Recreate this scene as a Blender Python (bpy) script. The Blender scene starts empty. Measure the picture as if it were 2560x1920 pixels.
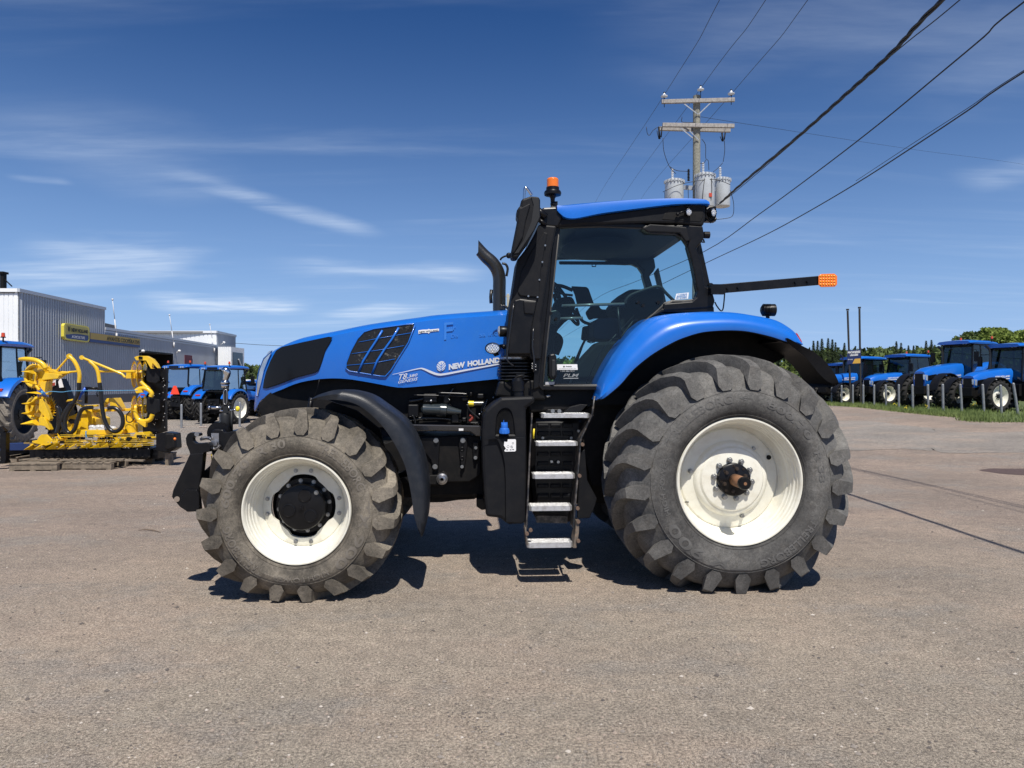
import bpy, math, random
from mathutils import Vector, Matrix
R = math.radians
PI = math.pi
sc = bpy.context.scene
col = sc.collection
rnd = random.Random(7)
CX, H, F, CZ = 1280.0, 955.0, 1776.0, 1.70

# ------------------------------------------------------------------ ground height
def sm(x, a, b):
    t = max(0.0, min(1.0, (x - a) / (b - a)))
    return t * t * (3 - 2 * t)
def G(x, y):
    return .50 * sm(x, 5, 15) * sm(y, 13, 28) - .26 * sm(-x, 4, 11) * sm(y, 17, 27) * (1 - sm(y, 34, 43))
def W(px, py, Y):
    return Vector(((px - CX) / F * Y, Y, CZ - (py - H) / F * Y))
def GP(px, py):
    Y = 3.0
    while Y < 400:
        p = W(px, py, Y)
        if p.z <= G(p.x, Y): break
        Y += .05 if Y < 60 else .5
    return Vector((p.x, Y, G(p.x, Y)))
def GX(px, Y):
    x = (px - CX) / F * Y
    return Vector((x, Y, G(x, Y)))

# ------------------------------------------------------------------ materials
MATS = {}
def newmat(name):
    m = bpy.data.materials.new(name); m.use_nodes = True
    nt = m.node_tree
    return m, nt, nt.nodes['Principled BSDF']
def mat(name, c, rough=.5, metal=0, coat=0, var=.0, vs=6., bump=0., bs=40., dirt=None, emit=0, spec=None):
    """plain procedural paint / plastic; var = tonal mottling; dirt=(colour, amount, scale)"""
    if name in MATS: return MATS[name]
    m, nt, b = newmat(name)
    N = nt.nodes; L = nt.links
    b.inputs['Base Color'].default_value = (*c, 1)
    b.inputs['Roughness'].default_value = rough
    b.inputs['Metallic'].default_value = metal
    b.inputs['Coat Weight'].default_value = coat
    b.inputs['Coat Roughness'].default_value = .05
    if spec is not None: b.inputs['Specular IOR Level'].default_value = spec
    tc = N.new('ShaderNodeTexCoord')
    out = None
    if var:
        n = N.new('ShaderNodeTexNoise'); n.inputs['Scale'].default_value = vs; n.inputs['Detail'].default_value = 6
        L.new(tc.outputs['Object'], n.inputs['Vector'])
        r = N.new('ShaderNodeValToRGB')
        r.color_ramp.elements[0].position = .3; r.color_ramp.elements[1].position = .7
        r.color_ramp.elements[0].color = (*[x * (1 - var) for x in c], 1)
        r.color_ramp.elements[1].color = (*[min(1, x * (1 + var)) for x in c], 1)
        L.new(n.outputs['Fac'], r.inputs['Fac']); out = r.outputs['Color']
    if dirt:
        dc, amt, dscale = dirt
        n = N.new('ShaderNodeTexNoise'); n.inputs['Scale'].default_value = dscale; n.inputs['Detail'].default_value = 9
        n.inputs['Roughness'].default_value = .7
        L.new(tc.outputs['Object'], n.inputs['Vector'])
        r = N.new('ShaderNodeValToRGB')
        r.color_ramp.elements[0].position = .46; r.color_ramp.elements[1].position = .72
        r.color_ramp.elements[0].color = (0, 0, 0, 1); r.color_ramp.elements[1].color = (amt, amt, amt, 1)
        L.new(n.outputs['Fac'], r.inputs['Fac'])
        mx = N.new('ShaderNodeMixRGB'); mx.inputs['Color1'].default_value = (*c, 1); mx.inputs['Color2'].default_value = (*dc, 1)
        L.new(r.outputs['Color'], mx.inputs['Fac'])
        if out: L.new(out, mx.inputs['Color1'])
        out = mx.outputs['Color']
    if out: L.new(out, b.inputs['Base Color'])
    if bump:
        n = N.new('ShaderNodeTexNoise'); n.inputs['Scale'].default_value = bs; n.inputs['Detail'].default_value = 4
        L.new(tc.outputs['Object'], n.inputs['Vector'])
        bp = N.new('ShaderNodeBump'); bp.inputs['Strength'].default_value = bump; bp.inputs['Distance'].default_value = .01
        L.new(n.outputs['Fac'], bp.inputs['Height']); L.new(bp.outputs['Normal'], b.inputs['Normal'])
    if emit:
        b.inputs['Emission Color'].default_value = (*c, 1); b.inputs['Emission Strength'].default_value = emit
    MATS[name] = m
    return m

def glass(name, tint, refl=.12, opac=0.0, oc=(.01, .012, .012)):
    if name in MATS: return MATS[name]
    m, nt, b = newmat(name); N = nt.nodes; L = nt.links
    N.remove(b)
    o = N['Material Output']
    t = N.new('ShaderNodeBsdfTransparent'); t.inputs['Color'].default_value = (*tint, 1)
    g = N.new('ShaderNodeBsdfGlossy'); g.inputs['Roughness'].default_value = .02; g.inputs['Color'].default_value = (.9, .95, 1, 1)
    fr = N.new('ShaderNodeFresnel'); fr.inputs['IOR'].default_value = 1.5
    ad = N.new('ShaderNodeMath'); ad.operation = 'ADD'; ad.inputs[1].default_value = refl * .25
    fm = N.new('ShaderNodeMath'); fm.operation = 'MULTIPLY'; fm.inputs[1].default_value = .6; L.new(fr.outputs['Fac'], fm.inputs[0]); L.new(fm.outputs[0], ad.inputs[0])
    mx = N.new('ShaderNodeMixShader'); L.new(ad.outputs[0], mx.inputs[0]); L.new(t.outputs[0], mx.inputs[1]); L.new(g.outputs[0], mx.inputs[2])
    d = N.new('ShaderNodeBsdfDiffuse'); d.inputs['Color'].default_value = (*oc, 1)
    m2 = N.new('ShaderNodeMixShader'); m2.inputs[0].default_value = opac
    L.new(mx.outputs[0], m2.inputs[1]); L.new(d.outputs[0], m2.inputs[2]); L.new(m2.outputs[0], o.inputs['Surface'])
    MATS[name] = m
    return m

def rubber(name, c1, c2, c3, rin=.0):
    """dusty tyre rubber: dark base, grey bloom, brown soil stains"""
    m, nt, b = newmat(name); N = nt.nodes; L = nt.links
    tc = N.new('ShaderNodeTexCoord')
    n1 = N.new('ShaderNodeTexNoise'); n1.inputs['Scale'].default_value = 2.6; n1.inputs['Detail'].default_value = 10; n1.inputs['Roughness'].default_value = .68
    n2 = N.new('ShaderNodeTexNoise'); n2.inputs['Scale'].default_value = 14; n2.inputs['Detail'].default_value = 8; n2.inputs['Roughness'].default_value = .7
    n3 = N.new('ShaderNodeTexNoise'); n3.inputs['Scale'].default_value = 160; n3.inputs['Detail'].default_value = 3
    mp = N.new('ShaderNodeMapping'); mp.inputs['Scale'].default_value = (1, 1, 1)
    for n in (n1, n2, n3): L.new(tc.outputs['Object'], n.inputs['Vector'])
    r1 = N.new('ShaderNodeValToRGB'); r1.color_ramp.elements[0].position = .36; r1.color_ramp.elements[1].position = .66
    r1.color_ramp.elements[0].color = (*c1, 1); r1.color_ramp.elements[1].color = (*c2, 1)
    L.new(n1.outputs['Fac'], r1.inputs['Fac'])
    r2 = N.new('ShaderNodeValToRGB'); r2.color_ramp.elements[0].position = .5; r2.color_ramp.elements[1].position = .72
    r2.color_ramp.elements[0].color = (0, 0, 0, 1); r2.color_ramp.elements[1].color = (.75, .75, .75, 1)
    L.new(n2.outputs['Fac'], r2.inputs['Fac'])
    mx = N.new('ShaderNodeMixRGB'); mx.inputs['Color2'].default_value = (*c3, 1)
    L.new(r1.outputs['Color'], mx.inputs['Color1']); L.new(r2.outputs['Color'], mx.inputs['Fac'])
    sx = N.new('ShaderNodeSeparateXYZ'); L.new(tc.outputs['Object'], sx.inputs[0]); cb = N.new('ShaderNodeCombineXYZ'); L.new(sx.outputs['X'], cb.inputs[0]); L.new(sx.outputs['Z'], cb.inputs[1])
    vl = N.new('ShaderNodeVectorMath'); vl.operation = 'LENGTH'; L.new(cb.outputs[0], vl.inputs[0])
    jt = N.new('ShaderNodeMath'); jt.operation = 'MULTIPLY_ADD'; L.new(n1.outputs['Fac'], jt.inputs[0]); jt.inputs[1].default_value = .22; L.new(vl.outputs['Value'], jt.inputs[2])
    r3 = N.new('ShaderNodeValToRGB'); r3.color_ramp.elements[0].position = rin; r3.color_ramp.elements[0].color = (.42, .42, .43, 1); r3.color_ramp.elements[1].position = rin + .13; r3.color_ramp.elements[1].color = (1, 1, 1, 1); L.new(jt.outputs[0], r3.inputs['Fac'])
    n4 = N.new('ShaderNodeTexNoise'); n4.inputs['Scale'].default_value = 38; n4.inputs['Detail'].default_value = 7; n4.inputs['Roughness'].default_value = .75; n4.inputs['Distortion'].default_value = 1.5; L.new(tc.outputs['Object'], n4.inputs['Vector'])
    r4 = N.new('ShaderNodeValToRGB'); r4.color_ramp.elements[0].position = .36; r4.color_ramp.elements[0].color = (.62, .62, .62, 1); r4.color_ramp.elements[1].position = .64; r4.color_ramp.elements[1].color = (1.3, 1.29, 1.27, 1); L.new(n4.outputs['Fac'], r4.inputs['Fac'])
    m3 = N.new('ShaderNodeMixRGB'); m3.blend_type = 'MULTIPLY'; m3.inputs[0].default_value = 1; L.new(mx.outputs['Color'], m3.inputs[1]); L.new(r3.outputs['Color'], m3.inputs[2])
    m4 = N.new('ShaderNodeMixRGB'); m4.blend_type = 'MULTIPLY'; m4.inputs[0].default_value = 1; L.new(m3.outputs['Color'], m4.inputs[1]); L.new(r4.outputs['Color'], m4.inputs[2])
    L.new(m4.outputs['Color'], b.inputs['Base Color'])
    b.inputs['Roughness'].default_value = .78
    b.inputs['Specular IOR Level'].default_value = .3
    bp = N.new('ShaderNodeBump'); bp.inputs['Strength'].default_value = .25; bp.inputs['Distance'].default_value = .004
    L.new(n3.outputs['Fac'], bp.inputs['Height']); L.new(bp.outputs['Normal'], b.inputs['Normal'])
    MATS[name] = m
    return m

BLUE = mat('blue_paint', (.006, .135, .56), .34, coat=.5, var=.06, vs=3, bump=.02, bs=3, dirt=((.03, .17, .52), .3, 7))
BLUE2 = mat('blue_paint_far', (.008, .135, .56), .3, coat=.6)
BLK = mat('black_paint', (.0045, .0045, .0055), .36, spec=.28, dirt=((.03, .027, .025), .25, 9))
PLA = mat('black_plastic', (.0075, .008, .010), .5, spec=.2, bump=.15, bs=220, dirt=((.028, .026, .024), .35, 7))
FPL = mat('fender_plastic', (.012, .015, .021), .42, spec=.4, bump=.15, bs=120, dirt=((.05, .05, .052), .4, 11))
DRK = mat('dark_iron', (.0045, .0045, .005), .6, spec=.25, dirt=((.025, .021, .018), .5, 8))
GRY = mat('dark_grey_plastic', (.018, .019, .021), .55, spec=.3)
RUBR = rubber('rear_tyre_rubber', (.066, .065, .064), (.165, .160, .150), (.10, .092, .083), .62)
RUBF = rubber('front_tyre_rubber', (.080, .072, .060), (.245, .215, .172), (.115, .10, .08), .50)
RUBN = rubber('new_tyre_rubber', (.018, .018, .019), (.035, .034, .033), (.04, .037, .033))
RUBD = rubber('dusty_tyre_rubber', (.13, .115, .10), (.24, .215, .18), (.16, .14, .12))
LETR = mat('rear_letter_rubber', (.108, .105, .10), .8)
LETF = mat('front_letter_rubber', (.16, .142, .118), .8)
CRM = mat('cream_rim_paint', (.78, .76, .66), .35, coat=.3, var=.04, vs=4, dirt=((.50, .43, .30), .35, 11))
WHT = mat('white_paint', (.8, .8, .78), .4)
SIL = mat('silver_decal', (.72, .74, .78), .35, metal=.3)
CHR = mat('chrome', (.65, .65, .66), .18, metal=1)
STL = mat('bare_steel', (.42, .42, .43), .32, metal=.9, dirt=((.2, .17, .14), .5, 20))
GAL = mat('galvanised_steel', (.36, .38, .40), .5, metal=.45, var=.18, vs=9)
ALU = mat('aluminium_tread', (.62, .62, .62), .38, metal=.55, bump=.5, bs=160, dirt=((.25, .23, .2), .6, 25))
RST = mat('rusty_steel', (.24, .115, .055), .7, dirt=((.12, .07, .04), .8, 12))
ORG = mat('amber_lens', (.85, .19, .01), .2, coat=.6)
REDL = mat('red_lens', (.45, .02, .015), .25, coat=.5)
REDO = mat('orange_red_reflector', (.9, .07, .03), .4)
YEL = mat('yellow_paint', (.80, .50, .012), .35, coat=.5, var=.07, vs=5, dirt=((.45, .30, .05), .4, 9))
YELS = mat('yellow_sticker', (.85, .65, .03), .4)
HOSE = mat('black_hose', (.012, .012, .013), .28)
WOOD = mat('pallet_wood', (.19, .155, .115), .85, var=.35, vs=12, bump=.3, bs=60)
NAVY = mat('navy_paint', (.012, .03, .11), .5)
LENS = mat('lamp_glass', (.55, .58, .62), .12, metal=.6)
SEAT = mat('seat_cloth', (.018, .028, .055), .8)
CYAN = mat('blue_cap_plastic', (.02, .14, .55), .4)
LBL = mat('label_white', (.8, .8, .8), .5)
LBLU = mat('label_blue', (.03, .30, .60), .5)
GLD = glass('cab_glass_near', (.58, .78, .80), .04, .0)
GLF = glass('cab_glass_far', (.72, .88, .90), .03, .0)
GLB = glass('yard_tractor_glass', (.26, .36, .36), .3, .18, (.02, .028, .03))

# ------------------------------------------------------------------ mesh builder
class M:
    def __init__(s):
        s.v = []; s.f = []; s.mi = []; s.sm = []
        s.cur = 0; s.smooth = False
    def add(s, vs, fs, smooth=None):
        o = len(s.v); s.v += [tuple(p) for p in vs]
        for f in fs:
            s.f.append(tuple(i + o for i in f)); s.mi.append(s.cur); s.sm.append(s.smooth if smooth is None else smooth)
        return s
    def box(s, a, b):
        x0, y0, z0 = a; x1, y1, z1 = b
        return s.add([(x0,y0,z0),(x1,y0,z0),(x1,y1,z0),(x0,y1,z0),(x0,y0,z1),(x1,y0,z1),(x1,y1,z1),(x0,y1,z1)],
              [(0,3,2,1),(4,5,6,7),(0,1,5,4),(1,2,6,5),(2,3,7,6),(3,0,4,7)], False)
    def hexa(s, p):      # 8 corners: bottom ring 0-3, top ring 4-7
        return s.add(p, [(0,3,2,1),(4,5,6,7),(0,1,5,4),(1,2,6,5),(2,3,7,6),(3,0,4,7)], False)
    def beam(s, a, b, w, h, up=(0,0,1)):
        a = Vector(a); b = Vector(b); d = (b - a).normalized(); u = Vector(up)
        if abs(d.dot(u)) > .98: u = Vector((1, 0, 0))
        r = d.cross(u).normalized(); u = r.cross(d)
        P = []
        for p in (a, b):
            for i, j in ((-1,-1),(1,-1),(1,1),(-1,1)): P.append(p + r * i * w / 2 + u * j * h / 2)
        return s.add(P, [(0,1,2,3),(7,6,5,4),(0,4,5,1),(1,5,6,2),(2,6,7,3),(3,7,4,0)], False)
    def tube(s, pts, r, n=8, cap=True):
        pts = [Vector(p) for p in pts]
        rs = r if isinstance(r, (list, tuple)) else [r] * len(pts)
        V = []; Fs = []
        ref = None
        for i, p in enumerate(pts):
            t = (pts[min(i + 1, len(pts) - 1)] - pts[max(i - 1, 0)]).normalized()
            if ref is None:
                ref = Vector((0, 0, 1)) if abs(t.z) < .9 else Vector((1, 0, 0))
            a = t.cross(ref).normalized(); b = a.cross(t).normalized(); ref = b
            for k in range(n):
                an = 2 * PI * k / n
                V.append(p + (a * math.cos(an) + b * math.sin(an)) * rs[i])
        for i in range(len(pts) - 1):
            for k in range(n):
                k2 = (k + 1) % n
                Fs.append((i * n + k, i * n + k2, (i + 1) * n + k2, (i + 1) * n + k))
        s.add(V, Fs, True)
        if cap:
            o = len(s.v) - len(V)
            s.f.append(tuple(o + k for k in range(n))[::-1]); s.f.append(tuple(o + (len(pts) - 1) * n + k for k in range(n)))
            s.mi += [s.cur] * 2; s.sm += [False] * 2
        return s
    def lathe(s, prof, c, axis='y', n=32, a0=0, a1=2 * PI, smooth=True):
        """prof: (r, h) along axis from point c"""
        c = Vector(c); full = abs(a1 - a0 - 2 * PI) < 1e-6
        ax = {'x': (Vector((0,1,0)), Vector((0,0,1)), Vector((1,0,0))), 'y': (Vector((1,0,0)), Vector((0,0,1)), Vector((0,1,0))),
              'z': (Vector((1,0,0)), Vector((0,1,0)), Vector((0,0,1)))}[axis] if isinstance(axis, str) else axis
        m = n if full else n + 1
        V = []
        for r, h in prof:
            for k in range(m):
                an = a0 + (a1 - a0) * k / n
                V.append(c + ax[0] * r * math.cos(an) + ax[1] * r * math.sin(an) + ax[2] * h)
        Fs = []
        for i in range(len(prof) - 1):
            for k in range(n):
                k2 = (k + 1) % m
                Fs.append((i * m + k, i * m + k2, (i + 1) * m + k2, (i + 1) * m + k))
        return s.add(V, Fs, smooth)
    def disc(s, c, r, axis='y', n=24, h=0):
        return s.lathe([(0.0001, h), (r, h)], c, axis, n, smooth=False)
    def cyl(s, c, r, h, axis='y', n=16, r2=None):
        r2 = r if r2 is None else r2
        s.lathe([(r, 0), (r2, h)], c, axis, n)
        s.lathe([(.0001, 0), (r, 0)], c, axis, n, smooth=False); s.lathe([(r2, h), (.0001, h)], c, axis, n, smooth=False)
        return s
    def ball(s, c, r, n=10, sc3=(1, 1, 1)):
        V = []; Fs = []
        for i in range(n // 2 + 1):
            th = PI * i / (n // 2)
            for k in range(n):
                an = 2 * PI * k / n
                V.append((c[0] + r * sc3[0] * math.sin(th) * math.cos(an), c[1] + r * sc3[1] * math.sin(th) * math.sin(an), c[2] + r * sc3[2] * math.cos(th)))
        for i in range(n // 2):
            for k in range(n):
                k2 = (k + 1) % n
                Fs.append((i * n + k, (i + 1) * n + k, (i + 1) * n + k2, i * n + k2))
        return s.add(V, Fs, True)
    def prism(s, A, B, smooth=False):
        """two matching rings A (near) and B (far): n-gon caps and walls"""
        n = len(A)
        s.add(list(A) + list(B), [tuple(range(n)), tuple(range(2 * n - 1, n - 1, -1))], False)
        o = len(s.v) - 2 * n
        for k in range(n):
            k2 = (k + 1) % n
            s.f.append((o + k, o + n + k, o + n + k2, o + k2)); s.mi.append(s.cur); s.sm.append(smooth)
        return s
    def loft(s, rings, closed=True, cap=True, smooth=True):
        n = len(rings[0]); V = [p for r in rings for p in r]; Fs = []
        m = n if closed else n - 1
        for i in range(len(rings) - 1):
            for k in range(m):
                k2 = (k + 1) % n
                Fs.append((i * n + k, i * n + k2, (i + 1) * n + k2, (i + 1) * n + k))
        s.add(V, Fs, smooth)
        if cap and closed:
            o = len(s.v) - len(V)
            s.f.append(tuple(o + k for k in range(n))[::-1]); s.f.append(tuple(o + (len(rings) - 1) * n + k for k in range(n)))
            s.mi += [s.cur] * 2; s.sm += [False] * 2
        return s
    def obj(s, name, mats, parent=None, bevel=0, seg=2, auto=None, fix=True, **kw):
        me = bpy.data.meshes.new(name)
        me.from_pydata(s.v, [], s.f); 
        if not isinstance(mats, (list, tuple)): mats = [mats]
        for m in mats: me.materials.append(m)
        for p, mi, smo in zip(me.polygons, s.mi, s.sm):
            p.material_index = mi; p.use_smooth = smo
        me.validate()
        if fix:
            import bmesh
            bm = bmesh.new(); bm.from_mesh(me)
            bmesh.ops.remove_doubles(bm, verts=bm.verts, dist=1e-5)
            bmesh.ops.recalc_face_normals(bm, faces=bm.faces)
            bm.to_mesh(me); bm.free()
        if auto is not None:
            me.polygons.foreach_set('use_smooth', [True] * len(me.polygons))
            me.set_sharp_from_angle(angle=R(auto))
        o = bpy.data.objects.new(name, me); col.objects.link(o)
        if parent: o.parent = parent
        if bevel:
            md = o.modifiers.new('bevel', 'BEVEL'); md.width = bevel; md.segments = seg; md.limit_method = 'ANGLE'; md.angle_limit = R(35)
            md.use_clamp_overlap = True
        for k, v in kw.items(): o[k] = v
        return o

def _objs(s, name, mats, parent=None, **kw):
    """one object for every separate piece of the mesh (pieces whose boxes touch stay together)"""
    par = list(range(len(s.v)))
    def find(i):
        while par[i] != i: par[i] = par[par[i]]; i = par[i]
        return i
    for f in s.f:
        a = find(f[0])
        for q in f[1:]: par[find(q)] = a
    comp = {}
    for k, f in enumerate(s.f): comp.setdefault(find(f[0]), []).append(k)
    cl = []
    for fs in comp.values():
        vs = {i for k in fs for i in s.f[k]}; lo = [min(s.v[i][a] for i in vs) - .002 for a in range(3)]; hi = [max(s.v[i][a] for i in vs) + .002 for a in range(3)]
        cl.append([lo, hi, list(fs)])
    go = True
    while go:
        go = False
        for i in range(len(cl)):
            for j in range(i + 1, len(cl)):
                if all(cl[i][0][a] <= cl[j][1][a] and cl[j][0][a] <= cl[i][1][a] for a in range(3)):
                    cl[i][0] = [min(x, y) for x, y in zip(cl[i][0], cl[j][0])]; cl[i][1] = [max(x, y) for x, y in zip(cl[i][1], cl[j][1])]; cl[i][2] += cl[j][2]; cl.pop(j); go = True; break
            if go: break
    out = []
    for lo, hi, fs in cl:
        m = M(); ix = {}
        for k in fs:
            for i in s.f[k]:
                if i not in ix: ix[i] = len(m.v); m.v.append(s.v[i])
            m.f.append(tuple(ix[i] for i in s.f[k])); m.mi.append(s.mi[k]); m.sm.append(s.sm[k])
        out.append(m.obj(name, mats, parent, **kw))
    return out
M.objs = _objs

def empty(name, loc=(0, 0, 0), rz=0, parent=None, **kw):
    o = bpy.data.objects.new(name, None); o.empty_display_size = .2; col.objects.link(o)
    o.location = loc; o.rotation_euler = (0, 0, rz)
    if parent: o.parent = parent
    for k, v in kw.items(): o[k] = v
    return o
def tag(o, label=None, category=None, group=None, kind=None):
    for k, v in (('label', label), ('category', category), ('group', group), ('kind', kind)):
        if v: o[k] = v
    return o
def copy_tree(o, parent=None):
    c = o.copy(); col.objects.link(c); c.parent = parent
    for ch in list(o.children): copy_tree(ch, c)
    return c

def textmesh(body, size=1., bold=0., shear=0., spacing=1., depth=0., res=3):
    cu = bpy.data.curves.new('tx', 'FONT'); cu.body = body; cu.size = size; cu.offset = bold; cu.shear = shear
    cu.space_character = spacing; cu.extrude = depth; cu.resolution_u = res
    o = bpy.data.objects.new('tx', cu); col.objects.link(o)
    dg = bpy.context.evaluated_depsgraph_get(); dg.update()
    me = bpy.data.meshes.new_from_object(o.evaluated_get(dg))
    V = [tuple(v.co) for v in me.vertices]; Fs = [tuple(p.vertices) for p in me.polygons]
    bpy.data.objects.remove(o); bpy.data.curves.remove(cu); bpy.data.meshes.remove(me)
    xs = [v[0] for v in V]; ys = [v[1] for v in V]
    x0, x1, y0, y1 = min(xs), max(xs), min(ys), max(ys)
    return [((v[0] - x0) / (x1 - x0), (v[1] - y0) / (y1 - y0), v[2]) for v in V], Fs, (x1 - x0) / (y1 - y0)
def quadtext(mb, body, BL, BR, TR, TL, lift=0, **kw):
    """letters filling the quadrilateral, standing lift proud of it"""
    V, Fs, _ = textmesh(body, depth=.001, **kw)
    BL, BR, TR, TL = map(Vector, (BL, BR, TR, TL))
    n = (BR - BL).cross(TL - BL).normalized()
    out = []
    for u, v, w in V:
        p = BL * (1 - u) * (1 - v) + BR * u * (1 - v) + TR * u * v + TL * (1 - u) * v
        out.append(p + n * (lift + (lift if w > 0 else 0)))
    mb.add(out, Fs, False)

def bez(pts, n=24):
    """Catmull-Rom through points"""
    pts = [Vector(p) for p in pts]; P = [pts[0] * 2 - pts[1]] + pts + [pts[-1] * 2 - pts[-2]]
    out = []; m = len(pts) - 1
    per = max(2, n // m)
    for i in range(m):
        a, b, c, d = P[i:i + 4]
        for k in range(per):
            t = k / per
            out.append(.5 * ((2 * b) + (c - a) * t + (2 * a - 5 * b + 4 * c - d) * t * t + (3 * b - a - 3 * c + d) * t ** 3))
    out.append(pts[-1])
    return out

# ------------------------------------------------------------------ camera, sun, sky
cam = bpy.data.cameras.new('camera'); co = bpy.data.objects.new('camera', cam); col.objects.link(co)
co.location = (0, 0, CZ); co.rotation_euler = (R(90), 0, 0)
cam.sensor_width = 36; cam.lens = F / 2560 * 36; cam.shift_y = (H - 960) / 2560; cam.clip_end = 4000; cam.clip_start = .1
sc.camera = co
SEL, SAZ = R(59), R(11)
sd = Vector((math.cos(SEL) * math.sin(SAZ), -math.cos(SEL) * math.cos(SAZ), math.sin(SEL)))
sl = bpy.data.lights.new('sun', 'SUN'); sl.energy = 5.0; sl.angle = R(.5); sl.color = (1, .95, .87)
so = bpy.data.objects.new('sun', sl); col.objects.link(so); so.rotation_euler = sd.to_track_quat('Z', 'Y').to_euler()

w = bpy.data.worlds.new('World'); sc.world = w; w.use_nodes = True
N = w.node_tree.nodes; L = w.node_tree.links
bg = N['Background']; bg.inputs['Strength'].default_value = .10
sky = N.new('ShaderNodeTexSky'); sky.sky_type = 'NISHITA'; sky.sun_disc = False
sky.sun_elevation = SEL; sky.sun_rotation = math.atan2(sd.x, sd.y); sky.altitude = 100; sky.air_density = 1.0; sky.dust_density = .3; sky.ozone_density = 3.0
tc = N.new('ShaderNodeTexCoord'); sep = N.new('ShaderNodeSeparateXYZ'); L.new(tc.outputs['Generated'], sep.inputs[0])
def mth(op, a, b=None, c=None):
    n = N.new('ShaderNodeMath'); n.operation = op
    for i, q in enumerate((a, b, c)):
        if q is None: continue
        if isinstance(q, (int, float)): n.inputs[i].default_value = q
        else: L.new(q, n.inputs[i])
    return n.outputs[0]
zz = mth('MAXIMUM', sep.outputs['Z'], .015)
za = mth('ADD', zz, .06)
cu_ = N.new('ShaderNodeCombineXYZ')
L.new(mth('DIVIDE', sep.outputs['X'], za), cu_.inputs[0]); L.new(mth('DIVIDE', sep.outputs['Y'], za), cu_.inputs[1])
def cloud(scale, rot, sc_xy, lo, hi, detail=8, off=(0, 0, 0), dist=0.):
    mp = N.new('ShaderNodeMapping'); mp.inputs['Rotation'].default_value = (0, 0, R(rot)); mp.inputs['Scale'].default_value = (*sc_xy, 1); mp.inputs['Location'].default_value = off
    L.new(cu_.outputs[0], mp.inputs[0])
    n = N.new('ShaderNodeTexNoise'); n.inputs['Scale'].default_value = scale; n.inputs['Detail'].default_value = detail; n.inputs['Roughness'].default_value = .55; n.inputs['Distortion'].default_value = dist
    L.new(mp.outputs[0], n.inputs['Vector'])
    mr = N.new('ShaderNodeMapRange'); mr.inputs['From Min'].default_value = lo; mr.inputs['From Max'].default_value = hi; mr.interpolation_type = 'SMOOTHSTEP'
    L.new(n.outputs['Fac'], mr.inputs['Value'])
    return mr.outputs['Result']
c1 = cloud(.55, -62, (.5, 2.6), .52, .80, 9, (3.1, 1.7, 0), .6)
c2 = cloud(1.3, -52, (.35, 2.2), .50, .85, 9, (7.3, 4.2, 0), .4)
c3 = cloud(.35, -20, (1, 1), .42, .62, 4, (1.3, 9.2, 0))
# one long bright wisp and its fainter neighbours, along lines on the cloud layer
def streak(a, b, wid, amp):
    ax, ay = a; bx, by = b; dx, dy = bx - ax, by - ay; ln = math.hypot(dx, dy); dx /= ln; dy /= ln
    sp = N.new('ShaderNodeSeparateXYZ'); L.new(cu_.outputs[0], sp.inputs[0])
    px = mth('SUBTRACT', sp.outputs['X'], ax); py = mth('SUBTRACT', sp.outputs['Y'], ay)
    al = mth('ADD', mth('MULTIPLY', px, dx), mth('MULTIPLY', py, dy))
    ac = mth('ABSOLUTE', mth('ADD', mth('SUBTRACT', mth('MULTIPLY', py, dx), mth('MULTIPLY', px, dy)), mth('MULTIPLY', mth('SUBTRACT', wn, .5), wid * 1.6)))
    m1 = N.new('ShaderNodeMapRange'); m1.interpolation_type = 'SMOOTHSTEP'
    m1.inputs['From Min'].default_value = wid; m1.inputs['From Max'].default_value = 0; L.new(ac, m1.inputs['Value'])
    m2 = N.new('ShaderNodeMapRange'); m2.interpolation_type = 'SMOOTHSTEP'
    m2.inputs['From Min'].default_value = 0; m2.inputs['From Max'].default_value = ln * .35; L.new(al, m2.inputs['Value'])
    m3 = N.new('ShaderNodeMapRange'); m3.interpolation_type = 'SMOOTHSTEP'
    m3.inputs['From Min'].default_value = ln; m3.inputs['From Max'].default_value = ln * .75; L.new(al, m3.inputs['Value'])
    return mth('MULTIPLY', mth('MULTIPLY', m1.outputs['Result'], mth('MULTIPLY', m2.outputs['Result'], m3.outputs['Result'])), amp)
wn_ = N.new('ShaderNodeTexNoise'); wn_.inputs['Scale'].default_value = 1.6; wn_.inputs['Detail'].default_value = 7; L.new(cu_.outputs[0], wn_.inputs['Vector'])
wn = wn_.outputs['Fac']
def qd(px, py):      # a photo direction on the cloud layer
    d = Vector(((px - CX) / F, 1, (H - py) / F)).normalized()
    return (d.x / (max(d.z, .015) + .06), d.y / (max(d.z, .015) + .06))
tot = mth('ADD', mth('MULTIPLY', c1, .17), mth('MULTIPLY', mth('MULTIPLY', c2, c3), .30))
for a, b, wd, am in (((360, 405), (960, 600), .15, .27), ((-100, 190), (560, 520), .42, .10), ((640, 665), (1260, 690), .34, .30), ((0, 610), (500, 670), .6, .34), ((0, 650), (300, 720), .9, .3),
                     ((320, 752), (790, 772), .55, .62), ((2380, 470), (2760, 400), .3, .2), ((1380, 60), (2900, 150), .4, .10), ((0, 440), (190, 455), .07, .14), ((840, 770), (1000, 790), .8, .4)):
    tot = mth('ADD', tot, streak(qd(*a), qd(*b), wd, am))
fin = N.new('ShaderNodeTexNoise'); fin.inputs['Scale'].default_value = 2.2; fin.inputs['Detail'].default_value = 10; fin.inputs['Roughness'].default_value = .62
mpf = N.new('ShaderNodeMapping'); mpf.inputs['Rotation'].default_value = (0, 0, R(-60)); mpf.inputs['Scale'].default_value = (.5, 2.4, 1); L.new(cu_.outputs[0], mpf.inputs[0]); L.new(mpf.outputs[0], fin.inputs['Vector'])
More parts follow.
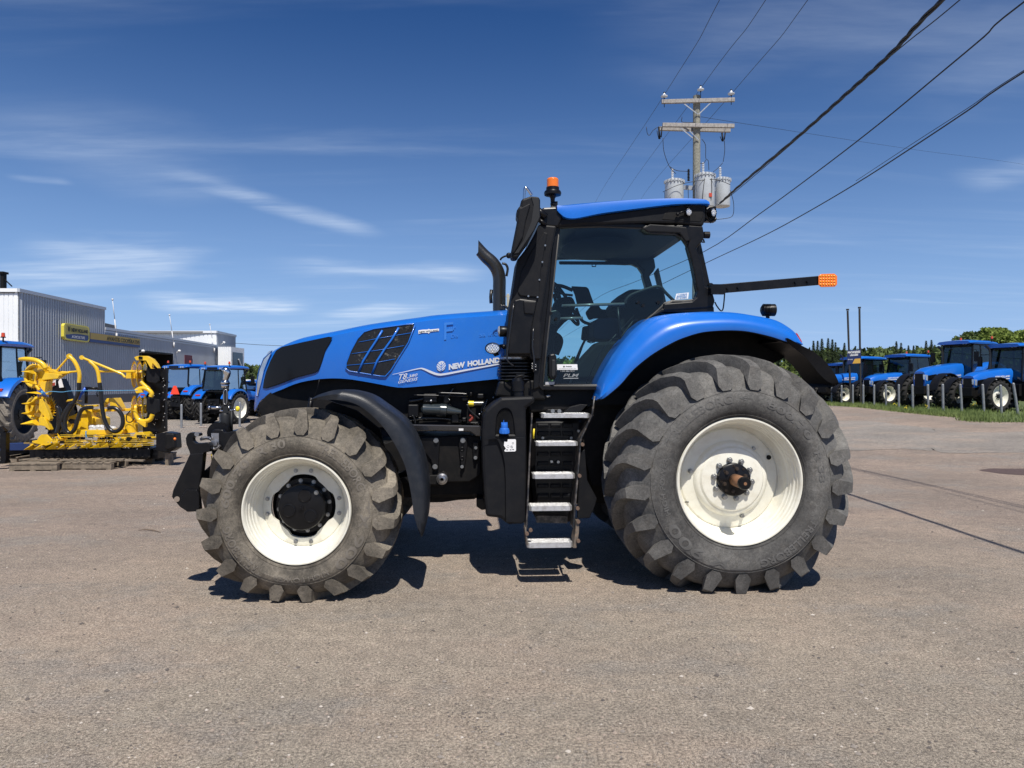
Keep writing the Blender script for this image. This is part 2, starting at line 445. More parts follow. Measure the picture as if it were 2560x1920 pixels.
fr2 = N.new('ShaderNodeMapRange'); fr2.inputs['From Min'].default_value = .33; fr2.inputs['From Max'].default_value = .68; fr2.inputs['To Min'].default_value = .28; fr2.inputs['To Max'].default_value = 1.55; L.new(fin.outputs['Fac'], fr2.inputs['Value'])
tot = mth('MULTIPLY', tot, fr2.outputs['Result'])
hz = mth('MULTIPLY', mth('POWER', mth('MAXIMUM', mth('SUBTRACT', 1, mth('MULTIPLY', zz, 1.75)), 0), 2.3), .88)
tot = mth('MINIMUM', tot, .92)
hs = N.new('ShaderNodeHueSaturation'); hs.inputs['Saturation'].default_value = 1.34; hs.inputs['Value'].default_value = .69; hs.inputs['Hue'].default_value = .513; L.new(sky.outputs[0], hs.inputs['Color'])
mixc = N.new('ShaderNodeMixRGB'); mixc.inputs['Color2'].default_value = (7.2, 8.2, 9.6, 1)
air = N.new('ShaderNodeMixRGB'); air.inputs['Color2'].default_value = (3.15, 5.1, 9.1, 1); L.new(hz, air.inputs['Fac']); L.new(hs.outputs[0], air.inputs['Color1'])
L.new(tot, mixc.inputs['Fac']); L.new(air.outputs[0], mixc.inputs['Color1']); L.new(mixc.outputs[0], bg.inputs['Color'])
sc.view_settings.view_transform = 'Standard'; sc.view_settings.look = 'None'; sc.view_settings.gamma = 1; sc.view_settings.exposure = .14
sc.cycles.max_bounces = 8; sc.cycles.transparent_max_bounces = 24; sc.cycles.use_denoising = True

# ------------------------------------------------------------------ ground sheets
def noise(nt, vec, scale, det=6, rough=.6, w3=None):
    n = nt.nodes.new('ShaderNodeTexNoise'); n.inputs['Scale'].default_value = scale; n.inputs['Detail'].default_value = det; n.inputs['Roughness'].default_value = rough
    nt.links.new(vec, n.inputs['Vector']); return n.outputs['Fac']
def ramp(nt, f, p0, c0, p1, c1, extra=()):
    r = nt.nodes.new('ShaderNodeValToRGB'); e = r.color_ramp.elements
    e[0].position = p0; e[0].color = (*c0, 1); e[1].position = p1; e[1].color = (*c1, 1)
    for p, c in extra:
        q = e.new(p); q.color = (*c, 1)
    nt.links.new(f, r.inputs['Fac']); return r.outputs['Color']
def mixc_(nt, f, a, b, mode='MIX'):
    m = nt.nodes.new('ShaderNodeMixRGB'); m.blend_type = mode
    for i, q in enumerate((f, a, b)):
        if isinstance(q, (int, float)): m.inputs[i].default_value = q
        elif isinstance(q, tuple): m.inputs[i].default_value = (*q, 1)
        else: nt.links.new(q, m.inputs[i])
    return m.outputs[0]
def gravel_mat(name, base_a, base_b, zone=False):
    m, nt, b = newmat(name); tc = nt.nodes.new('ShaderNodeTexCoord'); V = tc.outputs['Object']
    mp = nt.nodes.new('ShaderNodeMapping'); mp.inputs['Scale'].default_value = (.6, 1.1, 1); mp.inputs['Rotation'].default_value = (0, 0, R(6)); nt.links.new(V, mp.inputs[0])
    big = noise(nt, mp.outputs[0], .55, 7, .62)
    c = ramp(nt, big, .34, base_a, .66, base_b)
    if zone:
        sx = nt.nodes.new('ShaderNodeSeparateXYZ'); nt.links.new(V, sx.inputs[0]); ad = nt.nodes.new('ShaderNodeMath'); ad.operation = 'MULTIPLY_ADD'; nt.links.new(noise(nt, mp.outputs[0], .4, 5), ad.inputs[0]); ad.inputs[1].default_value = 7; nt.links.new(sx.outputs['Y'], ad.inputs[2])
        sc_ = nt.nodes.new('ShaderNodeMapRange'); sc_.inputs['From Min'].default_value = 6.5; sc_.inputs['From Max'].default_value = 12.5; nt.links.new(ad.outputs[0], sc_.inputs['Value'])
        mz = nt.nodes.new('ShaderNodeMath'); mz.operation = 'MULTIPLY'; mz.inputs[1].default_value = .85; nt.links.new(sc_.outputs[0], mz.inputs[0])
        c = mixc_(nt, mz.outputs[0], c, ramp(nt, big, .34, (.205, .170, .148), .66, (.280, .222, .186)))
    mp2 = nt.nodes.new('ShaderNodeMapping'); mp2.inputs['Scale'].default_value = (.42, 1.0, 1); mp2.inputs['Rotation'].default_value = (0, 0, R(-4)); mp2.inputs['Location'].default_value = (3, 8, 0); nt.links.new(V, mp2.inputs[0])
    c = mixc_(nt, ramp(nt, noise(nt, mp2.outputs[0], 1.1, 8, .66), .54, (0, 0, 0), .74, (.5, .5, .5)), c, (.40, .315, .245))
    c = mixc_(nt, ramp(nt, noise(nt, mp2.outputs[0], .75, 8, .7), .56, (0, 0, 0), .74, (.5, .5, .5)), c, (.185, .165, .145))
    mp3 = nt.nodes.new('ShaderNodeMapping'); mp3.inputs['Scale'].default_value = (.8, 1.0, 1); mp3.inputs['Location'].default_value = (11, 4, 0); nt.links.new(V, mp3.inputs[0])
    c = mixc_(nt, ramp(nt, noise(nt, mp3.outputs[0], .62, 9, .68), .50, (0, 0, 0), .64, (.5, .5, .5)), c, (.345, .278, .228))
    mp4 = nt.nodes.new('ShaderNodeMapping'); mp4.inputs['Scale'].default_value = (.7, 1.1, 1); mp4.inputs['Location'].default_value = (2, 17, 0); nt.links.new(V, mp4.inputs[0])
    c = mixc_(nt, ramp(nt, noise(nt, mp4.outputs[0], .8, 9, .7), .51, (0, 0, 0), .62, (.6, .6, .6)), c, (.235, .222, .205))
    med = noise(nt, V, 9, 8, .78)
    c = mixc_(nt, .55, c, ramp(nt, med, .34, (.55, .55, .55), .66, (1.34, 1.33, 1.30)), 'MULTIPLY')
    fine = noise(nt, V, 60, 5, .85)
    c = mixc_(nt, .9, c, ramp(nt, fine, .40, (.40, .39, .39), .60, (1.62, 1.60, 1.57)), 'MULTIPLY'); f2n = noise(nt, V, 210, 3, .8); c = mixc_(nt, .9, c, ramp(nt, f2n, .40, (.42, .42, .42), .60, (1.62, 1.61, 1.59)), 'MULTIPLY')
    vo = nt.nodes.new('ShaderNodeTexVoronoi'); vo.inputs['Scale'].default_value = 42; nt.links.new(V, vo.inputs['Vector'])
    st = ramp(nt, vo.outputs['Distance'], .10, (1, 1, 1), .22, (0, 0, 0))
    sep = nt.nodes.new('ShaderNodeSeparateColor'); nt.links.new(vo.outputs['Color'], sep.inputs[0])
    pick = ramp(nt, sep.outputs[0], .70, (0, 0, 0), .74, (1, 1, 1))
    stone = ramp(nt, sep.outputs[1], 0, (.10, .085, .08), 1, (.46, .42, .38))
    f = mixc_(nt, 1, st, pick, 'MULTIPLY')
    c = mixc_(nt, f, c, stone)
    nt.links.new(c, b.inputs['Base Color']); b.inputs['Roughness'].default_value = .92; b.inputs['Specular IOR Level'].default_value = .15
    bp = nt.nodes.new('ShaderNodeBump'); bp.inputs['Strength'].default_value = .8; bp.inputs['Distance'].default_value = .014
    hgt = mixc_(nt, .35, fine, f, 'ADD')
    nt.links.new(hgt, bp.inputs['Height']); nt.links.new(bp.outputs['Normal'], b.inputs['Normal'])
    return m
GRAV = gravel_mat('gravel_yard', (.262, .234, .196), (.355, .308, .250), True)
ASPH = gravel_mat('worn_asphalt', (.205, .188, .172), (.275, .252, .228))

def axis_pts(lims):
    out = []
    for a, b, st in lims:
        x = a
        while x < b - 1e-6: out.append(x); x += st
    out.append(lims[-1][1]); return out
def micro(x, y):     # gentle unevenness of the yard
    return .012 * math.sin(x * 1.3 + 1) * math.sin(y * 1.1) * sm(y, 7.5, 12) 
def sheet(name, mat_, xs, ys, lift, keep=None, **kw):
    m = M(); m.smooth = True
    idx = {}
    for j, y in enumerate(ys):
        for i, x in enumerate(xs):
            idx[i, j] = len(m.v); m.v.append((x, y, G(x, y) + lift))
    for j in range(len(ys) - 1):
        for i in range(len(xs) - 1):
            m.f.append((idx[i, j], idx[i + 1, j], idx[i + 1, j + 1], idx[i, j + 1])); m.mi.append(0); m.sm.append(True)
    return m.obj(name, mat_, fix=False, **kw)
gx = axis_pts([(-1500, -100, 350), (-100, -20, 8), (-20, 20, .5), (20, 100, 8), (100, 1500, 350)])
gy = axis_pts([(-300, -20, 40), (-20, 12, 4), (12, 46, .5), (46, 110, 8), (110, 2600, 415)])
tag(sheet('ground', GRAV, gx, gy, 0), 'brown grey compacted gravel yard under the tractor', kind='structure')

def patch(name, pts_l, pts_r, mat_, lift, label, kind='structure', n=60):
    """strip following the ground between two polylines given in metres (x, y)"""
    A = bez([(x, y, 0) for x, y in pts_l], n); B = bez([(x, y, 0) for x, y in pts_r], n)
    m = M(); rows = []
    rr = random.Random(len(name))
    for a, b in zip(A, B):
        row = []
        k = 16
        for j in range(k + 1):
            p = a.lerp(b, j / k)
            if j in (0, k): p = p + Vector((0, (rr.uniform(-.10, .10) + .22 * math.sin(p.x * 1.7) + .15 * math.sin(p.x * 4.1 + 1)), 0))
            row.append((p.x, p.y, G(p.x, p.y) + lift))
        rows.append(row)
    m.loft(rows, closed=False, cap=False)
    return tag(m.obj(name, mat_, fix=False), label, kind=kind)
def gpxy(px, py):
    p = GP(px, py); return (p.x, p.y)
# asphalt lane behind the yard, running the width of the picture
patch('road', [(-60, 17.5), (-20, 17.0), (-8, 16.6), (2, 18), gpxy(2100, 1128), gpxy(2300, 1122), gpxy(2600, 1136), (30, 13)],
      [(-60, 60), (-26, 52), (-14, 44), (2, 34), gpxy(2080, 1052), gpxy(2300, 1068), gpxy(2620, 1080), (40, 22)], ASPH, .006, 'grey worn asphalt lane crossing behind the blue tractor')
# darker damp patch at the right edge
m = M(); c = GP(2552, 1181); ring = []
for k in range(40):
    a = 2 * PI * k / 40; r = 1 + .06 * math.sin(3 * a) + .04 * math.sin(7 * a + 1)
    x, y = c.x + .62 * r * math.cos(a), c.y + .55 * r * math.sin(a); ring.append((x, y, G(x, y) + .004))
m.add(ring, [tuple(range(40))])
DAMP = mat('damp_gravel', (.085, .055, .048), .9, var=.3, vs=30, bump=.4, bs=90)
tag(m.obj('damp_patch', DAMP, fix=False), 'dark reddish damp patch on the gravel at the right', kind='structure')

# grass strip under the bollards on the right
m_, nt_, b_ = newmat('grass_blade'); tc_ = nt_.nodes.new('ShaderNodeTexCoord')
cg = ramp(nt_, noise(nt_, tc_.outputs['Object'], 1.2, 5), .3, (.085, .13, .028), .7, (.20, .25, .07))
nt_.links.new(cg, b_.inputs['Base Color']); b_.inputs['Roughness'].default_value = .7
GRASS = m_
gl = [gpxy(2040, 1012), gpxy(2150, 1018), gpxy(2300, 1034), gpxy(2440, 1046), gpxy(2620, 1056), (42, 25)]
gu = [(21, 70), (26, 68), (32, 64), (38, 60), (46, 58), (80, 56)]
patch('grass_verge', gl, gu, mat('grass_soil', (.085, .115, .035), .9, var=.4, vs=4, bump=.5, bs=60), .012, 'green grass verge under the parked tractors')
m = M(); rg = random.Random(3)
A = bez([(x, y, 0) for x, y in gl], 60); B = bez([(x, y, 0) for x, y in gu], 60)
for i in range(26000):
    t = rg.random() * .985; u = rg.random() ** 2 * .3; k = int(t * (len(A) - 1)); p = A[k].lerp(B[k], u) + Vector((rg.uniform(-.4, .4), rg.uniform(-.25, .3), 0))
    if u < .01: p.y += rg.uniform(-.2, .2)
    h = rg.uniform(.06, .20) * (1.3 if rg.random() < .1 else 1); a = rg.uniform(0, PI); w_ = .012
    z = G(p.x, p.y); dx, dy = math.cos(a) * w_, math.sin(a) * w_
    m.add([(p.x - dx, p.y - dy, z), (p.x + dx, p.y + dy, z), (p.x + rg.uniform(-.06, .06), p.y + rg.uniform(-.06, .06), z + h)], [(0, 1, 2)], False)
tag(m.obj('grass', GRASS, fix=False), 'tufts of green grass along the line of bollards', kind='stuff')
m = M()
for px, py in ((2387, 1022), (2424, 1023), (2428, 1026), (2235, 1022), (2380, 1019), (2260, 1030), (2310, 1028), (2434, 1021)):
    p = GP(px, py); 
    for k in range(5): m.ball((p.x + rg.uniform(-.1, .1), p.y - .1, p.z + rg.uniform(.15, .25)), .02, 6)
tag(m.obj('dandelions', YELS, fix=False), 'yellow dandelions in the grass verge', kind='stuff')

# loose stones of the yard
m = M(); rs = random.Random(11)
def stone(x, y, r, q=None):
    z = G(x, y); V = []
    for (a, b, c) in ((1,0,0),(0,1,0),(-1,0,0),(0,-1,0),(0,0,1),(0,0,-1)):
        f = r * rs.uniform(.6, 1.2); V.append((x + a * f, y + b * f, z + c * f * .6 + r * .15))
    m.add(V, [(0,1,4),(1,2,4),(2,3,4),(3,0,4),(1,0,5),(2,1,5),(3,2,5),(0,3,5)], False)
for i in range(22000):
    y = 2.6 + rs.random() ** 1.6 * 15; x = rs.uniform(-.85, .85) * y
    m.cur = rs.choice((0, 0, 0, 0, 1, 1, 2, 2, 2, 2, 2, 3))
    stone(x, y, min(.02, rs.expovariate(1 / .0032) + .0025))
m.cur = 1
for px, py, r in ((1198, 1792, .012), (1202, 1796, .010), (1195, 1788, .009), (1207, 1790, .008), (2322, 1872, .014), (2324, 1862, .012), (2084, 1772, .012), (68, 1759, .016), (640, 1858, .01)):
    p = GP(px, py); stone(p.x, p.y, r)
for i in range(160):
    p = GP(rs.gauss(1190, 60), rs.gauss(1800, 45)); m.cur = rs.choice((0, 1)); stone(p.x, p.y, rs.uniform(.003, .009))
m.cur = 3
for px, py, r in ((340, 1631, .010), (292, 1690, .009), (2362, 1563, .015), (245, 1789, .01)):
    p = GP(px, py); stone(p.x, p.y, r)
tag(m.obj('gravel_stones', [mat('stone_a', (.24, .21, .18), .9), mat('stone_b', (.11, .095, .085), .9), mat('stone_c', (.32, .26, .21), .9), mat('stone_d', (.48, .43, .37), .9)], fix=False),
    'scattered loose stones on the gravel yard', kind='stuff')
m = M(); p = GP(346, 1329); q = GP(384, 1330); r = GP(402, 1333)
m.tube([p + Vector((0, 0, .01)), p.lerp(q, .5) + Vector((0, 0, .02)), q + Vector((0, 0, .012)), r + Vector((0, 0, .008))], [.004, .008, .007, .003], 6)
m.tube([q + Vector((-.03, 0, .012)), q + Vector((.04, -.05, .01))], .004, 5)
tag(m.obj('dry_stick', mat('stick_bark', (.16, .12, .09), .9)), 'short dry stick lying on the gravel left of the front wheel', 'stick')
# ================================================================== the big tractor
TH = R(3.3); Y0 = 5.45; X0 = (740.7 - CX) / F * Y0; YC = 1.42
cs, sn = math.cos(TH), math.sin(TH)
def T(p, d):
    """photo direction p met with the lengthwise plane d metres inside the outer wheel face -> tractor coordinates"""
    dx = (p[0] - CX) / F; dz = -(p[1] - H) / F
    s = (d - X0 * sn + Y0 * cs) / (cs - dx * sn)
    return Vector(((s * dx - X0) * cs + (s - Y0) * sn, d, CZ + s * dz))
def cmap(x0, y0, k): return lambda x, y: (x0 + x / k, y0 + y / k)
A1 = cmap(400, 740, 3.456); A2 = cmap(400, 1000, 3.073); A3 = cmap(960, 740, 3.456); A4 = cmap(980, 900, 3.317)
A5 = cmap(1460, 740, 3.072); A6 = cmap(1460, 1000, 3.072); A7 = cmap(1180, 420, 3.253); A8 = cmap(1300, 560, 3.95)
A9 = cmap(1000, 980, 5.184); B3 = cmap(420, 880, 5.53)
def TP(mp, pts, d): return [T(mp(*p), d) for p in pts]
def TQ(mp, pts): return [T(mp(p[0], p[1]), p[2]) for p in pts]
tr = empty('tractor', (X0, Y0, 0), TH)
tag(tr, 'large blue tractor with cream wheel rims parked side on in front', 'tractor')
def plate(name, mp, pts, d0, d1, mt, parent=tr, bevel=.008, **kw):
    a = TP(mp, pts, d0); off = Vector((0, d1 - d0, 0))
    m = M(); m.prism(a, [p + off for p in a]); return m.obj(name, mt, parent, bevel=bevel, **kw)
def mir(o):
    c = o.copy(); col.objects.link(c); c.parent = o.parent; c.scale = (1, -1, 1); c.location = (o.location.x, 2 * YC - o.location.y, o.location.z)
    for ch in list(o.children):
        k = ch.copy(); col.objects.link(k); k.parent = c
    return c
def interp(tab, x):
    if x <= tab[0][0]: return tab[0][1]
    for (a, b), (c, d) in zip(tab, tab[1:]):
        if x <= c: return b + (d - b) * (x - a) / (c - a)
    return tab[-1][1]

# ---------------------------------------------------------------- wheels
def build_wheel(name, ctr, RO, Wd, rr, side, lug, nl, ph, cz, sq, texts, rub, let, dirn=1):
    """side: (r, y) sidewall; lug: list of rings; coordinates relative to the hub, y inward"""
    wh = empty(name, ctr, parent=tr)
    def squash(x, y, z):
        if z < 0:
            rho = math.hypot(x, z); k = max(0, min(1, (rho - rr) / (.74 * RO - rr)))
            z += sq * k * sm(-z / RO, .55, 1.0)
            z = max(z, -cz + .002)
        return (x, y, z)
    m = M()
    prof = side + [(r, Wd - y) for r, y in side[::-1]]
    m.lathe(prof, (0, 0, 0), 'y', 120)
    for k in range(nl):
        for sd_ in (0, 1):
            base = ph + (360 / nl) * (k + .5 * sd_)
            rings = []
            for (y, dphi, wb, wi, wt, rb, rbi, rt, ys) in lug:
                ring = []
                for w_, r_, yy in ((-wb / 2, rb, y + ys[1]), (-wi / 2, rbi, y + ys[0]), (wi / 2, rbi, y + ys[0]), (wb / 2, rb, y + ys[1]), (wt / 2, rt, y + ys[2]), (-wt / 2, rt, y + ys[2])):
                    an = R(base + dirn * dphi) + w_ / r_
                    ring.append((r_ * math.cos(an), yy if not sd_ else Wd - yy, r_ * math.sin(an)))
                rings.append(ring)
            m.loft(rings, smooth=False)
    # small tie bars between the lug roots
    m.cur = 1
    sy = [(r, y) for r, y in side]
    for body, a0, a1, r0, r1, bold in texts:
        V, Fs, _ = textmesh(body, depth=.001, bold=bold, res=4)
        out = []
        for u, v, w_ in V:
            an = R(a0 + (a1 - a0) * u); r_ = r0 + (r1 - r0) * v
            out.append((r_ * math.cos(an), interp(sy, r_) - (.0032 if w_ > 0 else -.002), r_ * math.sin(an)))
        m.add(out, Fs, False)
    for rad in (lug[0][6] - .012, rr + .03):      # moulded rings on the sidewall
        m.cur = 0
        yy = interp(sy, rad)
        m.lathe([(rad - .004, yy + .002), (rad - .002, yy - .004), (rad + .002, yy - .004), (rad + .004, yy + .002)], (0, 0, 0), 'y', 100)
    m.v = [squash(*p) for p in m.v]
    m.obj('tyre', [rub, let], wh, auto=24)
    return wh
cR = T((1850.5, 1204.7), .03); cF = T((740.7, 1278.2), 0)
zs3 = (0, 0, 0)
sideR = [(.495, .08), (.505, .03), (.53, -.005), (.58, -.035), (.65, -.048), (.71, -.038), (.76, -.005), (.81, .028), (.865, .06), (.90, .10), (.925, .16), (.94, .25), (.945, .37)]
lugR = [(.0, 0, .128, .066, .082, .790, .742, .928, (-.036, -.040, .008)),
        (.05, .6, .115, .10, .076, .86, .82, .958, (0, .0, .0)),
        (.11, 2.5, .105, .10, .068, .90, .89, .990, zs3),
        (.20, 7.5, .092, .088, .055, .927, .922, 1.022, zs3),
        (.29, 13.5, .085, .08, .050, .94, .935, 1.034, zs3),
        (.395, 20, .08, .075, .046, .945, .94, 1.034, zs3)]
wr = build_wheel('rear_wheel', cR, 1.0, .74, .508, sideR, lugR, 21, -89.2, cR.z, .03,
    [('TRELLEBORG', 152, 97, .635, .70, .012), ('800/70', 72, 32, .625, .68, .02), ('R 38', 22, 0, .625, .68, .02), ('TRELLEBORG', -27, -77, .635, .70, .012),
     ('HIGH POWER', 203, 162, .625, .665, .012), ('TM', -86, -112, .62, .705, .015), ('900', -118, -150, .62, .705, .02), ('\u2190', 92, 83, .655, .69, 0)], RUBR, LETR)
sideF = [(.40, .07), (.408, .03), (.43, -.005), (.47, -.03), (.52, -.038), (.56, -.028), (.60, -.002), (.645, .025), (.69, .06), (.712, .10), (.728, .16), (.735, .27)]
lugF = [(.0, 0, .112, .050, .068, .635, .588, .752, (-.028, -.032, .006)),
        (.045, .5, .10, .09, .062, .68, .655, .768, (0, 0, .0)),
        (.10, 2.5, .09, .085, .056, .705, .70, .780, zs3),
        (.17, 8.5, .082, .08, .050, .722, .715, .786, zs3),
        (.295, 20, .075, .07, .044, .733, .728, .787, zs3)]
wf = build_wheel('front_wheel', cF, .787, .55, .41, sideF, lugF, 19, -84, cF.z, .05,
    [('600/70', 176, 132, .495, .56, .02), ('R 30', 122, 98, .495, .56, .02), ('TRELLEBORG', 72, 18, .495, .56, .012), ('TM', 8, -14, .49, .565, .015), ('900', -20, -54, .49, .565, .02),
     ('HIGH POWER', -62, -108, .505, .55, .012), ('TRELLEBORG', -118, -168, .495, .56, .012)], RUBF, LETF)
HOLE = mat('dark_hole', (.004, .004, .004), .9)
BOLT = mat('zinc_bolt', (.36, .37, .37), .35, metal=.85, dirt=((.2, .15, .1), .5, 30))
def bolts(mb, n, r, y, br, bh, ph=0, c=(0, 0)):
    for k in range(n):
        a = R(ph) + 2 * PI * k / n
        x, z = c[0] + r * math.cos(a), c[1] + r * math.sin(a)
        mb.cyl((x, y - bh, z), br, bh, 'y', 6); mb.cyl((x, y - .004, z), br * 1.35, .004, 'y', 12)
# rear rim
m = M()
m.lathe([(.497, .05), (.514, .035), (.518, .008), (.512, -.004), (.502, -.004), (.494, .006), (.489, .03), (.484, .036), (.480, .06), (.470, .07), (.466, .10), (.461, .106), (.458, .135), (.449, .15), (.446, .19), (.441, .21), (.418, .262)], (0, 0, 0), 'y', 128)
m.obj('rim', CRM, wr, auto=24)
m = M(); m.lathe([(.45, .26), (.44, .50), (.48, .60), (.50, .70)], (0, 0, 0), 'y', 64); m.obj('rim_barrel', CRM, wr)
m = M()
m.lathe([(.419, .262), (.405, .248), (.34, .232), (.315, .222), (.300, .200), (.285, .190), (.27, .187), (.255, .172), (.235, .168), (.0001, .168)], (0, 0, 0), 'y', 96)
dk = m.obj('wheel_disc', CRM, wr, auto=28)
def on_wheel(wc, mp, x, y, d):
    p = T(mp(x, y), wc.y + d); return (p.x - wc.x, p.z - wc.z)
m = M()
for x, y, r_, dd in ((1418, 440, .020, .236), (1003, 318, .008, .240), (1395, 655, .008, .240), (913, 830, .008, .240)):
    a, b = on_wheel(cR, A6, x, y, dd); m.cyl((a, dd - .006, b), r_, .004, 'y', 20)
a, b = on_wheel(cR, A6, 787, 783, .25); m.box((a - .016, .238, b - .003), (a + .016, .246, b + .004))
m.objs('disc_hole', HOLE, wr)
m = M()
for x, y in ((1297, 372), (815, 545), (1210, 886)):
    a, b = on_wheel(cR, A6, x, y, .23); m.cyl((a, .195, b), .013, .06, 'y', 8); m.cyl((a, .222, b), .020, .02, 'y', 12)
m.objs('disc_stud', BOLT, wr)
for k in range(10):
    m = M(); an = R(100 + 36 * k); m.cyl((.16 * math.cos(an), .132, .16 * math.sin(an)), .0185, .024, 'y', 6); m.cyl((.16 * math.cos(an), .154, .16 * math.sin(an)), .024, .014, 'y', 16)
    m.obj('wheel_bolt', BOLT, wr, bevel=.002, seg=1)
m = M(); m.lathe([(.0001, .115), (.125, .115), (.134, .122), (.136, .170)], (0, 0, 0), 'y', 48); m.box((-.13, .110, -.004), (-.05, .116, .004))
hb = m.obj('hub', BLK, wr, auto=40)
m = M(); bolts(m, 6, .092, .115, .013, .018, 20); bolts(m, 8, .113, .115, .007, .004, 5)
m.objs('hub_bolt', mat('dark_bolt', (.06, .045, .035), .5, metal=.5), hb)
m = M(); m.cyl((0, -.075, 0), .049, .195, 'y', 40); ab = m.obj('axle_shaft', RST, wr)
m = M(); m.lathe([(.0001, -.108), (.044, -.108), (.051, -.10), (.052, -.072), (.0001, -.072)], (0, 0, 0), 'y', 40); m.obj('shaft_end', BLK, ab, auto=40)
m = M(); m.cyl((.0, -.110, .0), .013, .004, 'y', 12); m.obj('shaft_hole', RST, ab)
# front rim
m = M()
m.lathe([(.400, .05), (.414, .035), (.418, .008), (.412, -.004), (.403, -.004), (.396, .006), (.391, .03), (.386, .036), (.382, .06), (.373, .07), (.369, .10), (.363, .106), (.359, .135), (.349, .15), (.345, .19), (.335, .21), (.322, .245)], (0, 0, 0), 'y', 128)
m.obj('rim', CRM, wf, auto=24)
m = M(); m.lathe([(.345, .24), (.345, .38), (.38, .46), (.40, .52)], (0, 0, 0), 'y', 64); m.obj('rim_barrel', CRM, wf)
m = M(); prof = []
n_ = 96
ringo = [(.322 * math.cos(2 * PI * k / n_), .245, .322 * math.sin(2 * PI * k / n_)) for k in range(n_)]
def scal(an):        # scalloped inner opening with four lobes
    return .255 - .028 * (0.5 + 0.5 * math.tanh(3 * (math.cos(4 * an + PI) - .3)))
ri2 = [((.315) * math.cos(2 * PI * k / n_), .238, (.315) * math.sin(2 * PI * k / n_)) for k in range(n_)]
ri = [(scal(2 * PI * k / n_) * math.cos(2 * PI * k / n_), .232, scal(2 * PI * k / n_) * math.sin(2 * PI * k / n_)) for k in range(n_)]
rj = [(x * .99, .26, z * .99) for x, y, z in ri]
m.loft([ringo, ri2, ri, rj], cap=False); m.obj('wheel_disc', CRM, wf, auto=40)
for k in range(8):
    m = M(); an = R(90 + (-12 if k % 2 else 12) + 90 * (k // 2)); m.cyl((.289 * math.cos(an), .215, .289 * math.sin(an)), .011, .02, 'y', 6); m.cyl((.289 * math.cos(an), .229, .289 * math.sin(an)), .017, .008, 'y', 12)
    m.obj('wheel_bolt', BOLT, wf)
m = M(); m.lathe([(.26, .30), (.228, .285), (.222, .262), (.0001, .262)], (0, 0, 0), 'y', 64); hf = m.obj('hub_flange', BLK, wf, auto=40)
m = M(); bolts(m, 12, .2015, .262, .0125, .016, 8); m.objs('hub_bolt', BOLT, hf)
m = M(); m.lathe([(.186, .27), (.184, .18), (.176, .168), (.15, .162), (.0001, .160)], (0, 0, 0), 'y', 64); hc = m.obj('hub_cap', BLK, wf, auto=30)
m = M()
for an in (75, 193, 317):
    x, z = .098 * math.cos(R(an)), .098 * math.sin(R(an)); m.lathe([(.053, .166), (.052, .154), (.046, .152), (.044, .156), (.0001, .156)], (x, 0, z), 'y', 32)
m.cyl((0, .146, 0), .020, .016, 'y', 24); m.cyl((0, .138, 0), .010, .01, 'y', 6)
for tx, a0 in (('KESSLER', 20), ('AXLES', 140)): pass
m.obj('cap_boss', BLK, hc, auto=35)
m = M(); x, z = .165 * math.cos(R(45)), .165 * math.sin(R(45)); m.cyl((x, .148, z), .012, .014, 'y', 8); m.cyl((x, .158, z), .018, .008, 'y', 16); m.obj('cap_bolt', BOLT, hc)
for wsrc in (wr, wf):
    c = copy_tree(wsrc, tr); c.scale = (1, -1, 1); c.location.y = 2 * YC - wsrc.location.y

# ---------------------------------------------------------------- hood
XN = T((636, 1020), 1.38).x
def ds(x):
    s = max(0, x - XN)
    t = min(1, s / 1.25)
    return YC - .435 * max(.02, (1 - (1 - t) ** 3.2)) ** .55 - .015 * sm(s, 1.2, 3.2)
def TS(px, py, off=0):
    d = 1.0
    for _ in range(25): d = .5 * d + .5 * (ds(T((px, py), d).x))
    p = T((px, py), d); 
    return Vector((p.x, d + off, p.z))
top = [(636, 1016), (637, 995), (640, 960), (649, 919), (660, 896), (678, 876), (701, 861.5), (747, 844), (834, 827), (921, 810), (1040, 794), (1105, 786), (1282, 774)]
bot = [(636, 1029), (645, 1012), (652, 1001), (675, 986), (704, 974), (747, 957), (805, 947), (863, 947), (921, 955.6), (955, 962), (989, 968), (1018, 968.6), (1133, 958.5), (1246, 947), (1282, 944)]
def cr(tab, n=90):
    b_ = bez([(x, y, 0) for x, y in tab], n); return [(p.x, p.y) for p in b_]
topi, boti = cr(top, 150), cr(bot, 150)
sts = [636.3, 637.5, 639.5, 642, 645, 649, 654, 660, 668, 678, 690] + [704 + 16.1 * k for k in range(37)]
rings = []
for px in sts:
    yt, yb = interp(topi, px), interp(boti, px)
    yt = min(yt, yb - 4)
    drop = min(12, (yb - yt) * .12)
    lo = TS(px, yb); rg_ = TS(px, yt + drop); 
    d_in = min(YC - .01, rg_.y + .16 * sm(px, 636, 720) + .02)
    s_t = T((px, yt), d_in)
    zt = s_t.z; x_ = rg_.x
    mid1 = lo.lerp(rg_, .35); mid2 = lo.lerp(rg_, .75)
    r_ = [(lo.x, min(YC, lo.y + .05), lo.z + .004), (lo.x, lo.y, lo.z), (mid1.x, mid1.y - .012, mid1.z), (mid2.x, mid2.y - .010, mid2.z), (x_, rg_.y, rg_.z),
          (x_, rg_.y + (d_in - rg_.y) * .3, rg_.z + (zt - rg_.z) * .55), (x_, d_in, zt), (x_, (d_in + YC) / 2, zt + .008), (x_, YC, zt + .012)]
    full = r_ + [(a, 2 * YC - b, c) for a, b, c in r_[-2::-1]]
    rings.append(full)
m = M(); m.loft(rings, closed=False, cap=False)
hood = m.obj('hood', BLUE, tr, auto=45)
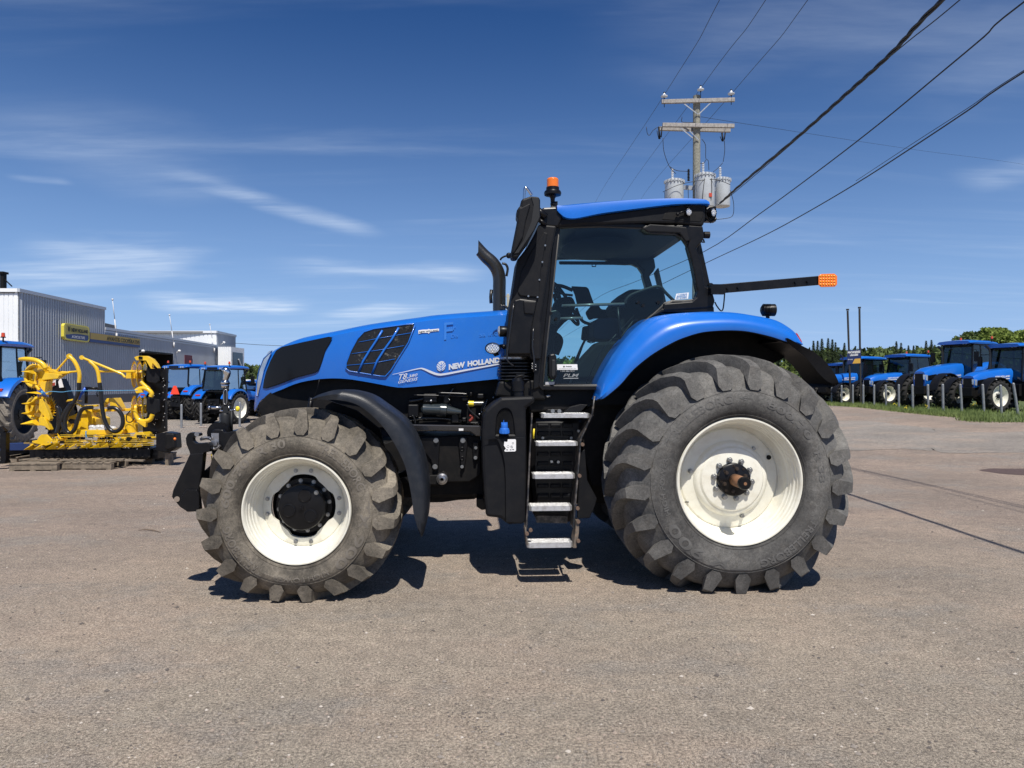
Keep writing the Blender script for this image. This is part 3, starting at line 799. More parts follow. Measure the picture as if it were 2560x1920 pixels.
def strip(name, upper, lower, mt, off, parent, n=30, rows=1, thick=0, **kw):
    u = cr(upper, n * 3); l = cr(lower, n * 3)
    x0, x1 = max(u[0][0], l[0][0]), min(u[-1][0], l[-1][0])
    m = M(); Rg = []
    for k in range(n + 1):
        px = x0 + (x1 - x0) * k / n; ya, yb = interp(u, px), interp(l, px)
        Rg.append([TS(px, yb + (ya - yb) * j / rows, off) for j in range(rows + 1)])
    m.loft(Rg, closed=False, cap=False); return m.obj(name, mt, parent, **kw)
def polystrip(mp, pts, n=40):
    """upper and lower edge tables of a convex-ish outline"""
    P = [mp(*p) for p in pts]; xs = [p[0] for p in P]; x0, x1 = min(xs) + .01, max(xs) - .01; U = []; Lw = []
    for k in range(n + 1):
        x = x0 + (x1 - x0) * k / n; ys = []
        for i in range(len(P)):
            (a, b), (c, d) = P[i], P[(i + 1) % len(P)]
            if (a - x) * (c - x) <= 0 and a != c: ys.append(b + (d - b) * (x - a) / (c - a))
        if ys: U.append((x, min(ys))); Lw.append((x, max(ys)))
    return U, Lw
def surf_poly(name, mp, pts, mt, off, parent, n=40, **kw):
    U, Lw = polystrip(mp, pts, n)
    m = M(); m.loft([[TS(x, b, off), TS(x, (a + b) / 2, off), TS(x, a, off)] for (x, a), (_, b) in zip(U, Lw)], closed=False, cap=False)
    return m.obj(name, mt, parent, **kw)
def surf_tube(mp, pts, r, off, mb, closed=False, n=60):
    p3 = [TS(*mp(*p), off) for p in pts]
    if closed: p3.append(p3[0])
    mb.tube(p3, r, 6)
# mesh material: hexagonal perforated plate
mm, nt, b = newmat('honeycomb_mesh'); tcn = nt.nodes.new('ShaderNodeTexCoord'); vo = nt.nodes.new('ShaderNodeTexVoronoi'); vo.feature = 'DISTANCE_TO_EDGE'; vo.inputs['Scale'].default_value = 45; vo.inputs['Randomness'].default_value = .25
nt.links.new(tcn.outputs['Object'], vo.inputs['Vector'])
hc_ = ramp(nt, vo.outputs['Distance'], .10, (.05, .05, .052), .2, (.003, .003, .003)); nt.links.new(hc_, b.inputs['Base Color']); b.inputs['Roughness'].default_value = .45
HONEY = mm
mm, nt, b = newmat('engine_behind_mesh'); tcn = nt.nodes.new('ShaderNodeTexCoord'); vo = nt.nodes.new('ShaderNodeTexVoronoi'); vo.feature = 'DISTANCE_TO_EDGE'; vo.inputs['Scale'].default_value = 48; vo.inputs['Randomness'].default_value = .2
nt.links.new(tcn.outputs['Object'], vo.inputs['Vector'])
nz = noise(nt, tcn.outputs['Object'], 9, 5, .7)
back = ramp(nt, nz, .55, (.002, .002, .002), .72, (.26, .25, .22))
e_ = ramp(nt, vo.outputs['Distance'], .07, (1, 1, 1), .14, (0, 0, 0))
nt.links.new(mixc_(nt, e_, back, (.008, .008, .009)), b.inputs['Base Color']); b.inputs['Roughness'].default_value = .4
VENTM = mm
gr_pts = [(1488, 362), (1470, 400), (1425, 480), (1395, 580), (1370, 640), (1345, 658), (1180, 700), (1020, 760), (920, 793), (898, 790), (900, 760), (925, 660), (965, 560), (1010, 480), (1060, 448), (1250, 405), (1460, 360)]
surf_poly('front_grille', A1, [(1492, 358), (1475, 402), (1430, 482), (1400, 584), (1374, 646), (1345, 664), (1180, 707), (1020, 768), (920, 800), (892, 796), (894, 760), (919, 658), (960, 555), (1006, 472), (1058, 440), (1250, 397), (1460, 352)], BLK, -.016, hood, 60)
surf_poly('grille_mesh', A1, gr_pts, mat('grille_dark', (.004, .004, .005), .22, spec=.35), -.019, hood, 60)
vt = [(2205, 250), (2150, 400), (2075, 520), (2000, 640), (1950, 695), (1900, 692), (1640, 650), (1608, 625), (1612, 580), (1650, 480), (1710, 370), (1765, 312), (1850, 285), (2120, 248), (2190, 242)]
surf_poly('side_vent', A1, vt, VENTM, -.016, hood, 60)
m = M(); surf_tube(A1, vt, .006, -.018, m, True); m.obj('vent_frame', BLUE, hood)
m = M()
surf_tube(A1, [(1925, 298), (1870, 390), (1810, 480), (1760, 560), (1720, 655)], .011, -.022, m)
surf_tube(A1, [(2065, 275), (2010, 370), (1945, 460), (1880, 560), (1835, 672)], .011, -.022, m)
m.objs('vent_rib', BLUE, hood)
m = M()
for a, b_, c_ in (((1720, 400), (1900, 365), (2170, 320)), ((1660, 500), (1880, 470), (2110, 430)), ((1615, 600), (1850, 580), (2030, 545))):
    surf_tube(A1, [a, b_, c_], .0028, -.02, m)
m.objs('vent_bar', BLUE, hood)
# head lamp strip on the nose
LAMP = mat('head_lamp_lens', (.42, .45, .48), .08, metal=.55, coat=1, dirt=((.75, .78, .8), .8, 14))
surf_poly('head_lamp', A1, [(968, 470), (960, 500), (930, 560), (905, 640), (880, 740), (862, 820), (848, 868), (838, 862), (836, 820), (845, 740), (865, 640), (900, 550), (940, 480)], LAMP, -.012, hood, 30)
m = M(); surf_tube(A1, [(850, 865), (880, 750), (905, 640), (935, 560), (972, 475), (900, 540), (860, 640), (840, 740), (834, 850)], .005, -.014, m, True); m.obj('lamp_bezel', BLUE, hood)
m = M(); surf_tube(A1, [(1380, 715), (1360, 800), (1290, 985)], .003, -.004, m); m.obj('hood_seam', BLK, hood)
# decals
DEC = SIL
def decal_line(pts, w0, mb, off=-.016):
    P_ = bez([(x, y, 0) for x, y in pts], 60); Rg = []
    for i, p in enumerate(P_):
        t_ = i / (len(P_) - 1); ww = interp(w0, t_); Rg.append([TS(*A3(p.x, p.y - ww / 2), off), TS(*A3(p.x, p.y + ww / 2), off)])
    mb.loft(Rg, closed=False, cap=False)
m = M(); decal_line([(75, 678), (180, 655), (300, 628), (340, 630), (400, 655), (460, 676), (520, 676), (700, 642), (900, 605), (1035, 580)], [(0, 3), (.25, 10), (.45, 22), (.6, 18), (1, 11)], m)
def dtext(mb, body, bl, br, tr_, tl, off=-.016, mp=A3, **kw):
    V, Fs, _ = textmesh(body, **kw); out = []
    for u, v, w_ in V:
        x = bl[0] * (1 - u) * (1 - v) + br[0] * u * (1 - v) + tr_[0] * u * v + tl[0] * (1 - u) * v
        y = bl[1] * (1 - u) * (1 - v) + br[1] * u * (1 - v) + tr_[1] * u * v + tl[1] * (1 - u) * v
        out.append(TS(*mp(x, y), off))
    mb.add(out, Fs, False)
dtext(m, 'NEW', (560, 640), (700, 616), (700, 567), (560, 590), bold=.06)
dtext(m, 'HOLLAND', (722, 611), (1000, 577), (1000, 528), (722, 563), bold=.06)
dtext(m, 'T8.', (122, 727), (206, 712), (216, 664), (132, 676), bold=.01, shear=.15)
dtext(m, '380', (212, 708), (288, 692), (292, 668), (216, 682), bold=.01, shear=.15)
dtext(m, 'GENESIS', (122, 757), (290, 728), (294, 700), (128, 731), bold=.01, shear=.2)
m.obj('brand_lettering', DEC, hood, fix=False)
m = M()      # leaf emblem: silver disc cut by the veins of a leaf
ring = [TS(*A3(495 + 39 * math.cos(2 * PI * k / 28), 606 + 43 * math.sin(2 * PI * k / 28) - 6 * math.cos(2 * PI * k / 28)), -.0165) for k in range(28)]; m.add(ring, [tuple(range(28))], False)
em = m.obj('leaf_emblem', DEC, hood, fix=False)
m = M()
def vein(x0, y0, x1, y1, w_):
    L_ = math.hypot(x1 - x0, y1 - y0); nx, ny = -(y1 - y0) / L_ * w_ / 2, (x1 - x0) / L_ * w_ / 2
    m.add([TS(*A3(x, y), -.0175) for x, y in ((x0 - nx, y0 - ny), (x0 + nx, y0 + ny), (x1 + nx, y1 + ny), (x1 - nx, y1 - ny))], [(0, 1, 2, 3)], False)
vein(495, 575, 495, 652, 5)
for k in range(3):
    for sg in (-1, 1): vein(495, 648 - 20 * k, 495 + sg * 40, 612 - 24 * k - sg * 5, 4.5)
m.obj('emblem_vein', BLUE, hood, fix=False)
m = M(); U = [(297, 298), (330, 292), (378, 290), (388, 284), (398, 290), (440, 286), (476, 283), (476, 303), (440, 306), (398, 312), (388, 326), (378, 318), (330, 320), (299, 328)]
ring = [TS(*A3(*p), -.014) for p in U]; m.add(ring, [tuple(range(len(ring)))], False)
bd = m.obj('hood_badge', LBL, hood, fix=False)
m = M(); dtext(m, 'NEW HOLLAND', (304, 322), (470, 300), (470, 291), (304, 306), off=-.016, bold=.02); m.obj('badge_text', BLK, bd, fix=False)
GHO = mat('faded_decal', (.030, .19, .64), .45)
m = M()
dtext(m, 'F', (520, 380), (590, 372), (600, 225), (520, 232), off=-.0175); dtext(m, 'er', (560, 300), (622, 292), (622, 262), (560, 270), off=-.0175)
dtext(m, 'Da', (580, 362), (640, 356), (640, 325), (580, 332), off=-.0175); dtext(m, 'sa inc.', (825, 352), (992, 338), (992, 300), (825, 318), off=-.0175)
m.obj('faded_lettering', GHO, hood, fix=False)

# ---------------------------------------------------------------- chassis and engine bay
plate('engine_block', lambda x, y: (x, y), [(643, 1014), (664, 990), (705, 958), (805, 930), (880, 930), (990, 940), (1060, 940), (1262, 925), (1262, 1070), (960, 1070), (700, 1080), (662, 1066)], 1.13, 1.71, DRK, bevel=.01)
plate('frame_plate', A9, [(60, 570), (200, 560), (500, 575), (880, 560), (1040, 575), (1050, 1050), (1020, 1090), (900, 1165), (620, 1170), (560, 1230), (330, 1210), (60, 1170), (-300, 1150), (-300, 700)], 1.02, 1.82, DRK, bevel=.01)
plate('belly_pan', A9, [(300, 1180), (560, 1190), (620, 1160), (1090, 1040), (1090, 1330), (960, 1390), (760, 1400), (560, 1430), (320, 1435)], 1.25, 1.6, DRK)
m = M()
m.prism(TP(A9, [(95, 415), (1030, 432), (1060, 450), (1060, 575), (985, 575), (900, 518), (800, 512), (180, 510), (95, 470)], .93), TP(A9, [(95, 415), (1030, 432), (1060, 450), (1060, 575), (985, 575), (900, 518), (800, 512), (180, 510), (95, 470)], 1.06))
m.obj('side_rail', mat('glossy_black_rail', (.012, .012, .014), .22, coat=.8), tr, bevel=.012)
plate('rail_label', A9, [(762, 473), (822, 473), (820, 502), (762, 502)], .926, .93, LBL, bevel=0)
for pts in ([(770, 590), (870, 585), (875, 700), (840, 980), (815, 1005), (790, 980), (760, 700)], [(940, 650), (1020, 650), (1020, 860), (985, 885), (945, 850)], [(260, 590), (520, 590), (500, 990), (440, 1030), (400, 880), (270, 720)]):
    plate('mount_bracket', A9, pts, .99, 1.03, BLK, bevel=.006)
m = M()
for x, y, r_ in ((466, 628, .018), (454, 968, .018), (814, 628, .018), (982, 724, .011), (978, 852, .013), (804, 968, .012)):
    p = T(A9(x, y), .99); m.cyl((p.x, .965, p.z), r_, .03, 'y', 8); m.cyl((p.x, .983, p.z), r_ * 1.3, .008, 'y', 16)
m.objs('frame_bolt', BOLT, tr)
m = M()
for x, y in ((806, 740), (806, 860)): p = T(A9(x, y), .99); m.lathe([(.02, .99), (.02, .983), (.012, .983), (.011, .992)], (p.x, 0, p.z), 'y', 16)
m.objs('bracket_hole', BLK, tr)
p = T(A9(545, 1130), .93); m = M(); m.lathe([(.055, 1.0), (.05, .93), (.038, .925), (.034, .91), (.016, .905), (.012, .93)], (p.x, 0, p.z), 'y', 28)
pv = m.obj('pivot_pin', STL, tr, auto=35)
plate('steering_link', A9, [(330, 1080), (490, 1075), (560, 1020), (620, 1070), (625, 1150), (570, 1195), (480, 1205), (330, 1200), (0, 1175), (0, 1060)], .96, 1.0, DRK)
# oil filter, lines and hoses
def tcyl(mp, a, b, r0, r1, d, name, mt, n=24, parent=tr):
    m = M(); m.tube([T(mp(*a), d), T(mp(*b), d)], [r0, r1], n); return m.obj(name, mt, parent, auto=40)
OILF = mat('oil_filter_paint', (.035, .045, .05), .25, coat=.5, metal=.2)
m = M(); q = [(270, 215), (285, 218), (300, 222), (520, 228), (525, 230), (600, 236), (608, 236), (790, 262)]
m.tube(TP(A9, q, 1.0), [.010, .03, .047, .052, .058, .058, .045, .022], 28)
m.obj('oil_filter', OILF, tr, auto=40)
m = M(); m.tube(TP(A9, [(880, 150), (1090, 150)], .99), .024, 20); fc = m.obj('fuel_canister', mat('canister', (.10, .10, .09), .25, metal=.6), tr, auto=40)
m = M(); m.tube(TP(A9, [(888, 150), (955, 152)], .989), .0255, 20); m.obj('yellow_label', YELS, fc, auto=40)
m = M()
for pts, r_, d in (([(180, 40), (880, 55)], .006, 1.0), ([(500, 12), (760, 20), (870, 28)], .009, .98), ([(870, 160), (900, 230), (960, 290), (1030, 350)], .009, .94), ([(1115, 125), (1070, 190), (1050, 250)], .005, .95),
               ([(160, 300), (190, 350), (200, 410)], .008, .98), ([(120, 120), (300, 90), (420, 20)], .02, 1.08), ([(700, -60), (640, 40), (600, 130), (660, 200)], .018, 1.07), ([(60, 380), (300, 340), (620, 350), (800, 390)], .02, 1.08)):
    m.tube(bez(TP(A9, pts, d), 16), r_, 8)
m.objs('engine_hose', HOSE, tr)
m = M(); m.tube(bez(TP(A9, [(900, 300), (940, 320), (930, 350), (900, 380)], .96), 10), .014, 8); m.obj('red_hose', mat('red_hose', (.22, .03, .02), .5), tr)
m = M()
for x, y, r_ in ((1212, 72, .010), (640, 100, .008), (402, 116, .014), (1030, 290, .012), (1060, 260, .008)): p = T(A9(x, y), .97); m.ball(p, r_, 8)
for a in range(6): m.ball(T(A9(1090 + a * 8, 215 - a * 22), .95), .006, 6)
m.objs('pipe_fitting', STL, tr)
m = M()
for k, (x0_, y0_, x1_, y1_) in enumerate(((800, 60, 880, 120), (900, 0, 940, 60), (800, 330, 870, 385), (1000, 20, 1090, 90), (560, 40, 640, 150), (300, 20, 480, 140), (100, 160, 240, 330), (660, 280, 770, 400), (900, 385, 1060, 425))):
    a = T(A9(x0_, y1_), 1.0 + .01 * (k % 3)); b_ = T(A9(x1_, y0_), 1.0); m.box((a.x, a.y, a.z), (b_.x, 1.15, b_.z))
m.objs('engine_component', BLK, tr, bevel=.012)
# ---------------------------------------------------------------- fluid tank, filler, pillar
def shell(name, mp, pts, ds_, mt, bevel=.02, grow=0, parent=tr, **kw):
    return plate(name, mp, pts, ds_[0], ds_[1], mt, parent, bevel, **kw)
tank_o = [(752, 470), (775, 420), (820, 375), (905, 310), (1180, 298), (1190, 345), (1112, 400), (1120, 900), (1113, 1340), (1080, 1360), (960, 1366), (900, 1312), (780, 1300), (765, 1150), (748, 900), (742, 600)]
tank = shell('fluid_tank', A4, tank_o, (.42, .95), PLA, .035)
m = M()     # moulded swage: raised right-hand body of the tank
body = [(800, 655), (860, 645), (880, 670), (915, 760), (935, 860), (942, 1000), (945, 1345), (1080, 1350), (1108, 1330), (1108, 410), (1060, 385), (800, 390), (770, 420), (765, 600)]
hole = [(858, 632), (862, 480), (885, 420), (940, 392), (990, 420), (1010, 480), (1022, 632)]
m.prism(TP(A4, [(800, 655), (850, 640), (880, 670), (915, 760), (935, 860), (942, 1000), (945, 1345), (1080, 1352), (1104, 1330), (1104, 640), (1030, 642), (870, 640)], .39), TP(A4, [(800, 655), (850, 640), (880, 670), (915, 760), (935, 860), (942, 1000), (945, 1345), (1080, 1352), (1104, 1330), (1104, 640), (1030, 642), (870, 640)], .43))
m.obj('tank_panel', PLA, tank, bevel=.018, seg=3)
nr = [(858, 632), (860, 540), (864, 475), (885, 425), (912, 402), (940, 394), (970, 402), (992, 428), (1006, 475), (1016, 540), (1024, 632)]
a = TP(A4, nr, .405); b = [p.lerp(sum(a, Vector()) / len(a), .10) + Vector((0, .012, 0)) for p in a]; c_ = [p + Vector((0, 0, 0)) for p in b]
m = M(); m.loft([[p + Vector((0, .03, 0)) for p in a], a, b], cap=False, smooth=False); m.obj('niche_rim', PLA, tank, auto=30)
m = M(); m.add([p + Vector((0, .003, 0)) for p in b], [tuple(range(len(b)))]); m.obj('niche_recess', HOLE, tank, fix=False)
ctr = T(A4(932, 610), .385)
m = M(); m.lathe([(.0001, 0), (.040, 0), (.040, .035), (.036, .045), (.028, .048), (.03, .062), (.026, .078), (.016, .082), (.014, .092), (.0001, .092)], ctr, 'z', 28)
m.box((ctr.x - .026, ctr.y - .008, ctr.z + .078), (ctr.x + .026, ctr.y + .008, ctr.z + .094)); m.tube([ctr + Vector((-.005, 0, .09)), ctr + Vector((-.006, 0, .112))], .003, 6)
for k in range(12): an = 2 * PI * k / 12; m.box((ctr.x + .039 * math.cos(an) - .003, ctr.y + .039 * math.sin(an) - .003, ctr.z + .004), (ctr.x + .039 * math.cos(an) + .003, ctr.y + .039 * math.sin(an) + .003, ctr.z + .03))
cap_ = m.obj('blue_filler_cap', CYAN, tank, auto=35)
m = M(); m.add(TP(A4, [(960, 658), (1022, 657), (1028, 665), (1028, 750), (1020, 758), (938, 760), (930, 752), (945, 735), (928, 710), (932, 672), (945, 680), (958, 676)], .387), [tuple(range(12))])
st = m.obj('warning_sticker', LBL, tank, fix=False)
m = M()
for x, y in ((962, 718), (992, 720)): p = T(A4(x, y), .386); m.lathe([(.010, 0), (.0085, 0)], p, 'y', 16)
p = T(A4(1003, 690), .386); m.lathe([(.008, 0), (.006, 0)], p, 'y', 16); m.beam(T(A4(985, 712), .386), T(A4(1000, 728), .386), .002, .002)
for x, y in ((955, 745), (985, 745), (1005, 742)): p = T(A4(x, y), .386); m.box((p.x - .008, p.y, p.z - .003), (p.x + .006, p.y + .001, p.z + .003))
m.obj('sticker_symbol', BLK, st, fix=False)
m = M(); m.tube(TP(A4, [(1058, 385), (1052, 300), (1048, 260)], .55), [.052, .05, .048], 24); m.tube(TP(A4, [(1048, 258), (1044, 175)], .55), .056, 24); m.tube(TP(A4, [(1044, 176), (1042, 150)], .55), [.052, .045], 24)
m.tube(TP(A4, [(1015, 160), (1040, 135), (1080, 128), (1090, 150)], .52), .008, 8); m.box(tuple(T(A4(1030, 150), .54)), tuple(T(A4(1095, 115), .57)))
m.obj('filler_neck', BLK, tr, auto=40)
# air intake bellows and pillar
m = M()
q = []
for k in range(7):
    y = 545 + 28 * k; q += [(y, .135 + .01 * (k % 2)), (y + 6, .158), (y + 12, .158), (y + 20, .128)]
cx_ = T(A3(1138, 600), .72)
prf = []
for y, r_ in q: prf.append((r_ * (1 + .00012 * (y - 545)), T(A3(1138, y), .72).z - cx_.z))
m.lathe(prf, cx_, 'z', 40)
m.lathe([(.128, T(A3(1138, 540), .72).z - cx_.z), (.13, T(A3(1138, 522), .72).z - cx_.z)], cx_, 'z', 40)
m.obj('intake_bellows', HOSE, tr, auto=50)
m = M(); z0 = T(A3(1138, 552), .72).z; z1 = T(A3(1138, 530), .72).z; m.lathe([(.134, z0 - cx_.z), (.134, z1 - cx_.z)], cx_, 'z', 40); m.obj('bellows_clamp', STL, tr)
shell('intake_base', A3, [(1000, 735), (1090, 735), (1340, 720), (1380, 800), (1400, 900), (1250, 900), (1000, 870), (960, 870)], (.60, 1.1), DRK, .02)
pil = shell('intake_pillar', A7, [(545, 455), (690, 470), (655, 640), (600, 980), (560, 1250), (560, 1560), (480, 1560), (468, 1532), (275, 1532), (280, 1400), (296, 1180), (330, 1000), (368, 745), (450, 640), (505, 540)], (.50, .92), PLA, .03)
shell('pillar_panel', A7, [(585, 520), (615, 530), (560, 830), (545, 1050), (395, 1040), (372, 1010), (400, 850), (470, 700)], (.488, .50), PLA, .008, parent=pil)
shell('pillar_cover', A7, [(345, 1075), (390, 1062), (530, 1080), (485, 1300), (478, 1515), (290, 1515), (300, 1380)], (.478, .50), BLK, .02, parent=pil)
shell('pillar_insert', A7, [(418, 1080), (525, 1085), (505, 1190), (425, 1185)], (.462, .48), PLA, .012, parent=pil)
m = M(); m.tube(bez(TP(A7, [(340, 1100), (300, 1400), (285, 1540), (300, 1580), (340, 1610)], .47), 16), .007, 8); m.tube(bez(TP(A7, [(500, 1300), (490, 1450), (505, 1560), (500, 1659)], .47), 10), .008, 8); m.obj('washer_hose', HOSE, pil)
m = M()
for x, y in ((595, 630), (572, 765), (548, 910), (533, 1050), (458, 1042)): p = T(A7(x, y), .487); m.cyl((p.x, p.y - .006, p.z), .008, .008, 'y', 10)
for k in range(10): m.ball(T(A7(490 + (k % 3) * 14, 1590 + k * 14 % 60), .47), .007, 6)
m.objs('pillar_screw', BOLT, pil)
shell('pillar_backing', A3, [(1255, 480), (1420, 480), (1420, 800), (1200, 800), (1230, 700)], (.80, .95), DRK, .01)
# round lamp and marker lamp on the pillar
def worklamp(name, mp, ctr_, rx, ry, d, facing=(0, -1, 0), body=BLK, parent=tr, depth=.07, leds=True):
    c = T(mp(*ctr_), d); f = Vector(facing).normalized(); a = f.cross(Vector((0, 0, 1))).normalized(); u = a.cross(f)
    ax = (a * (rx / ry), u, -f); m = M()
    m.lathe([(ry * .88, -.012), (ry, -.010), (ry * 1.0, .01), (ry * .8, depth * .7), (ry * .4, depth), (.0001, depth)], c, ax, 28)
    o = m.obj(name, body, parent, auto=40)
    m = M(); m.lathe([(ry * .86, -.006), (.0001, -.010)], c, ax, 28); m.obj('lamp_lens', LENS, o)
    if leds:
        m = M()
        for i in range(-2, 3):
            for j in range(-2, 3):
                xx = (i + .5 * (j % 2)) * ry * .34; zz_ = j * ry * .32
                if xx * xx + zz_ * zz_ < (ry * .72) ** 2:
                    m.ball(c + a * xx * rx / ry + u * zz_ + f * .010, ry * .11, 6)
        m.obj('lamp_led', mat('led_bead', (.85, .85, .85), .2), o)
    return o
worklamp('work_lamp', A3, (940, 452), .068, .050, .62, (-.25, -1, .05))
m = M(); m.tube(TP(A3, [(985, 440), (1020, 430), (1045, 438)], .66), .016, 10); m.ball(T(A3(1035, 438), .64), .022); m.tube(TP(A3, [(945, 490), (960, 512), (990, 500)], .64), .012, 8); m.obj('lamp_bracket', BLK, tr)
m = M(); c = T(A3(1040, 306), .62); m.lathe([(.0001, -.05), (.042, -.05), (.048, -.04), (.048, -.005), (.044, .03), (.03, .06)], c, 'x', 24); lo_ = m.obj('marker_lamp', BLK, tr, auto=35)
m = M(); m.lathe([(.0001, -.062), (.038, -.056), (.047, -.045), (.047, -.02)], c, 'x', 24); m.obj('lamp_lens', LENS, lo_)

# ---------------------------------------------------------------- cab shell
ND = .58
def annulus(name, mp, outer, inner, d0, d1, mt, parent=tr, bevel=.006):
    o0, i0 = TP(mp, outer, d0), TP(mp, inner, d0); k = Vector((0, d1 - d0, 0)); m = M(); n = len(o0); assert n == len(i0)
    V = o0 + i0 + [p + k for p in o0] + [p + k for p in i0]; Fs = []
    for a in range(n):
        b = (a + 1) % n
        Fs += [(a, b, n + b, n + a), (2 * n + a, 3 * n + a, 3 * n + b, 2 * n + b), (a, 2 * n + a, 2 * n + b, b), (n + a, n + b, 3 * n + b, 3 * n + a)]
    m.add(V, Fs, False); return m.obj(name, mt, parent, bevel=bevel)
gl_o = [(385, 32), (800, 22), (1200, 38), (1300, 84), (1530, 96), (1600, 130), (1650, 205), (1705, 420), (1755, 690), (1722, 752), (1600, 762), (1500, 762), (1430, 785), (1400, 820), (1330, 885), (1230, 965), (1120, 1090), (1000, 1245), (900, 1400), (800, 1570), (762, 1595), (235, 1592), (222, 1565), (262, 1180), (320, 650)]
g = M(); pts = TP(A8, gl_o, ND + .02); g.add(pts, [tuple(range(len(pts)))]); door_glass = g.obj('door_window', GLD, tr, fix=False)
m = M(); pp = TP(A8, gl_o, ND + .012); m.tube(pp + [pp[0]], .011, 8); m.obj('window_seal', mat('seal_rubber', (.055, .053, .048), .5), tr)
fr_out = [(335, 10), (800, 0), (1205, 0), (1330, 20), (1560, 20), (1650, 60), (1740, 200), (1760, 420), (1800, 690), (1800, 800), (1700, 830), (1560, 830), (1450, 840), (1420, 860), (1350, 915), (1250, 990), (1140, 1115), (1020, 1270), (930, 1420), (840, 1590), (800, 1640), (215, 1640), (185, 1600), (225, 1180), (285, 650)]
frm = annulus('door_frame', A8, fr_out, gl_o, ND - .01, ND + .06, BLK); mir(frm)
g2 = M(); g2.add([Vector((p.x, 2 * YC - p.y, p.z)) for p in pts], [tuple(range(len(pts)))]); g2.obj('far_window', GLF, tr, fix=False)
ap = shell('front_post', A8, [(170, 60), (345, 8), (385, 30), (330, 450), (262, 1180), (222, 1600), (130, 1640), (150, 1200), (190, 500)], (ND, ND + .10), BLK, .01)
apm = mir(ap)
cp = shell('rear_post', A7, [(1385, 488), (1400, 470), (1460, 455), (1560, 462), (1760, 462), (1878, 470), (1892, 560), (1872, 600), (1828, 650), (1862, 760), (1895, 960), (1950, 984), (1978, 1080), (1962, 1128), (1900, 1140), (1560, 1162), (1560, 1100), (1700, 1090), (1790, 1082), (1826, 1050), (1838, 1000), (1790, 760), (1756, 640), (1770, 590), (1690, 512), (1600, 528), (1440, 520)], (ND - .03, ND + .07), BLK, .012)
mir(cp)
shell('post_trim', A7, [(1380, 488), (1450, 455), (1560, 462), (1750, 480), (1775, 590), (1740, 600), (1690, 530), (1430, 520)], (ND - .05, ND - .03), PLA, .01)
rp = shell('corner_post', A7, [(1822, 650), (1860, 600), (1905, 800), (1940, 960), (1970, 1172), (1895, 1172), (1860, 800)], (ND + .10, ND + .16), BLK, .006); mir(rp)
sill = shell('cab_sill', A7, [(1545, 1145), (1880, 1130), (1968, 1130), (1970, 1175), (1560, 1168), (1500, 1190), (1440, 1220)], (ND - .02, ND + .2), BLK, .01); mir(sill)
# roof
HD = .50
roof_low = [(700, 400), (745, 405), (1050, 372), (1310, 336), (1590, 300), (1900, 292), (1905, 400), (1882, 472), (1650, 452), (1380, 448), (900, 462), (690, 482)]
m = M(); a = TP(A7, roof_low, HD + .04); m.prism(a, [Vector((p.x, 2 * YC - p.y, p.z)) for p in a]); m.obj('roof_base', PLA, tr, bevel=.02, seg=2)
m = M(); a = TP(A7, [(1545, 420), (1565, 370), (1610, 325), (1700, 302), (1860, 296), (1885, 330), (1880, 400), (1860, 440)], HD + .036); m.prism(a, [p + Vector((0, .02, 0)) for p in a]); m.obj('lamp_recess', DRK, tr, bevel=.006)
# blue roof skin: side outline lofted across the cab with a crowned top
ro = [(692, 318), (760, 312), (860, 302), (1000, 290), (1200, 276), (1380, 266), (1540, 262), (1700, 261), (1800, 263), (1900, 272), (1935, 294)]
rl = [(700, 345), (735, 388), (790, 408), (870, 404), (1050, 368), (1310, 333), (1590, 299), (1700, 292), (1800, 290), (1900, 290), (1930, 297)]
uo = cr([A7(*p) for p in ro], 60); ul = cr([A7(*p) for p in rl], 60)
rings = []
for k in range(49):
    px = uo[0][0] + .3 + (uo[-1][0] - uo[0][0] - .6) * k / 48
    yb = max(interp(ul, px), interp(uo, px) + 1.5); yt = interp(uo, px)
    lo = T((px, yb), HD); up = T((px, yt), HD + .10); md = T((px, yb * .45 + yt * .55), HD - .002)
    e_ = sm(k, 0, 5) * sm(48 - k, 0, 4)
    half = [(lo.x, lo.y + .05, lo.z - .004), (lo.x, lo.y, lo.z), (lo.x, md.y, md.z), (lo.x, HD + .010, lo.z + (up.z - lo.z) * .86), (lo.x, HD + .045, lo.z + (up.z - lo.z) * .975), (lo.x, up.y + .03, up.z + .006 * e_), (lo.x, HD + .35, up.z + .030 * e_), (lo.x, YC, up.z + .045 * e_)]
    rings.append(half + [(x, 2 * YC - y, z) for x, y, z in half[-2::-1]])
m = M(); m.loft(rings, closed=False, cap=False)
for rg_ in (rings[0], rings[-1]): m.add(rg_, [tuple(range(len(rg_)))], False)
m.obj('roof', BLUE, tr, auto=40)
# roof lamps
worklamp('roof_lamp', A7, (1762, 360), .030, .034, HD + .0, (.15, -1, -.05), depth=.05)
m = M(); m.tube(TP(A7, [(1675, 378), (1700, 360), (1735, 350)], HD + .01), .008, 8); m.ball(T(A7(1673, 376), HD + .01), .016); m.tube(TP(A7, [(1735, 305), (1760, 318), (1780, 305)], HD + .02), .007, 6); m.obj('lamp_bracket', BLK, tr)
worklamp('roof_lamp', A7, (1960, 362), .034, .040, HD + .05, (.5, -1, -.05), depth=.10)
m = M(); m.box(tuple(T(A7(1905, 430), HD + .08)), tuple(T(A7(1960, 330), HD + .16))); m.tube(TP(A7, [(1905, 400), (1940, 440), (1985, 410)], HD + .08), .012, 8); m.tube(TP(A7, [(1890, 350), (1930, 320), (1960, 318)], HD + .08), .008, 8); m.obj('lamp_bracket', BLK, tr, auto=40)
m = M(); m.cyl(tuple(T(A7(1885, 545), ND + .05)), .030, .05, 'x', 18); m.tube(TP(A7, [(1880, 580), (1890, 605), (1870, 602)], ND + .05), .008, 6); m.obj('rear_camera', BLK, tr, auto=40)
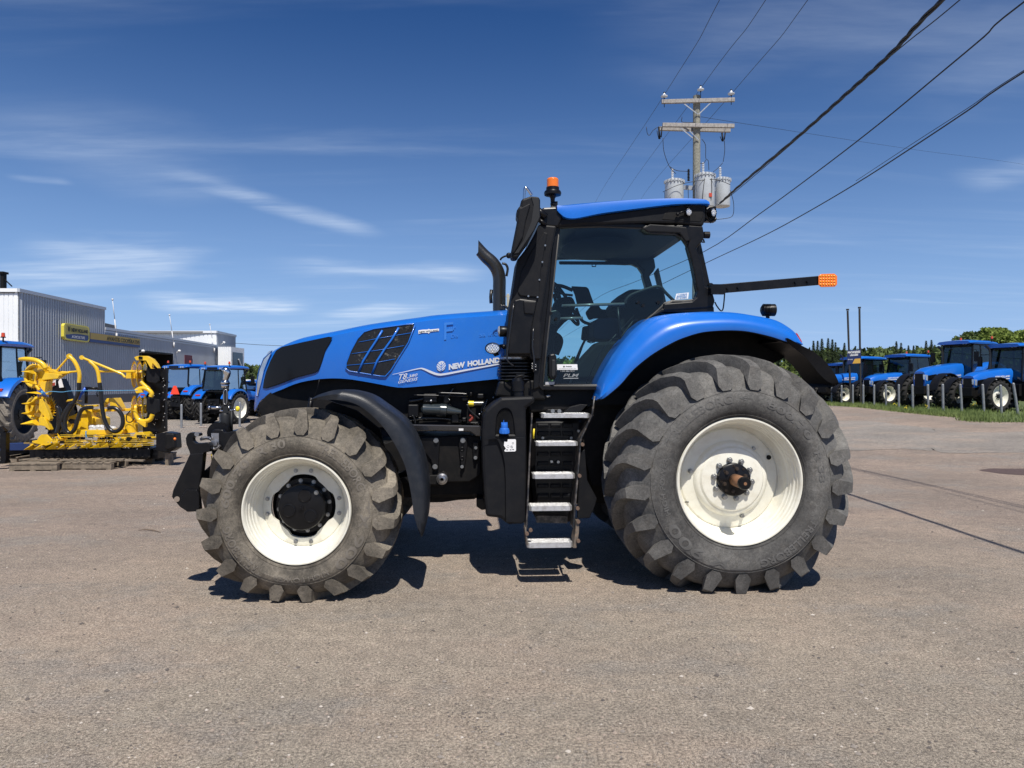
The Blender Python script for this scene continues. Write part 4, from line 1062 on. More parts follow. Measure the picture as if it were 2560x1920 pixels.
# beacon
bc = T(A7(656, 120), .62)
def zrel(y): return T(A7(656, y), .62).z - bc.z
m = M(); m.lathe([(.0001, zrel(288)), (.018, zrel(288)), (.020, zrel(250)), (.034, zrel(228)), (.072, zrel(222)), (.076, zrel(205)), (.070, zrel(190)), (.058, zrel(185)), (.056, zrel(158)), (.0001, zrel(158))], bc, 'z', 32)
bo = m.obj('beacon_base', BLK, tr, auto=35)
m = M(); pr = [(.052, zrel(158))]
for k in range(8): y = 156 - k * 8.2; pr += [(.0525, zrel(y)), (.0505, zrel(y - 4))]
pr += [(.046, zrel(87)), (.036, zrel(83)), (.0001, zrel(82))]
m.lathe(pr, bc, 'z', 40); m.obj('beacon_lens', ORG, bo, auto=60)
m = M(); m.ball(T(A7(662, 295), .62), .028, 12); m.box(tuple(T(A7(650, 330), .6)), tuple(T(A7(690, 285), .66))); m.tube(bez(TP(A7, [(590, 420), (600, 380), (620, 385), (640, 320), (680, 318)], .58), 16), .006, 6); m.obj('beacon_mount', BLK, tr, auto=40)
shell('roof_front_corner', A7, [(585, 320), (690, 315), (735, 400), (700, 480), (560, 470), (545, 400), (565, 330)], (.52, 2.3), BLK, .015)
# mirror head, folded forward
mr = shell('mirror_head', A7, [(398, 262), (415, 248), (478, 226), (548, 232), (556, 260), (556, 400), (535, 450), (500, 520), (460, 600), (395, 690), (368, 735), (318, 732), (318, 690), (335, 600), (365, 450), (372, 410), (363, 390), (366, 340), (380, 318), (395, 310)], (.30, .46), PLA, .022)
shell('mirror_cover', A7, [(385, 330), (470, 285), (475, 300), (440, 420), (415, 560), (345, 690), (325, 690), (345, 590), (372, 440), (372, 400)], (.282, .30), PLA, .012, parent=mr)
shell('mirror_edge', A7, [(480, 232), (545, 238), (552, 400), (500, 510), (380, 690), (340, 700), (420, 590), (480, 440), (500, 300)], (.292, .30), GRY, .004, parent=mr)
m = M(); m.tube(bez(TP(A7, [(420, 300), (424, 230), (428, 175), (437, 160), (450, 170), (475, 205), (486, 222)], .34), 24), .011, 10); m.obj('mirror_rail', CHR, tr)
m = M(); m.tube(TP(A7, [(370, 720), (300, 715)], .40), .018, 10); m.tube(bez(TP(A7, [(300, 710), (262, 720), (238, 735), (230, 750)], .6), 12), .008, 8); m.ball(T(A7(300, 712), .5), .026); m.tube(TP(A7, [(520, 330), (600, 400)], .5), .03, 10); m.tube(TP(A7, [(540, 420), (600, 460)], .5), .02, 10); m.obj('mirror_arm', BLK, tr)
# exhaust
EX = mat('exhaust_black', (.013, .013, .013), .38, coat=.3, bump=.15, bs=60)
m = M(); P_ = bez(TP(A7, [(62, 668), (110, 720), (165, 770), (205, 830), (222, 900), (222, 1000), (222, 1185)], 1.25), 42)
rr_ = [.056 + .006 * sm(i, 0, 12) for i in range(len(P_))]
m.tube(P_, rr_, 24, cap=False); v0 = m.v[:24]
dn_ = (P_[0] - P_[2]).normalized(); pe = Vector((-dn_.z, 0, dn_.x)); pe = pe if pe.z > 0 else -pe
for i in range(24):        # slanted cut at the outlet
    v_ = Vector(m.v[i]); k_ = (v_ - P_[0]).dot(pe); m.v[i] = tuple(v_ + dn_ * (k_ * 1.05 + .02))
m.obj('exhaust_pipe', EX, tr, auto=50)
m = M(); P_ = bez(TP(A7, [(245, 775), (275, 785), (290, 820), (280, 880)], 1.3), 14); m.tube(P_, .012, 8); m.tube(TP(A7, [(158, 990), (152, 1050), (155, 1100)], 1.3), .016, 8)
m.tube(bez(TP(A7, [(235, 1110), (245, 1150), (235, 1135), (260, 1120), (300, 1150)], 1.15), 16), .011, 8); m.objs('exhaust_bracket', EX, tr)

# ---------------------------------------------------------------- cab interior
INT = mat('cab_trim', (.007, .009, .011), .75, spec=.2); INTL = mat('cab_liner', (.022, .028, .034), .8)
zl = T(A8(700, 60), ND).z
a = T(A8(330, 40), ND); b_ = T(A8(1800, 40), ND)
m = M(); m.box((a.x + .05, ND + .06, T(A8(700, 36), ND + .06).z), (b_.x - .08, 2 * YC - ND - .06, T(A8(700, 36), ND + .06).z + .08)); hl = m.obj('headliner', INTL, tr, bevel=.02)
m = M(); m.lathe([(.0001, -.03), (.30, -.03), (.34, 0)], (T(A8(760, 200), 1.3).x, 1.3, zl - .02), 'z', 32); m.v = [(x, 1.3 + (y - 1.3) * 1.6, z) for x, y, z in m.v]; m.obj('liner_dome', INT, hl, auto=40)
def fshell(n, pts, d, mt, bev=.01, parent=tr): return shell(n, A8, pts, d, mt, bev, parent=parent)
fshell('sun_visor', [(385, 365), (1082, 368), (1075, 402), (390, 398)], (2.05, 2.08), INT)
m = M(); m.tube([T(A8(x, y), 2.04) for x, y in ((712, 398), (712, 420), (748, 420), (748, 398))], .006, 6); m.obj('visor_loop', INT, tr)
# floor, seat, console, wheel
fx0, fx1 = T(A8(200, 1600), ND).x, T((1790, 955), ND).x
m = M(); m.box((fx0 - .1, ND + .07, 1.50), (fx1, 2 * YC - ND - .07, 1.62)); m.obj('cab_floor', INT, tr)
fshell('side_console', [(560, 1390), (640, 1290), (760, 1165), (1000, 1150), (1140, 980), (1240, 880), (1440, 850), (1560, 840), (1560, 1100), (1200, 1600), (500, 1600)], (1.05, 1.25), INT, .03)
far_c = fshell('far_console', [(380, 1380), (560, 1380), (640, 1300), (800, 1180), (1000, 1050), (1300, 900), (1500, 900), (1500, 1600), (330, 1600)], (2.0, 2.15), INT, .03)
seat = fshell('seat', [(725, 1000), (760, 935), (900, 925), (1010, 935), (1010, 1120), (990, 1140), (760, 1140), (722, 1115)], (1.2, 1.66), SEAT, .04)
fshell('seat_back', [(900, 830), (980, 720), (1080, 640), (1250, 640), (1410, 690), (1430, 800), (1380, 900), (1150, 940), (1000, 930)], (1.22, 1.64), mat('seat_back_cloth', (.008, .010, .014), .8), .04, parent=seat)
fshell('armrest', [(650, 870), (730, 780), (780, 790), (800, 840), (1010, 850), (1010, 900), (880, 930), (740, 930), (690, 950)], (1.66, 1.74), INT, .02)
fshell('control_lever', [(625, 1010), (700, 1000), (720, 1020), (690, 1140), (660, 1155), (610, 1140)], (1.5, 1.58), INT, .015)
m = M(); m.tube(TP(A8, [(640, 1150), (600, 1230), (540, 1370)], 1.5), .012, 8); m.tube(TP(A8, [(660, 1160), (700, 1175), (740, 1165)], 1.5), .006, 6); m.tube(TP(A8, [(620, 1200), (560, 1370)], 1.55), .008, 6); m.obj('lever_stalk', INT, tr)
con = fshell('steering_column', [(360, 740), (420, 720), (520, 710), (560, 800), (530, 860), (500, 930), (440, 975), (380, 1040), (350, 1100), (340, 1220), (350, 1400), (260, 1400), (270, 1000)], (1.3, 1.54), INT, .03)
m = M(); c = T(A8(450, 790), 1.42); ax = (Vector((.52, 0, -.855)), Vector((0, 1, 0)), Vector((.855, 0, .52)))
V_ = [c + ax[0] * .235 * math.cos(2 * PI * k / 32) + ax[1] * .21 * math.sin(2 * PI * k / 32) for k in range(33)]
m.tube(V_, .016, 10)
for an in (90, 210, 330): m.tube([c - ax[2] * .04, c + ax[0] * .23 * math.cos(R(an)) + ax[1] * .205 * math.sin(R(an))], .016, 8)
m.obj('steering_wheel', INT, tr)
m = M()
m.tube(bez(TP(A8, [(330, 603), (420, 615), (520, 655)], 1.5), 10), .018, 8); m.tube(bez(TP(A8, [(340, 650), (420, 690), (520, 705)], 1.5), 10), .012, 8)
m.tube(bez(TP(A8, [(300, 830), (340, 850), (355, 780), (330, 690)], 1.5), 12), .016, 8); m.tube(bez(TP(A8, [(555, 830), (580, 900), (620, 960), (690, 990)], 1.5), 12), .016, 8)
m.obj('dash_hood', INT, tr)
mo = fshell('display_monitor', [(508, 612), (660, 620), (680, 640), (735, 795), (700, 812), (570, 808), (545, 700)], (1.62, 1.66), INT, .01)
m = M(); m.tube(bez(TP(A8, [(300, 1090), (370, 1130), (378, 1180), (340, 1280)], 1.7), 12), .05, 10); m.obj('floor_duct', INT, tr)
# door rails, handle, stickers
m = M(); m.tube(TP(A8, [(415, 808), (700, 798), (1030, 790)], ND + .08), .013, 10); m.tube(TP(A8, [(400, 935), (620, 928)], ND + .08), .013, 10)
m.objs('door_rail', mat('rail_grey', (.14, .14, .14), .25, coat=.6), tr)
m = M(); m.tube(bez(TP(A8, [(1040, 790), (1045, 755), (1090, 705), (1200, 660), (1320, 622), (1390, 625), (1430, 670), (1520, 760)], ND + .10), 32), .014, 10); m.obj('grab_handle', GRY, tr)
fshell('door_hinge_cover', [(275, 862), (360, 845), (400, 880), (400, 960), (370, 1000), (275, 990)], (ND + .03, ND + .06), BLK, .01)
m = M()
for x, y in ((299, 884), (352, 942), (1160, 778), (1210, 808), (1358, 778)): p = T(A8(x, y), ND + .03); m.cyl((p.x, ND - .005, p.z), .014, .03, 'y', 16)
m.objs('glass_bolt', BLK, tr, auto=40)
fshell('handle_bracket', [(1060, 770), (1180, 690), (1230, 640), (1300, 620), (1420, 650), (1420, 760), (1380, 820), (1200, 960), (1080, 1080), (1020, 1100), (980, 1000), (1030, 820)], (1.02, 1.06), INT, .01)
m = M(); m.tube(TP(A8, [(965, 815), (990, 1130)], ND + .09), .012, 8); m.tube(TP(A8, [(890, 808), (1040, 815)], ND + .09), .008, 8); m.tube(TP(A8, [(905, 1135), (985, 1135), (1130, 940), (1160, 950)], ND + .11), .007, 8); m.tube(TP(A8, [(640, 1600), (800, 1250), (1130, 900)], ND + .14), .006, 6); m.obj('wiper_arm', BLK, tr)
dh = fshell('door_handle', [(295, 1285), (340, 1278), (362, 1300), (365, 1500), (345, 1540), (300, 1535), (285, 1500), (283, 1310)], (ND - .05, ND + .01), BLK, .015)
fshell('handle_grip', [(315, 1340), (350, 1340), (350, 1490), (330, 1515), (312, 1500)], (ND - .062, ND - .05), GRY, .006, parent=dh)
m = M(); m.add(TP(A8, [(366, 1386), (565, 1385), (570, 1440), (368, 1440)], ND + .004), [(0, 1, 2, 3)]); s1 = m.obj('dealer_sticker', LBL, door_glass, fix=False)
m = M()
def ctext(mb, body, bl, br, tr_, tl, d, mp=A8, **kw):
    quadtext(mb, body, T(mp(*bl), d), T(mp(*br), d), T(mp(*tr_), d), T(mp(*tl), d), **kw)
ctext(m, 'Avantis', (450, 1412), (510, 1412), (510, 1400), (450, 1400), ND + .002, bold=.03)
ctext(m, 'COOPERATIVE AGRICOLE', (385, 1430), (555, 1430), (555, 1424), (385, 1424), ND + .002)
p = T(A8(434, 1408), ND + .002); m.lathe([(.0001, 0), (.007, 0)], p, 'y', 12)
m.obj('sticker_text', BLK, door_glass, fix=False)
m = M(); ctext(m, '1 844 486-7818', (398, 1460), (538, 1460), (538, 1445), (398, 1445), ND + .003, bold=.03); ctext(m, 'PLM', (428, 1510), (570, 1510), (582, 1478), (438, 1478), ND + .003, bold=.01, shear=.1)
m.add(TP(A8, [(430, 1522), (576, 1520), (576, 1525), (430, 1527)], ND + .003), [(0, 1, 2, 3)]); m.obj('window_lettering', mat('grey_decal', (.45, .47, .48), .4), door_glass, fix=False)
m = M(); m.add(TP(A8, [(1543, 688), (1668, 676), (1660, 738), (1530, 747)], ND + .004), [(0, 1, 2, 3)]); m.obj('blue_white_sticker', LBL, door_glass, fix=False)
m = M(); ctext(m, 'J\u2019 COEUR', (1555, 705), (1650, 698), (1652, 684), (1558, 691), ND + .001, bold=.03); ctext(m, 'AGRICOLE', (1545, 722), (1648, 715), (1650, 700), (1548, 708), ND + .001, bold=.03); ctext(m, 'DU QUEBEC', (1542, 740), (1648, 733), (1650, 720), (1544, 726), ND + .001, bold=.03)
m.obj('sticker_text', LBLU, door_glass, fix=False)
m = M(); m.add(TP(A8, [(252, 1560), (342, 1558), (338, 1585), (250, 1588)], ND - .013), [(0, 1, 2, 3)]); m.obj('serial_label', mat('grey_label', (.4, .4, .42), .4), tr, fix=False)
# body under the cab
shell('cab_underbody', A3, [(1330, 760), (1850, 790), (1880, 860), (1840, 900), (1560, 1000), (1500, 990), (1250, 1010), (1230, 900), (1330, 850)], (.66, 2.18), DRK, .02)
m = M(); m.tube(TP(A3, [(1390, 866), (1440, 862)], .64), .012, 10); m.obj('door_stop', STL, tr)
shell('sill_curve', A3, [(1560, 1000), (1600, 960), (1700, 935), (1760, 940), (1740, 960), (1700, 1000), (1560, 1010)], (.58, .66), PLA, .01)

# ---------------------------------------------------------------- ladder
TD = [.46, .42, .37, .32, .27]
treads = [((1240, 445), (1640, 480)), ((1195, 684), (1545, 713)), ((1168, 950), (1520, 986)), ((1138, 1215), (1496, 1253)), ((1120, 1520), (1500, 1560))]
for k, ((xa, ya), (xb, yb)) in enumerate(treads):
    a = T(A4(xa, ya), TD[k]); b_ = T(A4(xb, ya), TD[k]); h_ = a.z - T(A4(xa, yb), TD[k]).z; dp = .17
    m = M(); o_ = [(a.x + .02, a.y), (b_.x - .02, a.y), (b_.x, a.y + .025), (b_.x - .0, a.y + dp), (a.x, a.y + dp), (a.x, a.y + .025)]
    m.prism([(x, y, a.z - h_) for x, y in o_], [(x, y, a.z) for x, y in o_])
    nx = 26
    for i in range(nx):
        for j in range(5):
            x = a.x + .02 + (b_.x - a.x - .04) * (i + .5 * (j % 2)) / nx; y = a.y + .025 + j * .032
            m.add([(x - .0055, y - .007, a.z), (x + .0055, y - .007, a.z), (x + .0055, y + .007, a.z), (x - .0055, y + .007, a.z), (x, y, a.z + .006)], [(0, 1, 4), (1, 2, 4), (2, 3, 4), (3, 0, 4)], False)
    m.obj('ladder_step', ALU, tr)
LB = mat('ladder_side_paint', (.014, .014, .015), .4, dirt=((.20, .17, .145), .9, 16))
def rail(name, top_l, mt=LB, th=.014, w0=.12, w1=.20):
    m = M(); R0 = []
    for (x, y, d, dep) in top_l:
        p = T(A4(x, y), d); R0.append([(p.x, p.y, p.z), (p.x + th, p.y, p.z), (p.x + th, p.y + dep, p.z), (p.x, p.y + dep, p.z)])
    m.loft(R0, smooth=False); return m.obj(name, mt, tr, bevel=.003, seg=1)
rail('ladder_side', [(1155, 440, .45, .19), (1140, 700, .41, .20), (1128, 960, .36, .20), (1118, 1210, .31, .20), (1108, 1400, .29, .18)])
rail('ladder_side', [(1660, 455, .46, .18), (1560, 650, .42, .20), (1535, 960, .36, .20), (1510, 1240, .31, .20), (1500, 1400, .29, .18)])
rail('ladder_side', [(1100, 1390, .28, .10), (1104, 1440, .27, .16), (1116, 1530, .26, .18)], RST if False else mat('worn_step_bracket', (.10, .085, .07), .6, dirt=((.25, .17, .11), .8, 20)))
rail('ladder_side', [(1525, 1330, .28, .10), (1520, 1440, .27, .16), (1500, 1560, .26, .18)], MATS['worn_step_bracket'], th=.03)
m = M(); m.tube(TP(A4, [(1680, 300), (1662, 440), (1575, 640), (1560, 720)], .44), .009, 8); m.obj('ladder_cable', LB, tr)
m = M()
for x, y, d in ((1150, 1410, .27), (1120, 1440, .27), (1545, 1340, .27), (1545, 1500, .25), (1580, 700, .40), (1555, 960, .35), (1540, 1230, .3)): p = T(A4(x, y), d); m.cyl((p.x, p.y - .01, p.z), .016, .03, 'y', 8)
m.objs('ladder_bolt', mat('dull_rust_bolt', (.13, .085, .06), .6), tr)
pl_ = plate('step_bracket', A4, [(1270, 440), (1290, 410), (1400, 405), (1430, 440)], .50, .53, BLK, bevel=.005)
m = M()
for x, y in ((1332, 423), (1387, 425)): p = T(A4(x, y), .49); m.cyl((p.x, p.y - .01, p.z), .017, .02, 'y', 12)
m.objs('bracket_bolt', BOLT, pl_)
# fuel tank behind the ladder with ribs
ft = shell('fuel_tank', A4, [(1150, 470), (1600, 480), (1580, 700), (1550, 1000), (1500, 1360), (1180, 1330), (1140, 1000)], (.72, 1.2), BLK, .05)
m = M()
for k, y in enumerate((545, 610, 690, 780, 860, 930, 1045, 1125, 1200)):
    for x0_, x1_ in ((1205, 1300), (1315, 1400), (1415, 1500)):
        a = T(A4(x0_, y + 18), .705); b_ = T(A4(x1_, y - 18), .705); m.box((a.x, .70, a.z), (b_.x, .73, b_.z))
m.objs('tank_rib', PLA, ft, bevel=.008)
m = M()
for x, y in ((1250, 646), (1486, 646), (1545, 588), (1323, 842), (1378, 845), (1232, 1322)): p = T(A4(x, y), .69); m.cyl((p.x, p.y - .01, p.z), .012, .02, 'y', 12)
m.objs('tank_bolt', BOLT, ft)
plate('lower_cover', A4, [(1190, 1290), (1460, 1290), (1455, 1355), (1200, 1350)], .52, .56, LB, bevel=.004)
m = M(); m.tube(TP(A4, [(1178, 570), (1172, 650)], .52), .008, 6); m.obj('yellow_strip', YELS, tr)
plate('mud_guard', A4, [(1560, 760), (1600, 740), (1620, 1000), (1700, 1150), (1680, 1220), (1640, 1310), (1540, 1315), (1540, 1200)], .56, .60, PLA, bevel=.006)
for pts in ([(705, 1150), (760, 1150), (775, 1185), (775, 1240), (745, 1245), (700, 1215)],): plate('skid_bracket', A4, pts, .9, 1.2, BLK, bevel=.006)
# transmission, axles (solid between the wheels)
m = M(); m.tube([(cR.x, .5, cR.z), (cR.x, 2 * YC - .5, cR.z)], .17, 20); m.box((cR.x - .55, .95, .50), (cR.x + .45, 1.9, 1.50)); m.obj('rear_axle', DRK, tr, bevel=.03)
m = M(); m.box((cR.x - 1.9, 1.1, .55), (cR.x - .5, 1.75, 1.45)); m.obj('transmission', DRK, tr, bevel=.03)
m = M(); m.box((cF.x - .14, .45, cF.z - .13), (cF.x + .14, 2 * YC - .45, cF.z + .13)); m.tube([(cF.x - .5, 1.3, .9), (cF.x + 1.6, 1.3, .85)], .16, 12); m.obj('front_axle', DRK, tr, bevel=.03)
m = M(); m.box((cF.x + .15, 1.12, .62), (cF.x + 1.9, 1.72, 1.15)); m.obj('engine_sump', DRK, tr, bevel=.03)

# ---------------------------------------------------------------- rear fender
fU = [(112, 760), (135, 690), (190, 585), (250, 482), (300, 415), (340, 368), (430, 268), (520, 192), (570, 165), (640, 146), (780, 131), (1000, 125), (1200, 135), (1400, 168), (1500, 198), (1600, 262), (1640, 310), (1668, 372)]
fL = [(114, 792), (150, 786), (225, 728), (290, 668), (360, 585), (430, 520), (540, 437), (690, 352), (800, 308), (900, 280), (1000, 268), (1110, 263), (1220, 267), (1320, 283), (1440, 312), (1540, 345), (1600, 366), (1664, 378)]
FO = .30
rings = []
U_ = bez([(*A5(*p), 0) for p in fU], 68); L_ = bez([(*A5(*p), 0) for p in fL], 68)
for u, l in zip(U_, L_):
    lo = T((l.x, l.y), FO); up = T((u.x, u.y), FO + .09); m1 = lo.lerp(up, .30); m2 = lo.lerp(up, .62); m3 = lo.lerp(up, .88)
    nrm = (up - lo); nrm.y = 0; nrm = nrm.normalized()
    ins = Vector((up.x, .86, up.z)) + nrm * .035
    rings.append([lo - nrm * .0 + Vector((0, .03, 0)), lo, m1 + Vector((0, -.038, 0)), m2 + Vector((0, -.040, 0)) , m2 + Vector((0, -.026, 0)) + nrm * .008, m3 + Vector((0, -.022, 0)), up + Vector((0, 0, 0)), up + Vector((0, .12, 0)) + nrm * .02, ins,
                  Vector((up.x, .86, up.z)) - nrm * .03, up + Vector((0, .06, 0)) - nrm * .05])
m = M(); m.loft(rings); rf = m.obj('rear_fender', BLUE, tr, auto=62)
m = M()        # black liner under the blue skin
rg2 = []
for u, l in zip(U_, L_):
    lo = T((l.x, l.y), FO + .02); up = T((u.x, u.y), FO + .09); nrm = (up - lo); nrm.y = 0; nrm = nrm.normalized()
    a = lo - nrm * .012
    rg2.append([a, a + nrm * .02, Vector((up.x, .84, up.z)) - nrm * .05, Vector((up.x, .84, up.z)) - nrm * .085])
m.loft(rg2, smooth=True); fl_ = m.obj('fender_liner', DRK, tr)
# inner wall and black rear extension
wall_ = [(150, 785), (300, 500), (520, 250), (760, 165), (1000, 150), (1300, 190), (1550, 280), (1640, 420), (1300, 600), (1000, 700), (800, 900), (300, 1500), (60, 1450), (0, 1200), (-30, 900)]
plate('fender_inner_wall', A5, wall_, .84, .88, DRK, bevel=0)
ext = [(1556, 325), (1575, 328), (1680, 385), (1760, 425), (1840, 490), (1900, 560), (1935, 615), (1956, 668), (1945, 682)]
extl = [(1560, 352), (1580, 372), (1640, 420), (1700, 470), (1760, 540), (1800, 590), (1850, 640), (1900, 672), (1940, 684)]
E1 = bez([(*A5(*p), 0) for p in ext], 32); E2 = bez([(*A5(*p), 0) for p in extl], 32); rg3 = []
for u, l in zip(E1, E2):
    a = T((u.x, u.y), FO - .03); b_ = T((l.x, l.y), FO + .0)
    rg3.append([b_, a, a + Vector((0, .08, .01)), Vector((a.x, .86, a.z + .01)), Vector((a.x - .01, .86, a.z - .02)), a + Vector((-.01, .06, -.02))])
m = M(); m.loft(rg3, smooth=True); fe = m.obj('fender_extension', PLA, tr, auto=40)
c = T(A5(1652, 330), FO + .12)
m = M(); m.prism(TP(A5, [(1625, 280), (1640, 290), (1672, 345), (1676, 362), (1664, 366), (1640, 330)], FO + .10), TP(A5, [(1625, 280), (1640, 290), (1672, 345), (1676, 362), (1664, 366), (1640, 330)], FO + .32)); tl_ = m.obj('tail_lamp', REDL, tr, bevel=.006)
for o in (rf, fl_, fe): mir(o)
# fender work lamp
c0 = A5(1410, 108)
m = M(); cc = T(c0, .45); m.lathe([(.0001, -.055), (.030, -.055), (.045, -.045), (.046, .0), (.052, .02), (.053, .06), (.0001, .06)], cc, 'x', 20)
for k in range(6): m.lathe([(.048, -.04 + k * .012), (.054, -.038 + k * .012), (.048, -.034 + k * .012)], cc, 'x', 20)
wl = m.obj('fender_lamp', BLK, tr, auto=35)
m = M(); m.lathe([(.0001, .064), (.045, .062)], cc, 'x', 20); m.obj('lamp_lens', LENS, wl)
m = M(); m.tube([T(A5(1408, 145), .45), T(A5(1412, 172), .45)], .016, 10); m.box(tuple(T(A5(1385, 150), .43)), tuple(T(A5(1425, 140), .47))); m.obj('lamp_bracket', BLK, tr)
# amber signal arm
P8 = lambda x, y: (x, y)
m = M(); a = T((1790, 723), .50); b_ = T((2050, 701), .50); m.beam(a, b_, .03, .078); m.obj('signal_arm', BLK, tr, bevel=.004)
m = M(); a = T((1782, 724), .5); m.box((a.x - .02, a.y - .02, a.z - .04), (a.x + .10, a.y + .025, a.z + .045)); m.tube([T((1782, 722), .52), T((1776, 715), .58)], .03, 10)
m.tube(bez([T(A7(x, y), .55) for x, y in ((2055, 1010), (2050, 1080), (2040, 1150), (2020, 1158), (1990, 1120), (1975, 1090))], 20), .006, 6); m.obj('arm_hinge', BLK, tr)
m = M()
for x, y in ((1820, 721), (1846, 719), (1990, 706), (2020, 704)): p = T((x, y), .47); m.cyl((p.x, p.y - .006, p.z), .010, .02, 'y', 10)
m.objs('arm_bolt', BLK, tr)
m = M(); m.prism(TP(P8, [(2046, 690), (2052, 685), (2086, 684), (2093, 690), (2093, 711), (2087, 717), (2052, 718), (2046, 712)], .47), TP(P8, [(2046, 690), (2052, 685), (2086, 684), (2093, 690), (2093, 711), (2087, 717), (2052, 718), (2046, 712)], .52))
am = m.obj('amber_reflector', ORG, tr, bevel=.004)
m = M()
for i in range(6):
    for j in range(4): m.ball(T((2052 + i * 6.8, 690 + j * 7), .468), .010, 8, (1, .4, 1))
m.obj('reflector_bead', mat('amber_bright', (.95, .32, .02), .2), am)

# ---------------------------------------------------------------- front fender
f2 = lambda x, y: A2(x, y)
fo = [(1155, 0, 1), (1190, -26, 1), (1250, -52, 1), (1370, -80, 1), (1500, -62, 1), (1600, -25, 1), (1690, 35, 1), (1790, 105, 1), (1870, 175, 1), (1930, 265, 1), (1985, 390, 1), (2020, 500, 1), (2042, 620, 1), (2050, 750, 1), (2047, 900, 1), (2030, 1010, 1), (2012, 1050, 1)]
fi = [(1150, 8), (1200, 0), (1260, -2), (1360, 0), (1470, 20), (1555, 60), (1640, 130), (1720, 215), (1785, 310), (1835, 400), (1880, 500), (1905, 600), (1925, 700), (1940, 800), (1950, 880), (1975, 970), (2004, 1046)]
FO1 = bez([(*A2(x, y), 0) for x, y, _ in fo], 64); FI1 = bez([(*A2(x, y), 0) for x, y in fi], 64); rings = []
for u, l in zip(FO1, FI1):
    up = T((u.x, u.y), .06); lo = T((l.x, l.y), .02); md = lo.lerp(up, .55); n_ = (up - lo).normalized()
    ins = Vector((up.x, .62, up.z)) - Vector((n_.x, 0, n_.z)) * .005
    rings.append([lo, md + Vector((0, -.03, 0)), up, ins, ins - Vector((n_.x, 0, n_.z)) * .02, up + Vector((0, .03, 0)) - Vector((n_.x, 0, n_.z)) * .03, lo + Vector((0, .02, 0))])
m = M(); m.loft(rings); ff = m.obj('front_fender', FPL, tr, auto=62); mir(ff)
m = M(); m.tube(TP(A1, [(1310, 880), (1290, 990), (1280, 1060)], .35), .02, 8); m.tube(TP(A2, [(1900, 560), (1700, 620), (1500, 800)], .5), .03, 8); m.obj('fender_stay', BLK, tr)
plate('dark_liner_plate', A1, [(1300, 890), (1420, 890), (1700, 990), (1900, 1150), (1960, 1400), (1940, 1659), (1300, 1659), (1200, 1200)], .66, .70, DRK, bevel=0)

# ---------------------------------------------------------------- front linkage
hk = plate('lower_link_hook', A1, [(220, 1230), (235, 1195), (262, 1178), (340, 1185), (348, 1198), (342, 1212), (305, 1208), (283, 1230), (288, 1255), (312, 1272), (350, 1272), (420, 1265), (440, 1290), (430, 1345), (400, 1350), (365, 1360), (360, 1375), (262, 1378), (250, 1340), (225, 1280)], .30, .36, BLK, bevel=.006)
m = M(); p = T(A1(318, 1195), .295); m.cyl((p.x, p.y - .004, p.z), .018, .01, 'y', 16); m.obj('hook_pin', STL, hk)
lk = plate('lower_link', A2, [(228, 415), (334, 404), (318, 560), (300, 690), (292, 760), (300, 852), (215, 860), (150, 822), (88, 745), (100, 690)], .29, .37, BLK, bevel=.008)
m = M()
for x, y, r_ in ((236, 727, .022), (192, 825, .016), (290, 815, .014)): p = T(A2(x, y), .285); m.cyl((p.x, p.y - .006, p.z), r_, .012, 'y', 20)
m.objs('link_pin', STL, lk)
m = M(); p = T(A2(130, 762), .285); m.cyl((p.x, p.y - .003, p.z), .022, .006, 'y', 20); m.obj('link_eye', mat('gravel_seen', (.26, .21, .17), .9), lk)
plate('link_side_plate', A2, [(165, 740), (200, 688), (280, 690), (300, 720), (300, 855), (210, 860), (150, 820)], .275, .29, BLK, parent=lk, bevel=.004)
fm = plate('linkage_frame', A1, [(440, 1215), (470, 1190), (560, 1180), (700, 1170), (900, 1170), (1000, 1400), (800, 1500), (500, 1480), (445, 1360), (440, 1330), (438, 1290)], .45, 2.35, BLK, bevel=.01)
plate('linkage_plate', A1, [(450, 1165), (475, 1150), (540, 1155), (560, 1180), (640, 1165), (820, 1170), (820, 1250), (560, 1330), (445, 1320), (440, 1205)], .40, .45, BLK, bevel=.008)
m = M(); p = T(A1(475, 1270), .39); m.cyl((p.x, p.y - .03, p.z), .026, .05, 'y', 16); m.box((p.x - .03, p.y, p.z - .05), (p.x + .03, p.y + .02, p.z + .08))
m.tube(TP(A1, [(350, 1240), (400, 1228), (440, 1235)], .36), .012, 8); m.tube(TP(A1, [(360, 1225), (430, 1222)], .35), .008, 8); m.tube(bez(TP(A1, [(445, 1300), (470, 1320), (500, 1310), (520, 1290)], .37), 12), .012, 8)
m.obj('linkage_pin', STL, fm, auto=40)
m = M(); m.tube(bez(TP(A1, [(445, 1360), (450, 1420), (480, 1425), (495, 1400)], .43), 12), .004, 6); m.tube(TP(A1, [(455, 1410), (480, 1418)], .43), .01, 6); m.obj('yellow_wire', YELS, fm)
plate('lower_frame', A2, [(300, 650), (320, 560), (410, 480), (450, 500), (420, 700), (330, 680)], .5, .7, BLK, bevel=.006)
